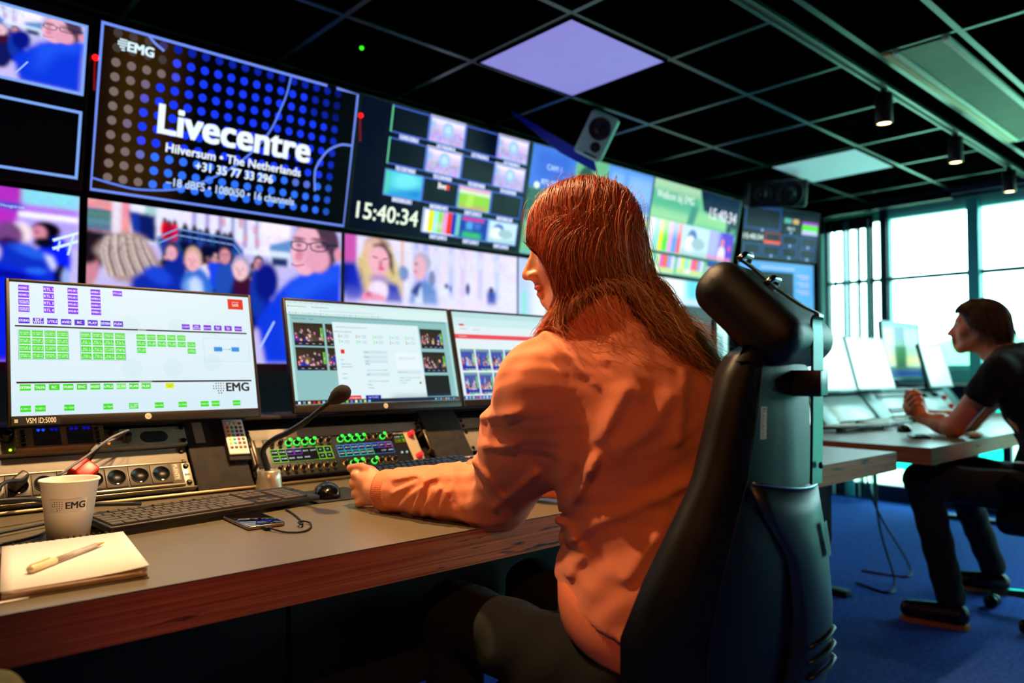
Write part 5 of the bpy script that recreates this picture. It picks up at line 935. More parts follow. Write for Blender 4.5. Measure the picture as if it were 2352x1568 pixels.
# floor cables under the window desk
for k, P_ in enumerate(([(3.9, 1.6, .682), (3.85, 1.55, .3), (3.9, 1.5, .02), (3.7, 1.45, .006), (3.75, 1.62, .006)], [(4.1, 1.75, .682), (4.05, 1.65, .35), (4.2, 1.55, .05), (4.05, 1.5, .006), (4.0, 1.7, .006)])):
    o = B('cable', M_rub, lambda b: b.tube(smoothpath(P_), .006, 6)); tag(o, ('black cable hanging from the window desk to the floor, curling toward the chair', 'black cable hanging under the window desk, nearer the windows')[k], 'cable')
# ---------------------------------------------------------------- loudspeakers
def speaker(M, w, h, dp, label, body, horn=False, wr=.055, tr=.022):
    r = root('loudspeaker', M @ Vector((0, 0, 0)), 0, label, 'speaker')
    B('cabinet', body, lambda b: b.box((-w/2, -h/2, -dp), (w/2, h/2, 0), .02, 4), r, M)
    wc = (-.0, h*.17) if not horn else (w*.2, 0); tc_ = (w*.12, -h*.22) if not horn else (-w*.25, 0)
    M_cone = mat('dark_speaker_cone', '#0a1010', .35)
    for nm, c, rr in (('woofer', wc, wr), ('tweeter', tc_, tr)):
        B(nm, M_cone, lambda b: b.lathe([(rr*1.12, .0), (rr*1.12, .004), (rr*1.0, .006), (rr*.92, .002), (rr*.5, -.006 if False else .001), (rr*.42, .006), (rr*.2, .012), (.0005, .013)], 32, (c[0], c[1], 0)), r, M)
    B('port', MATS['rack_interior_black'], lambda b: b.box((-w*.15, -h*.44, .0002), (w*.3, -h*.40, .0012)), r, M)
    return r
cs = Vector((2.868, 2.53, 2.25)); rgt = Vector((.742, -.67, 0)); fw = Vector((.67, .742, 0))
up_ = (rgt*.095 + Vector((0, 0, .195)) - fw*.085).normalized(); sd = (rgt*.13 + Vector((0, 0, -.072)) + fw*.005).normalized(); sd = (sd - up_*sd.dot(up_)).normalized()
speaker(frame(cs, sd, up_), .155, .235, .16, 'pale green grey loudspeaker hanging tilted below the ceiling above the red hair', mat('pale_mint_cabinet', '#b8f4d4', .4, noise=.05), wr=.052, tr=.024)
br = root('ceiling_bracket', cs + Vector((0, .1, .15)), 0, 'blue lit triangular mounting plate beside the hanging loudspeaker', 'bracket')
def plate(b):
    P = [(-.48, .20, .02), (.0, -.08, -.05), (.02, -.16, -.10), (-.18, -.05, -.03)]
    pts = [cs + rgt*x + Vector((0, 0, z)) + fw*.12 for x, z, _ in P]; b.ring([[p for p in pts], [p + fw*.02 + Vector((0, 0, .006)) for p in pts]], smooth=False)
B('plate', mat('plate_blue_light', '#2c4cff', .3), plate, br); B('arm', M_blk, lambda b: b.cyl(cs + fw*.1, Vector((cs.x+fw.x*.12, cs.y+fw.y*.12, ZC-.002)), .012), br)  # blue light falling on the plate is put into its base colour
c2 = Vector((4.76, 2.55, 2.26)); 
speaker(frame(c2, (rgt*.95 - fw*.1), (Vector((0, 0, 1)) - fw*.25)), .40, .19, .18, 'black loudspeaker lying sideways below the ceiling near the curtain', mat('black_cabinet', '#0a1216', .35), horn=True, wr=.082, tr=.05)
# ---------------------------------------------------------------- smooth solid modelling for figures and upholstery
def V3(p): return np.array(p, float)
class Sol:
    def __init__(s): s.p = []
    def add(s, f, lo, hi, k=.02, op='add'): s.p.append((f, np.minimum(lo, hi), np.maximum(lo, hi), k, op)); return s
    def cap(s, a, b, ra, rb=None, k=.02, op='add', fl=None):
        a, b = V3(a), V3(b); rb = ra if rb is None else rb; ab = b-a; L = ab @ ab + 1e-12; m = max(ra, rb)
        def f(x, y, z):
            px, py, pz = x-a[0], y-a[1], z-a[2]; t = np.clip((px*ab[0]+py*ab[1]+pz*ab[2])/L, 0, 1)
            qx, qy, qz = px-t*ab[0], py-t*ab[1], pz-t*ab[2]
            return np.sqrt(qx*qx+qy*qy+qz*qz) - (ra+(rb-ra)*t)
        return s.add(f, np.minimum(a, b)-m, np.maximum(a, b)+m, k, op)
    def ell(s, c, r, R=None, k=.02, op='add'):
        c, r = V3(c), V3(r); R = np.eye(3) if R is None else np.array(R); m = max(r)
        def f(x, y, z):
            q = (x-c[0], y-c[1], z-c[2]); l = [q[0]*R[0, i]+q[1]*R[1, i]+q[2]*R[2, i] for i in range(3)]
            k0 = np.sqrt((l[0]/r[0])**2+(l[1]/r[1])**2+(l[2]/r[2])**2); k1 = np.sqrt((l[0]/r[0]**2)**2+(l[1]/r[1]**2)**2+(l[2]/r[2]**2)**2) + 1e-9
            return k0*(k0-1)/k1
        return s.add(f, c-m, c+m, k, op)
    def half(s, c, n, k=.005, lo=(-9, -9, -9), hi=(9, 9, 9)):
        """cut away everything on the +n side of c"""
        c, n = V3(c), V3(n); n = n/np.linalg.norm(n)
        return s.add(lambda x, y, z: -((x-c[0])*n[0]+(y-c[1])*n[1]+(z-c[2])*n[2]), V3(lo), V3(hi), k, 'sub')
    def ridge(s, pts, w, h, ax=(.742, -.67, 0), lo=(-9, -9, -9), hi=(9, 9, 9)):
        """fold: raised line through pts given as (r, z) in the plane spanned by ax and z"""
        P = [V3(p) for p in pts]
        def f(x, y, z):
            r = x*ax[0]+y*ax[1]; D = None
            for a, b in zip(P[:-1], P[1:]):
                ab = b-a; t = np.clip(((r-a[0])*ab[0]+(z-a[1])*ab[1])/(ab@ab+1e-12), 0, 1); d = (r-a[0]-t*ab[0])**2+(z-a[1]-t*ab[1])**2; D = d if D is None else np.minimum(D, d)
            return -h*np.exp(-D/(w*w))
        return s.add(f, V3(lo), V3(hi), 0, 'disp')
    def disp(s, f, lo=(-9, -9, -9), hi=(9, 9, 9)): return s.add(f, V3(lo), V3(hi), 0, 'disp')
    @staticmethod
    def comb(a, d, k, op):
        if op == 'disp': return a + d
        if op == 'sub': d = -d; h = np.maximum(k-np.abs(a-d), 0)/max(k, 1e-6); return np.maximum(a, d)+h*h*k/4
        h = np.maximum(k-np.abs(a-d), 0)/max(k, 1e-6); return np.minimum(a, d)-h*h*k/4
    def at(s, P):
        v = np.full(len(P), .5)
        for f, lo, hi, k, op in s.p: v = s.comb(v, f(P[:, 0], P[:, 1], P[:, 2]), k, op)
        return v
    def mesh(s, X, Y, Z):
        X, Y, Z = [np.asarray(a, float) for a in (X, Y, Z)]; A = np.full((len(X), len(Y), len(Z)), .08, np.float32)
        for f, lo, hi, k, op in s.p:
            mg = k + .02 if op != 'disp' else 0
            ix = [slice(max(0, np.searchsorted(a, l-mg)-1), min(len(a), np.searchsorted(a, h+mg)+1)) for a, l, h in zip((X, Y, Z), lo, hi)]
            if any(q.start >= q.stop for q in ix): continue
            x, y, z = X[ix[0]][:, None, None], Y[ix[1]][None, :, None], Z[ix[2]][None, None, :]
            A[ix[0], ix[1], ix[2]] = s.comb(A[ix[0], ix[1], ix[2]], f(x, y, z), k, op)
        for ax in range(3):  # closed at the limits
            for e in (0, -1):
                sl = [slice(None)]*3; sl[ax] = e; A[tuple(sl)] = .08
        return nets(A, X, Y, Z)
def nets(A, X, Y, Z):
    nx, ny, nz = A.shape; ins = A < 0; c = np.zeros((nx-1, ny-1, nz-1), np.int8)
    for i in (0, 1):
        for j in (0, 1):
            for k in (0, 1): c += ins[i:nx-1+i, j:ny-1+j, k:nz-1+k]
    idx = np.argwhere((c > 0) & (c < 8)); n = len(idx); vid = -np.ones(c.shape, np.int32); vid[tuple(idx.T)] = np.arange(n)
    S = np.zeros((n, 3)); N = np.zeros(n); axs = (X, Y, Z)
    for ax in range(3):
        o = [a for a in range(3) if a != ax]
        for u in (0, 1):
            for v in (0, 1):
                p0 = idx.copy(); p0[:, o[0]] += u; p0[:, o[1]] += v; p1 = p0.copy(); p1[:, ax] += 1
                a, b = A[tuple(p0.T)], A[tuple(p1.T)]; m = (a < 0) != (b < 0); t = np.where(m, a/np.where(m, a-b, 1), 0)
                P = np.stack([axs[q][p0[:, q]] for q in range(3)], 1); P[:, ax] += t*(axs[ax][p1[:, ax]]-axs[ax][p0[:, ax]])
                S[m] += P[m]; N[m] += 1
    Vv = S/N[:, None]; Q = []
    for ax in range(3):
        o = [(ax+1) % 3, (ax+2) % 3]; sh = [slice(None)]*3; s0, s1 = list(sh), list(sh); s0[ax] = slice(0, -1); s1[ax] = slice(1, None)
        a, b = ins[tuple(s0)], ins[tuple(s1)]; E = np.argwhere(a != b); E = E[(E[:, o[0]] > 0) & (E[:, o[1]] > 0) & (E[:, o[0]] < A.shape[o[0]]-1) & (E[:, o[1]] < A.shape[o[1]]-1)]
        f = ins[tuple(E.T)]
        def g(du, dv): q = E.copy(); q[:, o[0]] -= du; q[:, o[1]] -= dv; return vid[tuple(q.T)]
        q = np.stack([g(1, 1), g(0, 1), g(0, 0), g(1, 0)], 1); q[~f] = q[~f][:, ::-1]; Q.append(q)
    return Vv, np.concatenate(Q)
def axis(a, b, st, fine=()):
    """grid coordinates from a to b, step st, with finer steps inside the given ranges"""
    out = [a]
    while out[-1] < b:
        s_ = st
        for lo, hi, f in fine:
            if lo-1e-9 <= out[-1] < hi: s_ = min(s_, f)
            elif out[-1] < lo < out[-1]+s_: s_ = lo-out[-1]
        out.append(out[-1]+max(s_, 1e-4))
    return np.array(out)
def solid(name, sol, X, Y, Z, m, parent=None, origin=None, colf=None, smooth_it=1):
    Vv, Q = sol.mesh(X, Y, Z)
    for _ in range(smooth_it):
        S = np.zeros_like(Vv); N = np.zeros(len(Vv))
        for i in range(4): a, b = Q[:, i], Q[:, (i+1) % 4]; np.add.at(S, a, Vv[b]); np.add.at(S, b, Vv[a]); np.add.at(N, a, 1); np.add.at(N, b, 1)
        Vv = Vv*.5 + .5*S/N[:, None]
    me = npmesh(name, Vv, Q, None, colf(Vv) if colf else None, True, [m]); return place(name, me, parent, origin)
# ---------------------------------------------------------------- figures
def headframe(c, f, pitch, roll=0):
    f = Vector(f).normalized(); up = Vector((0, 0, 1)); l = up.cross(f).normalized(); F = f*math.cos(pitch) - up*math.sin(pitch); U = F.cross(l) if F.cross(l).z > 0 else l.cross(F)
    l2 = l*math.cos(roll) + U*math.sin(roll); U2 = F.cross(l2); U2 = U2 if U2.z > 0 else -U2
    return V3(c), np.array([l2, F, U2]).T     # columns: left, forward, up
def head(s, HF, neck, sc=1, male=False, nr_=.05):
    c, R = HF; L = lambda p: c + R @ (V3(p)*sc); q = sc
    s.ell(L((0, -.012, .026)), V3((.073, .094, .080))*q, R, .01)
    s.ell(L((0, .030, -.030)), V3((.057, .056, .082))*q, R, .03)
    for e in (-1, 1):
        s.cap(L((e*.050, -.004, -.05)), L((e*.016, .060, -.099)), .020*q, .018*q, .025); s.ell(L((e*.036, .056, -.028)), V3((.022, .020, .024))*q, R, .02)
    s.ell(L((0, .070, -.100)), V3((.017, .014, .014))*q, R, .02); s.ell(L((0, .072, .022)), V3((.046, .014, .016))*q, R, .015)
    for e in (-1, 1): s.ell(L((e*.031, .094, .001)), V3((.019, .014, .013))*q, R, .012, 'sub')
    s.cap(L((0, .084, .008)), L((0, .110, -.033)), .0070*q, .0098*q, .012); 
    s.cap(L((0, .070, .002)), L((0, .084, -.040)), .0125*q, .0145*q, .012)
    for e in (-1, 1): s.ell(L((e*.0115, .098, -.037)), V3((.0085, .011, .0075))*q, R, .006)
    s.cap(L((0, .086, -.045)), L((0, .083, -.085)), .013*q, .013*q, .012)
    s.ell(L((0, .0935, -.0615)), V3((.021, .0085, .0052))*q, R, .004); s.ell(L((0, .0915, -.0725)), V3((.018, .0085, .0060))*q, R, .004); s.cap(L((-.02, .0985, -.0668)), L((.02, .0985, -.0668)), .0022*q, k=.003, op='sub')
    for e in (-1, 1):
        s.ell(L((e*.073, -.006, -.006)), V3((.010, .019, .031))*q, R, .008); s.ell(L((e*.080, .0, -.004)), V3((.006, .011, .02))*q, R, .005, 'sub')
    s.cap(L((0, -.02, -.055)), neck, nr_*q, nr_*1.08, .03)
    return L
def skincol(HF, sc, base, lip, extra=None):
    c, R = HF; b0, l0 = np.array(lin(base)), np.array(lin(lip)); dark = np.array(lin('#3a2018'))
    def f(V):
        C = np.tile(b0, (len(V), 1)); q = (V-c) @ R/sc
        def blob(p, r, col, a=1):
            d = np.sqrt((((q-V3(p))/V3(r))**2).sum(1)); w = np.clip(1.5-d, 0, 1)[:, None]*a; C[:] = C*(1-w)+col*w
        blob((0, .097, -.067), (.021, .014, .010), l0); blob((0, .112, -.033), (.012, .012, .01), b0*np.array([1.05, .8, .75]), .6)
        for e in (-1, 1): blob((e*.032, .088, .024), (.018, .012, .0032), dark, .8); blob((e*.04, .065, -.03), (.015, .02, .015), b0*np.array([1.05, .75, .7]), .4)
        return C
    return f
def eyes(parent, L, R, sc=1, iris='#3a2a1a'):
    for e in (-1, 1):
        c = L((e*.031, .0700, .002)); fwd = Vector(R[:, 1])
        B('eye', mat('eye_white', '#a09690', .2), lambda b: (b.sphere(c, .0122*sc, 16, 10), b.use(mat('iris_' + iris, iris, .15)), b.lathe([(.0055*sc, 0), (.004*sc, .0012*sc), (.0005, .0016*sc)], 14, Vector(c)+fwd*.0113*sc, fwd)), parent)
def hand(s, W, d, t, b, sc=1, curl=1., clasp=False, fl=(1, 1, 1, 1)):
    """W wrist, d toward knuckles, t thumb side, b back of the hand"""
    W, d, t, b = V3(W), V3(d), V3(t), V3(b); P = lambda x, y, z: W + (d*x + t*y + b*z)*sc
    s.cap(P(0, 0, 0), P(.02, 0, 0), .026*sc, .027*sc, .02)
    for y, x in ((.024, .068), (.008, .071), (-.010, .067), (-.026, .058)): s.cap(P(.012, y*.6, -.001), P(x, y*1.05, 0), .0145*sc, .0105*sc, .010)
    s.ell(P(.035, .018, -.012), (.026*sc, .016*sc, .018*sc), None, .02)
    Ls = (.040, .044, .041, .033); ks = []
    for i, (y, x) in enumerate(((.0285, .072), (.0085, .076), (-.0120, .072), (-.0305, .062))):
        k0 = V3((x, y, .001)); a = curl*(.80+.05*i); l = Ls[i]*fl[i]; rr = (.0098, .0100, .0094, .0084)[i]
        p1 = k0 + l*V3((math.cos(a), -.02*i, -math.sin(a))); a2 = a + curl*1.35; p2 = p1 + l*.62*V3((math.cos(a2), 0, -math.sin(a2))); a3 = a2 + curl*.85; p3 = p2 + l*.5*V3((math.cos(a3), 0, -math.sin(a3)))
        s.ell(P(*k0), (rr*1.10*sc,)*3, None, .004); s.cap(P(*k0), P(*p1), rr*.98*sc, rr*.96*sc, .0025); s.cap(P(*p1), P(*p2), rr*.95*sc, rr*.86*sc, .002); s.cap(P(*p2), P(*p3), rr*.86*sc, rr*.74*sc, .002)
    T = [(.016, .018, -.010), (.044, .036, -.014), (.070, .043, -.013), (.100, .040, -.014)]
    s.cap(P(*T[0]), P(*T[1]), .0145*sc, .0125*sc, .010); s.cap(P(*T[1]), P(*T[2]), .0125*sc, .0108*sc, .004); s.cap(P(*T[2]), P(*T[3]), .0110*sc, .0090*sc, .003)
    return P
# ---- woman: joints
LS, LE, LW = (.892, .900, 1.015), (.962, 1.10, .802), (.868, 1.372, .792)
RS, RE, RW_ = (1.205, .885, 1.02), (1.275, 1.12, .812), (1.13, 1.40, .80)
PEL, WST, CHS, NK = (1.035, .775, .56), (1.04, .775, .72), (1.045, .825, .92), (1.045, .875, 1.10)
HF = headframe((1.006, .925, 1.280), (-.61, .79, 0), math.radians(12)); HR = HF[1]
_d = V3(LW)-V3(LE); _d[2] = 0; _d /= np.linalg.norm(_d); _b = V3((-_d[1], _d[0], 0))
bd = Sol(); HL = head(bd, HF, (1.045, .87, 1.09))
def torso(s, PEL, WST, CHS, NK, LS, RS, g=0., w=1, k=.05):
    s.ell(PEL, (.165*w+g, .125*w+g, .12*w+g), None, k); s.ell(WST, (.135*w+g, .105*w+g, .15*w+g), None, k); s.ell(CHS, (.155*w+g, .112*w+g, .17*w+g), None, k)
    s.cap(LS, NK, .052*w+g, .055*w+g, k); s.cap(RS, NK, .052*w+g, .055*w+g, k)
torso(bd, PEL, WST, CHS, NK, LS, RS, 0, .95)
for S_, E_, W_ in ((LS, LE, LW), (RS, RE, RW_)): bd.cap(S_, E_, .044, .036, .03); bd.cap(E_, W_, .036, .024, .02)
hand(bd, LW, _d, (0, 0, 1), _b, 1, .95)
_d2 = V3(RW_)-V3(RE); _d2[2] = 0; _d2 /= np.linalg.norm(_d2); hand(bd, RW_, _d2, (-_d2[1], _d2[0], 0), (0, 0, 1), 1, .45)
HIPL, HIPR, KNL, KNR, ANL, ANR = (.94, .79, .535), (1.13, .79, .535), (.93, 1.20, .565), (1.16, 1.21, .565), (.92, 1.17, .09), (1.18, 1.18, .09)
for H_, K_, A_ in ((HIPL, KNL, ANL), (HIPR, KNR, ANR)): bd.cap(H_, K_, .075, .052, .04); bd.cap(K_, A_, .050, .034, .02); bd.cap(V3(A_)-V3((0, .02, .04)), V3(A_)+V3((0, .13, -.055)), .032, .026, .02)
fx = [(.775, 1.10, .003)]; fy = [(.82, 1.07, .003), (1.35, 1.50, .003)]; fz = [(.745, .87, .003), (1.16, 1.41, .003)]
M_skin = vcmat('skin', rough=.42, bump=.15, bscale=900, sss=.12)
woman = solid('person', bd, axis(.74, 1.38, .009, fx), axis(.62, 1.56, .009, fy), axis(.0, 1.44, .010, fz), M_skin, None, (1.03, .80, 0), skincol(HF, 1, '#e0946e', '#b84a40'))
tag(woman, 'woman with long reddish hair in a pink hoodie sitting at the desk, seen from behind', 'person')
eyes(woman, HL, HR)
# thumb nail and finger creases are left to the mesh; hoodie next
ho = Sol()
torso(ho, (1.035, .775, .625), WST, CHS, (1.045, .865, 1.085), LS, RS, .026, .98, .06)
ho.ell((1.06, .79, .98), (.165, .105, .13), None, .05); ho.ell((1.00, .865, .68), (.10, .075, .10), None, .05)
ho.cap(LS, (.93, .99, .92), .078, .080, .05); ho.cap((.93, .99, .92), LE, .080, .062, .03); ho.cap(LE, (.925, 1.21, .803), .060, .055, .025); ho.cap((.925, 1.21, .803), (.878, 1.345, .797), .055, .044, .015)
ho.cap(RS, RE, .078, .064, .05); ho.cap(RE, RW_, .058, .042, .02)
# hood bunched round the neck
for i in range(14):
    a0, a1 = [math.radians(-20 + 225*j/14) for j in (i, i+1)]
    P = lambda a: (1.04 + .092*math.cos(-a+math.radians(190)), .895 + .085*math.sin(-a+math.radians(190)) - .01, 1.105 + .030*math.sin(a*.9))
for i in range(18):
    P = lambda t: V3((1.035 - .098*math.cos(math.radians(t)), .895 - .090*math.sin(math.radians(t)), 1.120 + .040*math.sin(math.radians(t))))
    t0, t1 = -60 + 300*i/18, -60 + 300*(i+1)/18
    ho.cap(P(t0), P(t1), .030, .030, .012)
ho.ell((1.085, .785, 1.06), (.13, .05, .085), None, .025); ho.ell((1.03, .80, 1.10), (.09, .05, .05), None, .02)
fo = lambda u, v, D: ((u-1176)/1716*D, 1.05+(848-v)/1716*D)
def F_(L, D, w, h, **k): ho.ridge([fo(u, v, D) for u, v in L], w*.8, h*(1.0 if D > 1.45 else 1.5), **k)
arm = dict(hi=(1.02, 1.42, .95), lo=(.80, 1.06, .70)); up = dict(hi=(1.05, 1.22, 1.12), lo=(.78, .80, .72)); bk = dict(hi=(1.3, .95, 1.12), lo=(.85, .55, .5))
for L in ([(905, 1100), (960, 1085), (985, 1090)], [(905, 1130), (950, 1105), (1010, 1085)], [(915, 1165), (950, 1130), (985, 1100)], [(950, 1175), (965, 1140), (980, 1110)], [(975, 1180), (985, 1150), (1005, 1110)], [(1005, 1170), (1000, 1140), (1020, 1105)]): F_(L, 1.53, .006, .0065, **arm)
for L in ([(1030, 1090), (1035, 1130), (1055, 1175)], [(1015, 1160), (1030, 1120)], [(1055, 1065), (1048, 1110), (1070, 1180), (1100, 1205)]): F_(L, 1.49, .008, .0055, **arm)
F_([(1042, 1075), (1040, 1110), (1050, 1145)], 1.49, .006, -.004, **arm)
for L in ([(1090, 1050), (1120, 1075), (1150, 1120)], [(1140, 1150), (1200, 1090), (1225, 1060)], [(1120, 1010), (1180, 1000)], [(1110, 950), (1190, 930)]): F_(L, 1.42, .010, .006, **up)
F_([(1240, 800), (1290, 860), (1325, 930), (1345, 1040)], 1.30, .0035, -.0022, **dict(hi=(1.05, 1.1, 1.12), lo=(.78, .7, .75)))
F_([(1285, 1165), (1300, 1090), (1325, 1030), (1350, 1000)], 1.32, .010, -.008, **dict(hi=(1.05, 1.1, 1.0), lo=(.78, .7, .72)))
for L, w, h in (([(1340, 1060), (1380, 960), (1420, 890)], .014, .010), ([(1250, 760), (1310, 830), (1360, 880)], .008, .006), ([(1290, 1240), (1350, 1180), (1480, 1120), (1560, 1090)], .012, .006), ([(1380, 820), (1430, 850), (1450, 900)], .012, .006), ([(1280, 1200), (1330, 1090), (1350, 1040)], .012, .010),
                ([(1400, 1020), (1480, 960), (1520, 900)], .018, .007), ([(1410, 1280), (1450, 1230), (1500, 1170)], .012, .005), ([(1500, 1410), (1440, 1400), (1400, 1420)], .007, .008), ([(1520, 1440), (1460, 1440), (1420, 1432)], .006, .009), ([(1300, 1300), (1330, 1250), (1300, 1200)], .010, .006), ([(1530, 1000), (1545, 900), (1560, 850)], .012, .006)): F_(L, 1.24, w, h, **bk)
F_([(1500, 1425), (1440, 1418), (1400, 1425)], 1.24, .005, -.008, **bk)
def wr(x, y, z): return .0022*np.sin(38*(x*.8+z*.9)+6*np.sin(17*y+9*z))*np.cos(31*(y-.6*z)+4*np.sin(20*x)) + .0015*np.sin(95*(x+.4*y)+5*np.sin(30*z))*np.sin(80*(z-.3*x))
ho.disp(wr)
_c = V3(LW) - _d*.028; ho.half(_c, _d, .004, (.80, 1.25, .7), (.95, 1.6, .9)); _c2 = V3(RW_) - _d2*.02; ho.half(_c2, _d2, .004, (1.0, 1.3, .7), (1.3, 1.6, .9))
ho.half((1, .785, .668), (0, .33, -1), .006, (.7, .5, .3), (1.4, 1.0, .735))
M_hood = mat('salmon_pink_cotton', '#f28e6a', .9, noise=.05, nscale=300, bump=.35, bscale=1700, sheen=.15, spec=.12)
hoodie = solid('hoodie', ho, axis(.76, 1.37, .0065, [(.80, 1.0, .004)]), axis(.60, 1.46, .0065, [(1.0, 1.4, .004)]), axis(.55, 1.20, .0055, [(.74, .88, .004)]), M_hood, woman)
M_rib = mat('salmon_ribbed_cuff', '#f08662', .9, spec=.2)
def ribtube(b, cs, rad, n=84, amp=.0011):
    """cs: list of (centre, u, v, ru, rv)"""
    b.ring([[Vector(c) + Vector(u)*(ru*k*math.cos(a)) + Vector(v)*(rv*k*math.sin(a)) for a, k in [(2*math.pi*j/n, 1 + amp/rad*(1 if j % 2 else -1)) for j in range(n)]] for c, u, v, ru, rv in cs])
zz = V3((0, 0, 1)); 
B('cuff', M_rib, lambda b: ribtube(b, [(V3(LW)+_d*x+zz*.001, _b, zz, r, r*1.12) for x, r in ((-.045, .036), (-.035, .0395), (-.02, .0400), (-.004, .0385), (.004, .0355), (.003, .030))], .038, 130), woman)
B('cuff', M_rib, lambda b: ribtube(b, [(V3(RW_)+_d2*x, V3((-_d2[1], _d2[0], 0)), zz, r, r) for x, r in ((-.04, .034), (-.03, .038), (-.01, .038), (.002, .034), (.001, .03))], .038, 130), woman)
B('hem_band', M_rib, lambda b: ribtube(b, [((1.035, .785, .642+dz), (1, 0, 0), (0, 1, .33), r*1.0, r*.80) for dz, r in ((.055, .150), (.045, .172), (.03, .181), (.0, .180), (-.022, .176), (-.03, .170), (-.028, .160))], .17, 300, .0008), woman)
je = Sol(); je.ell((1.035, .785, .575), (.172, .135, .10), None, .04)
for H_, K_, A_ in ((HIPL, KNL, ANL), (HIPR, KNR, ANR)): je.cap(H_, K_, .086, .062, .04); je.cap(K_, V3(A_)+V3((0, 0, .03)), .060, .048, .02)
je.disp(lambda x, y, z: .003*np.sin(60*(y+z)+8*np.sin(12*x)))
M_jean = mat('dark_olive_denim', '#070906', .9, noise=.4, nscale=500, bump=.4, bscale=900)
solid('jeans', je, axis(.80, 1.30, .010), axis(.60, 1.34, .010), axis(.07, .72, .010), M_jean, woman)
for A_ in (ANL, ANR):
    sh = Sol(); sh.cap(V3(A_)-V3((0, .03, .035)), V3(A_)+V3((0, .13, -.045)), .044, .038, .02); sh.half((0, 0, .004), (0, 0, -1), .004); solid('shoe', sh, axis(A_[0]-.07, A_[0]+.07, .007), axis(A_[1]-.1, A_[1]+.2, .007), axis(.0, .12, .006), mat('black_leather', '#0a0a0c', .4, noise=.1), woman)
# ---------------------------------------------------------------- hair
def strands(roots, dirs, lens, seg, sols, th, bias, rad, jit, cols, curl=.0, rs=None, drop=None, hook=None):
    """grow strands that hang, slide over the given solids and keep clear of them; returns verts, quads, colours"""
    rs = rs or np.random.RandomState(3); n = len(roots); P = roots.copy(); v = dirs.copy(); T = [P.copy()]; ds = lens/seg; ph = rs.rand(n)*6.28; fr_ = 18+rs.rand(n)*22
    def G(S, Q, e=.003):
        b0 = S.at(Q); g = np.stack([S.at(Q + V3((e, 0, 0)))-b0, S.at(Q + V3((0, e, 0)))-b0, S.at(Q + V3((0, 0, e)))-b0], 1)/e; return b0, g/(np.linalg.norm(g, axis=1)[:, None]+1e-9)
    for i in range(seg):
        t = i/seg; tgt = bias(P, t) + rs.randn(n, 3)*jit*(.12+t); v = v*.72 + tgt*.28; v /= np.linalg.norm(v, axis=1)[:, None]+1e-9; P = P + v*ds[:, None]
        if curl: P += np.stack([np.sin(ph+fr_*t), np.cos(ph*1.7+fr_*t), 0*ph], 1)*(curl*(t**1.5))[..., None] if np.ndim(curl*t) else np.stack([np.sin(ph+fr_*t), np.cos(ph*1.7+fr_*t), 0*ph], 1)*curl*t**1.5
        for S in sols:
            d, g = G(S, P); m = d < th[:, None].ravel(); P[m] += g[m]*(th[m]-d[m])[:, None]; vn = (v*g).sum(1); mm = m & (vn < 0); v[mm] -= g[mm]*vn[mm][:, None]
        if hook is not None: P = hook(P, t)
        T.append(P.copy())
    T = np.stack(T, 1); return T
def tubes(T, rad, cols0, cols1, k=3):
    n, m, _ = T.shape; D = np.gradient(T, axis=1); D /= np.linalg.norm(D, axis=2)[..., None]+1e-9; a = np.cross(D, V3((.3, .5, .8))); a /= np.linalg.norm(a, axis=2)[..., None]+1e-9; b = np.cross(D, a)
    tt = np.linspace(0, 1, m); rr = (rad[:, None]*np.interp(tt, [0, .1, .8, 1], [.7, 1, .85, .15])[None])[..., None]
    R = np.stack([T + rr*(a*math.cos(2*math.pi*j/k) + b*math.sin(2*math.pi*j/k)) for j in range(k)], 2); Vv = R.reshape(-1, 3)
    base = (np.arange(n)[:, None]*m + np.arange(m-1)[None]).ravel()*k; Q = np.concatenate([np.stack([base+j, base+(j+1) % k, base+k+(j+1) % k, base+k+j], 1) for j in range(k)])
    C = (cols0[:, None, :]*(1-tt)[None, :, None] + cols1[:, None, :]*tt[None, :, None]); C = np.repeat(C[:, :, None, :], k, 2).reshape(-1, 3); return Vv, Q, C
hs = np.random.RandomState(11)
skull = Sol(); head(skull, HF, (1.045, .87, 1.09)); skull.p = skull.p[:6]+[skull.p[-1]]
def scalp(n, fn):
    out = []
    while len(out) < n:
        q = hs.randn(3); q /= np.linalg.norm(q)
        if fn(q): out.append(q)
    return np.array(out)
def okroot(q):
    s_, f, u = q
    if u < -.42: return False
    if f > .35 and u < .52 - .10*abs(s_): return False
    if abs(s_) > .75 and f > .12 and u < .2: return False
    return True
N = 15000
q = scalp(N, okroot); loc = q*V3((.074, .095, .081)) + V3((0, -.012, .026)); roots = HF[0] + loc @ HR.T
side = np.sign(loc[:, 0]+.008); side[side == 0] = 1
fl = np.stack([side*.9, .15 + 0*side, .25+0*side], 1); nl = q/np.linalg.norm(q, axis=1)[:, None]; fl -= nl*(fl*nl).sum(1)[:, None]; dirs = (fl @ HR.T); dirs /= np.linalg.norm(dirs, axis=1)[:, None]
front = np.clip((loc[:, 1]+.035-.35*np.clip(loc[:, 2]-.05, 0, 1))/.035, 0, 1)*(loc[:, 0] > -.03); backw = 1-front
fvec, lvec = HR[:, 1], HR[:, 0]
mid = np.exp(-((loc[:, 1]+.045)/.03)**2)*np.clip(1.2-loc[:, 2]/.08*0, 0, 1)*(loc[:, 0] > -.03)
sprd = np.clip((loc[:, 1]+.0)/.08, -1, 1)
TF = V3((.915, .950, 1.120))[None] + V3((.742, -.67, 0))[None]*(.055*hs.rand(N)-.030 - .03*sprd)[:, None] + hs.randn(N, 3)*.008
bx = np.clip(hs.randn(N)*.55 - 9*(loc[:, 1]+.06), -1.15, 1.35)
TB = V3((1.075, .738, 1.07))[None] + V3((.742, -.67, 0))[None]*(.085*bx)[:, None] + hs.randn(N, 3)*.01
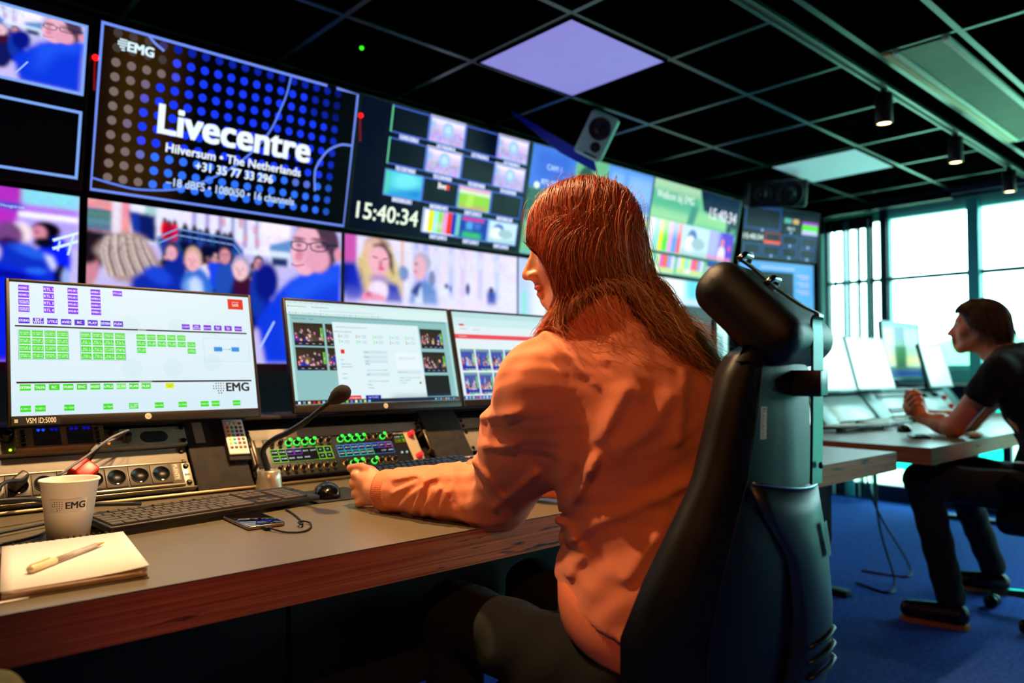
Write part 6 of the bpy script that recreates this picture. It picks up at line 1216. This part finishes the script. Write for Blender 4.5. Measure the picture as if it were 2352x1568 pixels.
TG = front[:, None]*TF + backw[:, None]*TB; wob = hs.randn(N, 3)
def bias(P, t):
    m = len(P); b_ = np.zeros((m, 3)); b_[:, 2] = -1; D = TG[:m]-P; dn = np.linalg.norm(D, axis=1)[:, None]+1e-6
    b_ += D/dn*(.30 + .95*t)*np.clip(dn/.05, 0, 1) + (lvec*.12)[None]*side[:m, None]*(1-t) + backw[:m, None]*V3((.5, -.45, 0))*max(0, t-.45)*1.2
    b_ += wob[:m]*.18*math.sin(7*t+1)*t; return b_
def facehook(P, t):
    q_ = (P-HF[0]) @ HR; u = q_[:, 2]; fm = np.interp(u, [-.22, -.16, -.125, -.10, -.06, -.01, .03, .06, .12], [.14, .115, .070, .052, .054, .072, .108, .106, .095]); o = np.maximum(q_[:, 1]-fm, 0); q_[:, 1] -= o; return HF[0] + q_ @ HR.T
lens = np.where(front > .5, .215+.06*hs.rand(N), .27+.10*hs.rand(N)) + .05*np.clip(loc[:, 2]/.1, 0, 1) - .085*mid
th = .0025 + .013*hs.rand(N)**1.4 + .002*np.clip(loc[:, 2]/.1, 0, 1); 
T = strands(roots, dirs, lens, 20, [skull, ho], th, bias, None, .13, None, .0045, hs, hook=facehook)
cl = hs.randint(0, 90, N); cph = hs.rand(90)*6.28; cdir = hs.randn(90, 3); tt_ = np.linspace(0, 1, 21)[None, :, None]
T = T + cdir[cl][:, None, :]*.0045*tt_*np.sin(9*tt_+cph[cl][:, None, None]) + (V3((.742, -.67, .35))*.010)[None, None]*backw[:, None, None]*tt_**2*np.sin(11*tt_+cph[cl][:, None, None]*.5)
def tuck(T):
    r = T[..., 0]*.742-T[..., 1]*.67; fw_ = T[..., 0]*.67+T[..., 1]*.742; a_ = r/fw_; h_ = (T[..., 2]-1.05)/fw_   # bearing and elevation seen from the desk end
    hl = np.interp(a_, [.0635, .0723, .0956, .1305, .154, .1713], [.0513, .0688, .098, .1166, .104, .0746]); z_ = (a_ > .0635) & (a_ < .1713) & (h_ < hl); z_ = np.maximum.accumulate(z_, axis=1)
    k_ = np.argmax(z_, axis=1); has = z_.any(axis=1); 
    for i in np.nonzero(has)[0]: j = max(1, k_[i]); T[i, j:] = T[i, j] + np.array((.012, .014, -.012))*np.arange(T.shape[1]-j)[:, None]*.3
    return T
T = tuck(T)
rad = .00036 + .00036*hs.rand(N); va = (.35+1.2*hs.rand(N))[:, None]
c0 = np.array(lin('#a8441a'))*va; c1 = (np.array(lin('#b85c24'))*front[:, None] + (np.array(lin('#a85c28'))*(1-np.clip(bx, 0, 1))[:, None] + np.array(lin('#e0c890'))*np.clip(bx, 0, 1)[:, None])*backw[:, None])*va
Vh, Qh, Ch = tubes(T, rad, c0, c1)
# stray hairs
M2 = 420; r2 = q[:M2]; rt = HF[0] + (r2*V3((.080, .101, .088)) + V3((0, -.012, .026))) @ HR.T
side_, front_, backw_ = side, front, backw; side, front, backw = side[:M2], front[:M2], backw[:M2]
T2 = strands(rt, dirs[:M2], .30+.14*hs.rand(M2), 20, [skull, ho], .012+.02*hs.rand(M2), lambda P, t: bias(P, t)*.8, None, .55, None, .010, hs, hook=facehook); side, front, backw = side_, front_, backw_
V2, Q2, C2 = tubes(T2, .00022+.00016*hs.rand(M2), c0[:M2]*1.4, c1[:M2]*1.3)
# dark inner volume so the scalp never shows
inner = Sol(); inner.ell(HL((0, -.016, .028)), (.0755, .0955, .082), HR, .01); inner.cap(HL((0, -.05, -.02)), (1.06, .845, 1.14), .060, .055, .03); inner.cap(HL((.055, .0, -.02)), HL((.045, .01, -.11)), .022, .014, .02); inner.cap(HL((-.055, .0, -.02)), HL((-.045, .01, -.11)), .022, .014, .02)
inner.ell(HL((0, .13, -.03)), (.080, .105, .085), HR, .012, 'sub')
Vi, Qi = inner.mesh(axis(.86, 1.2, .006), axis(.74, 1.1, .006), axis(1.08, 1.43, .006)); Ci = np.tile(np.array(lin('#2a0e06')), (len(Vi), 1))
n1, n2 = len(Vh), len(Vh)+len(V2)
M_hair = vcmat('hair', rough=.48, spec=.32)
place('hair', npmesh('hair', np.concatenate([Vh, V2, Vi]), np.concatenate([Qh, Q2+n1, Qi+n2]), None, np.concatenate([Ch, C2, Ci]), True, [M_hair]), woman)
# ---------------------------------------------------------------- big office chair behind the woman
M_lea = mat('black_leather_grain', '#06070a', .42, noise=.1, bump=.35, bscale=700, spec=.3)
M_pla = mat('dark_blue_grey_plastic', '#0c1a2c', .42, noise=.15, nscale=25)
M_chr = mat('polished_steel', '#a8b4b8', .18, metal=1)
def officechair(loc, rz, label, big=True):
    Mx = Matrix.Translation(loc) @ Matrix.Rotation(rz, 4, 'Z'); r = root('office_chair', loc, rz, label, 'chair')
    def cross(z, hw, yr, wrap, th, n=14):
        """horizontal section of the back: outer (rear) arc then inner (front) arc"""
        P = []
        for i in range(n+1): a = -1+2*i/n; P.append((hw*a, yr + wrap*abs(a)**2.2 + .012*max(0, abs(a)-.85)/.15, z))
        for i in range(n+1): a = 1-2*i/n; P.append((hw*.95*a, yr + th + wrap*abs(a)**2.2*.9 - (.03 if abs(a) > .95 else 0), z + 0))
        return P
    prof = [(.50, .20, -.295, .07, .05), (.54, .235, -.31, .10, .085), (.60, .25, -.325, .13, .10), (.68, .25, -.335, .14, .10), (.76, .235, -.34, .125, .09), (.84, .21, -.34, .10, .08), (.90, .185, -.335, .075, .075), (.98, .172, -.333, .055, .07), (1.04, .162, -.33, .042, .065), (1.07, .150, -.327, .035, .055), (1.085, .128, -.318, .025, .035), (1.090, .095, -.308, .012, .012)]
    if not big: prof = [(z*.96, a, b_, c*.5, d) for z, a, b_, c, d in prof]
    B('backrest', M_lea, lambda b: b.ring([cross(*q) for q in prof]), r, Mx)
    # piping seams on the back
    seam = lambda k: [Vector((q[1]*k, q[2] + q[3]*abs(k)**2.2 - .001, q[0])) for q in prof[1:-2]]
    B('seam', M_lea, lambda b: (b.tube(seam(.80), .0014, 6), b.tube(seam(-.80), .0014, 6), b.tube([Vector((.16*t, -.331+.05*abs(t)**2.2, 1.062+.004*(1-t*t))) for t in [-1+.1*i for i in range(21)]], .0022, 6)), r, Mx)
    # plastic spine cover, flaring to the seat
    sp_ = [(.875, .150, -.3455), (.84, .125, -.352), (.78, .085, -.362), (.70, .070, -.368), (.64, .072, -.366), (.585, .085, -.356), (.56, .07, -.345)]
    if big:
        B('spine_cover', M_pla, lambda b: b.ring([[(hw*a, y + .05*abs(a)**2 * (hw/.15), z + (.018*a*a if i == 0 else 0)) for a in [-1+2*k/16 for k in range(17)]] + [(hw*.9*(1-2*k/16), y+.06, z) for k in range(17)] for i, (z, hw, y) in enumerate(sp_)]), r, Mx)
        B('trim_edge', mat('light_steel_trim', '#8098a8', .25, metal=.8), lambda b: b.tube([Vector((.150*a, -.3470+.05*a*a, .877+.018*a*a)) for a in [-1+2*k/20 for k in range(21)]], .0022, 6), r, Mx)
        for k in range(3): B('rib', M_pla, lambda b: b.tube([Vector((.062*a, -.3700+.022*a*a, .655-.022*k+.014*(1-abs(a)))) for a in [-1+2*j/10 for j in range(11)]], .0035, 6), r, Mx)
        q = Pic(4, 4, '#0c1a2c', .55); q.arc(.5, .38, .18, .26, -60, 240, .05, '#3a4450').line([(.5, .25), (.38, .5), (.55, .62), (.45, .98)], .05, '#3a4450')
        F = frame(Mx @ Vector((-.014, -.3665, .775)), Mx.to_3x3() @ Vector((1, 0, 0)), Mx.to_3x3() @ Vector((0, .12, 1))); decal('emblem', q, F, .026, .05, M_print, r)
        q = Pic(4, 4, '#b07850', .35); rot_text(q, 'Recaro', '#30180c'); F = frame(Mx @ Vector((-.150, -.3085, .955)), Mx.to_3x3() @ Vector((.95, -.32, 0)), Mx.to_3x3() @ Vector((.12, 0, 1))); decal('fabric_tag', q, F, .014, .045, M_print, r)
        # headrest cushion
        hr = Sol(); A, Bq = V3((0, -.303, 1.108)), V3((0, -.248, 1.160))
        for e in (-1, 1): pass
        d = (Bq-A)/np.linalg.norm(Bq-A); Rr = np.array([(1, 0, 0), d, np.cross((1, 0, 0), d)]).T; c = (A+Bq)/2
        def f(x, y, z):
            q = (x-c[0], y-c[1], z-c[2]); l = [q[0]*Rr[0, i]+q[1]*Rr[1, i]+q[2]*Rr[2, i] for i in range(3)]
            tp = 1 - .12*l[1]/.09; qx, qy, qz = np.abs(l[0])-.090*tp, np.abs(l[1])-.056, np.abs(l[2])-.006; return np.sqrt(np.maximum(qx, 0)**2+np.maximum(qy, 0)**2+np.maximum(qz, 0)**2) + np.minimum(np.maximum(qx, np.maximum(qy, qz)), 0) - .036
        hr.add(f, c-.2, c+.2); Vv, Q = hr.mesh(axis(-.17, .17, .006), axis(-.40, -.12, .006), axis(1.03, 1.27, .006)); Mn = np.array(Mx.to_3x3()); Vv = Vv @ Mn.T + np.array(Mx.translation)
        place('headrest', npmesh('headrest', Vv, Q, None, None, True, [M_lea]), r)
        nrm = np.cross((1, 0, 0), d); nrm = nrm if nrm[2] > 0 else -nrm
        top = lambda s_, off=.047: Vector(A + d*s_ + nrm*off)
        P = [Vector((-.010, -.350, .885)), Vector((-.006, -.352, 1.0)), Vector((0, -.352, 1.09)), Vector((0, -.352, 1.125)), top(-.028, .058), top(.0, .052), top(.05), top(.10), top(.125, .043)]
        P = smoothpath(P, 6)
        def strap(b):
            R = []
            for i, p in enumerate(P):
                t = (P[min(i+1, len(P)-1)]-P[max(i-1, 0)]).normalized(); n_ = Vector((1, 0, 0)).cross(t).normalized(); wv = Vector((.97, -.25 if i < 20 else 0, 0))*.015; c_ = p+Vector((-.026, -.006 if i < 20 else 0, 0)); R.append([c_-wv-n_*.002, c_+wv-n_*.002, c_+wv+n_*.002, c_-wv+n_*.002])
            b.ring(R, smooth=False)
        B('headrest_bar', mat('brushed_strap_steel', '#56706e', .3, metal=.9), strap, r, Mx)
        B('bar_bracket', mat('black_bracket', '#10141c', .35), lambda b: b.box((-.052, -.368, 1.012), (-.002, -.325, 1.05), .002), r, Mx)
        B('bolt', M_scw, lambda b: b.lathe([(.005, 0), (.005, .003), (.002, .004), (.0005, .004)], 12, (-.036, -.362, .912), (-.25, -.97, 0)), r, Mx)
        for s_ in (.06, .118): B('clamp', M_chr, lambda b: b.tube([top(s_, .044) + Vector((-.042, 0, 0)), top(s_, .056) + Vector((-.032, 0, 0)), top(s_, .056) + Vector((-.002, 0, 0)), top(s_, .044) + Vector((.008, 0, 0))], .005, 8), r, Mx)
    se = Sol()
    def fs(x, y, z): qx, qy, qz = np.abs(x)-.20, np.abs(y+.02)-.20, np.abs(z-.425)-.012; return np.sqrt(np.maximum(qx, 0)**2+np.maximum(qy, 0)**2+np.maximum(qz, 0)**2)+np.minimum(np.maximum(qx, np.maximum(qy, qz)), 0)-.045
    se.add(fs, V3((-.26, -.28, .35)), V3((.26, .25, .5)))
    for e in (-1, 1): se.cap((e*.225, -.22, .46), (e*.215, .16, .46), .038, .028, .03)
    Vv, Q = se.mesh(axis(-.30, .30, .012), axis(-.32, .28, .012), axis(.34, .53, .010)); Mn = np.array(Mx.to_3x3()); Vv = Vv @ Mn.T + np.array(Mx.translation)
    place('seat', npmesh('seat', Vv, Q, None, None, True, [M_lea]), r)
    B('seat_post', M_blk, lambda b: (b.cyl((0, 0, .08), (0, 0, .36), .028), b.box((-.1, -.12, .33), (.1, .1, .37), .01), b.box((-.03, -.33, .35), (.03, -.08, .37), .006), b.box((-.03, -.345, .35), (.03, -.31, .56), .006)), r, Mx)
    for e in ((-1, 1) if not big else ()):
        a_ = B('armrest', M_blk, lambda b: (b.box((e*.29-.04, -.10, .655 if not big else .62), (e*.29+.04, .13, .675 if not big else .64), .01), b.box((e*.29-.015, -.02, .36), (e*.29+.015, .04, .656 if not big else .621), .006), b.box((min(e*.29, e*.1), -.01, .345), (max(e*.29, e*.1), .03, .362), .004)), r, Mx)
        if not big: B('arm_light_sheet', mat('warm_light_brown', '#6a4028', .5), lambda b: b.box((e*.29-.04, -.10, .674), (e*.29+.04, .13, .682), .003), a_, Mx)  # brown sheet: warm lamp light painted on the black armrest top
    for k in range(5):
        a = math.radians(72*k+18); ca, sa = math.cos(a), math.sin(a)
        l = B('base_leg', M_chr if not big else M_blk, lambda b: b.ring([[(ca*x - sa*y, sa*x + ca*y, z) for y, z in ((-w, z0), (w, z0), (w*.7, z1), (-w*.7, z1))] for x, w, z0, z1 in ((.02, .03, .075, .12), (.15, .024, .072, .105), (.30, .017, .068, .088))], smooth=False), r, Mx)
        B('castor', mat('castor_black', '#0a0a0c', .3), lambda b: (b.cyl((ca*.30-sa*.012, sa*.30+ca*.012, .029), (ca*.30-sa*.026, sa*.30+ca*.026, .029), .028), b.cyl((ca*.30+sa*.012, sa*.30-ca*.012, .029), (ca*.30+sa*.026, sa*.30-ca*.026, .029), .028), b.cyl((ca*.30, sa*.30, .03), (ca*.30, sa*.30, .07), .008)), l, Mx)
    return r
officechair((1.012, .870, 0), math.radians(14), 'large black leather office chair with steel strapped headrest behind the woman')
officechair((3.83, .76, 0), 0, 'black office chair with steel star base under the seated man', False)
# ---------------------------------------------------------------- man
mLS, mLE, mLW = (3.725, .985, 1.045), (3.715, 1.165, .795), (3.838, 1.335, .825)
mRS, mRE, mRW = (4.10, 1.0, 1.045), (4.12, 1.22, .795), (3.93, 1.375, .835)
mP, mW, mC, mN = (3.82, .82, .56), (3.84, .82, .74), (3.88, .90, .93), (3.912, .985, 1.11)
MF = headframe((3.905, 1.115, 1.252), (-.25, 1, 0), math.radians(-2)); MR = MF[1]
mb = Sol(); ML = head(mb, MF, (3.915, 1.01, 1.07), 1.04, nr_=.055); torso(mb, mP, mW, mC, mN, mLS, mRS, 0, 1.0)
for S_, E_, W_ in ((mLS, mLE, mLW), (mRS, mRE, mRW)): mb.cap(S_, E_, .052, .044, .03); mb.cap(E_, V3(E_)*.6+V3(W_)*.4, .043, .044, .02); mb.cap(V3(E_)*.6+V3(W_)*.4, W_, .044, .028, .02)
dl = V3(mRW)-V3(mLW); hd1 = V3((-.25, .6, .75)); hd1 /= np.linalg.norm(hd1)
hL = V3((-.35, .35, .87)); hL /= np.linalg.norm(hL); bL = V3((-.75, -.66, 0)); bL = bL - hL*(bL@hL); bL /= np.linalg.norm(bL); tL = np.cross(bL, hL)
hand(mb, mLW, hL, -tL if (-tL)[1] < 0 else tL, bL, 1.02, .85)
hand(mb, V3(mLW)+V3((-.015, .05, .035)), V3((-.80, -.20, .56)), V3((.2, .5, .84)), V3((-.5, .75, -.3)), 1.0, .75)
mb.cap(mRW, V3(mLW)+V3((-.012, .05, .035)), .028, .026, .01)
mHL, mHR, mKL, mKR, mAL, mAR = (3.735, .84, .535), (3.92, .84, .535), (3.43, 1.20, .585), (3.95, 1.24, .585), (3.43, 1.10, .09), (4.10, 1.13, .09)
for H_, K_, A_ in ((mHL, mKL, mAL), (mHR, mKR, mAR)): mb.cap(H_, K_, .078, .056, .04); mb.cap(K_, A_, .052, .036, .02)
man = solid('person', mb, axis(3.34, 4.28, .012, [(3.68, 4.02, .0045)]), axis(.64, 1.52, .012, [(1.0, 1.50, .0045)]), axis(.03, 1.42, .012, [(.74, .95, .004), (1.10, 1.37, .0045)]), M_skin, None, (3.85, .85, 0), skincol(MF, 1.04, '#d87c50', '#a85040'))
tag(man, 'man with short brown hair in a black polo shirt leaning on the window desk', 'person'); eyes(man, ML, MR, 1.04)
M_polo = mat('black_polo_cotton', '#0a0a0c', .9, noise=.15, nscale=400, bump=.3, bscale=900, sheen=.1, spec=.15)
po = Sol(); torso(po, (3.82, .82, .62), mW, mC, mN, mLS, mRS, .016, 1.0, .05)
for S_, E_ in ((mLS, mLE), (mRS, mRE)): po.cap(S_, V3(S_)*.42+V3(E_)*.58, .066, .064, .03)
for S_, E_ in ((mLS, mLE), (mRS, mRE)):
    n_ = V3(E_)-V3(S_); c_ = V3(S_)*.50+V3(E_)*.50; po.half(c_, n_, .003, c_-.11, c_+.11)
po.ell((3.912, 1.0, 1.145), (.062, .066, .035), None, .015); po.half((3.912, 1.0, 1.160), (-.0, .35, 1), .003, (3.8, .88, 1.1), (4.02, 1.12, 1.25)); po.disp(lambda x, y, z: .0035*np.sin(30*(x+z)+5*np.sin(12*y))*np.sin(24*(y-z)))
po.half((0, 0, .58), (0, 0, -1), .004)
solid('polo_shirt', po, axis(3.62, 4.2, .009), axis(.64, 1.16, .009), axis(.54, 1.22, .009), M_polo, man)
tr_ = Sol(); tr_.ell((3.82, .83, .57), (.165, .13, .09), None, .04)
for H_, K_, A_ in ((mHL, mKL, mAL), (mHR, mKR, mAR)): tr_.cap(H_, K_, .09, .072, .04); tr_.cap(K_, V3(A_)+V3((0, 0, .03)), .068, .056, .02)
tr_.disp(lambda x, y, z: .003*np.sin(50*(y+z)+8*np.sin(12*x)))
solid('trousers', tr_, axis(3.30, 4.22, .014), axis(.64, 1.36, .014), axis(.06, .70, .014), mat('black_denim', '#07080a', .9, bump=.3, bscale=700), man)
for A_ in (mAL, mAR):
    sh = Sol(); sh.cap(V3(A_)-V3((.01, .03, .035)), V3(A_)+V3((-.05, .14, -.042)), .044, .038, .02); sh.half((0, 0, .018), (0, 0, -1), .004)
    o = solid('shoe', sh, axis(A_[0]-.12, A_[0]+.08, .007), axis(A_[1]-.1, A_[1]+.2, .007), axis(.0, .12, .006), mat('black_leather', '#0a0a0c', .4, noise=.1), man)
    B('sole', mat('tan_rubber_sole', '#c07848', .7), lambda b: b.prism([(A_[0]-.01+.043*math.cos(t)-.0*1, A_[1]-.03+.043*math.sin(t)) for t in [math.pi+math.pi*k/8 for k in range(9)]] + [(A_[0]-.05+.038*math.cos(t), A_[1]+.14+.038*math.sin(t)) for t in [math.pi*k/8 for k in range(9)]], .002, .02), o)
# short hair: shell plus strands
hs2 = np.random.RandomState(4)
def okm(q):
    s_, f, u = q
    if f > .30 and u < .70: return False
    if u < -.30 and f > -.2: return False
    if u < -.62: return False
    if f > .05 and u < -.02: return False
    return True
hs = hs2; qm_ = scalp(6500, okm); Nm = len(qm_); lm = qm_*V3((.076, .099, .084))*1.02 + V3((0, -.012, .026)); rm = MF[0] + lm @ MR.T*1.04
fl2 = np.stack([.5*np.sign(lm[:, 0]+.02), .9*np.clip(lm[:, 1]*20, -1, 1)-.1, -.2+0*lm[:, 0]], 1); fl2 -= qm_*(fl2*qm_).sum(1)[:, None]; dm = fl2 @ MR.T; dm /= np.linalg.norm(dm, axis=1)[:, None]
sk2 = Sol(); head(sk2, MF, (3.915, 1.01, 1.07), 1.04); sk2.p = sk2.p[:6]+[sk2.p[-1]]
fw2 = MR[:, 1]
def biasm(P, t): b_ = np.zeros((Nm, 3)); b_[:, 2] = -1.3; b_ += np.clip(lm[:, 1]*12, -.3, 1)[:, None]*fw2[None]*.35 + (MR[:, 0][None])*.3*np.sign(lm[:, 0])[:, None]; return b_
Tm = strands(rm, dm, .055+.035*hs2.rand(Nm)-.030*np.clip((lm[:, 1]-.02)*30, 0, 1), 10, [sk2], .008+.016*hs2.rand(Nm), biasm, None, .25, None, .0, hs2)
va = (.5+.9*hs2.rand(Nm))[:, None]; Vm, Qm, Cm = tubes(Tm, .0010+.0006*hs2.rand(Nm), np.array(lin('#2c1810'))*va, np.array(lin('#4a2a18'))*va)
sh_ = Sol(); sh_.ell(ML((0, -.016, .032)), (.085, .108, .094), MR, .01); sh_.ell(ML((0, .128, -.040)), (.11, .118, .128), MR, .02, 'sub'); sh_.half(ML((0, -.03, -.040)), -MR[:, 2], .01); sh_.ell(ML((.078, .0, -.030)), (.03, .028, .045), MR, .01, 'sub'); sh_.ell(ML((-.078, .0, -.030)), (.03, .028, .045), MR, .01, 'sub')
Vs_, Qs_ = sh_.mesh(axis(3.76, 4.05, .007), axis(.96, 1.26, .007), axis(1.12, 1.42, .007)); Cs_ = np.tile(np.array(lin('#100a0a')), (len(Vs_), 1))
place('hair', npmesh('hair', np.concatenate([Vm, Vs_]), np.concatenate([Qm, Qs_+len(Vm)]), None, np.concatenate([Cm, Cs_]), True, [M_hair]), man)
# ---------------------------------------------------------------- knee at the lower left
kn = Sol(); K = (.118, .985, .655)
kb_ = Sol(); kb_.cap((-.02, .52, .56), K, .070, .050, .02); kb_.cap(K, (.08, 1.02, .1), .048, .032, .02); kb_.cap((.08, .99, .06), (.06, 1.14, .035), .03, .026, .02)
kp = solid('person', kb_, axis(-.12, .25, .010), axis(.42, 1.2, .010), axis(.0, .75, .010), M_skin, None, (.05, .9, 0), lambda V: np.tile(np.array(lin('#d88a60')), (len(V), 1)))
tag(kp, 'knee of a person in olive jeans at the lower left corner of the photo', 'person')
kn.cap((-.02, .52, .56), K, .084, .064, .02); kn.cap(K, (.08, 1.02, .12), .062, .05, .02); kn.disp(lambda x, y, z: .004*np.sin(90*(x+.5*y)+6*np.sin(30*z)))
solid('jeans', kn, axis(-.12, .25, .008), axis(.42, 1.2, .008), axis(.05, .75, .008), mat('olive_denim', '#3a3a1c', .9, noise=.3, nscale=60, bump=.4, bscale=700), kp)
sh = Sol(); sh.cap((.08, .99, .045), (.06, 1.13, .035), .042, .036, .02); sh.half((0, 0, .003), (0, 0, -1), .004); solid('shoe', sh, axis(.0, .14, .007), axis(.92, 1.2, .007), axis(.0, .12, .007), MATS['black_leather'], kp)
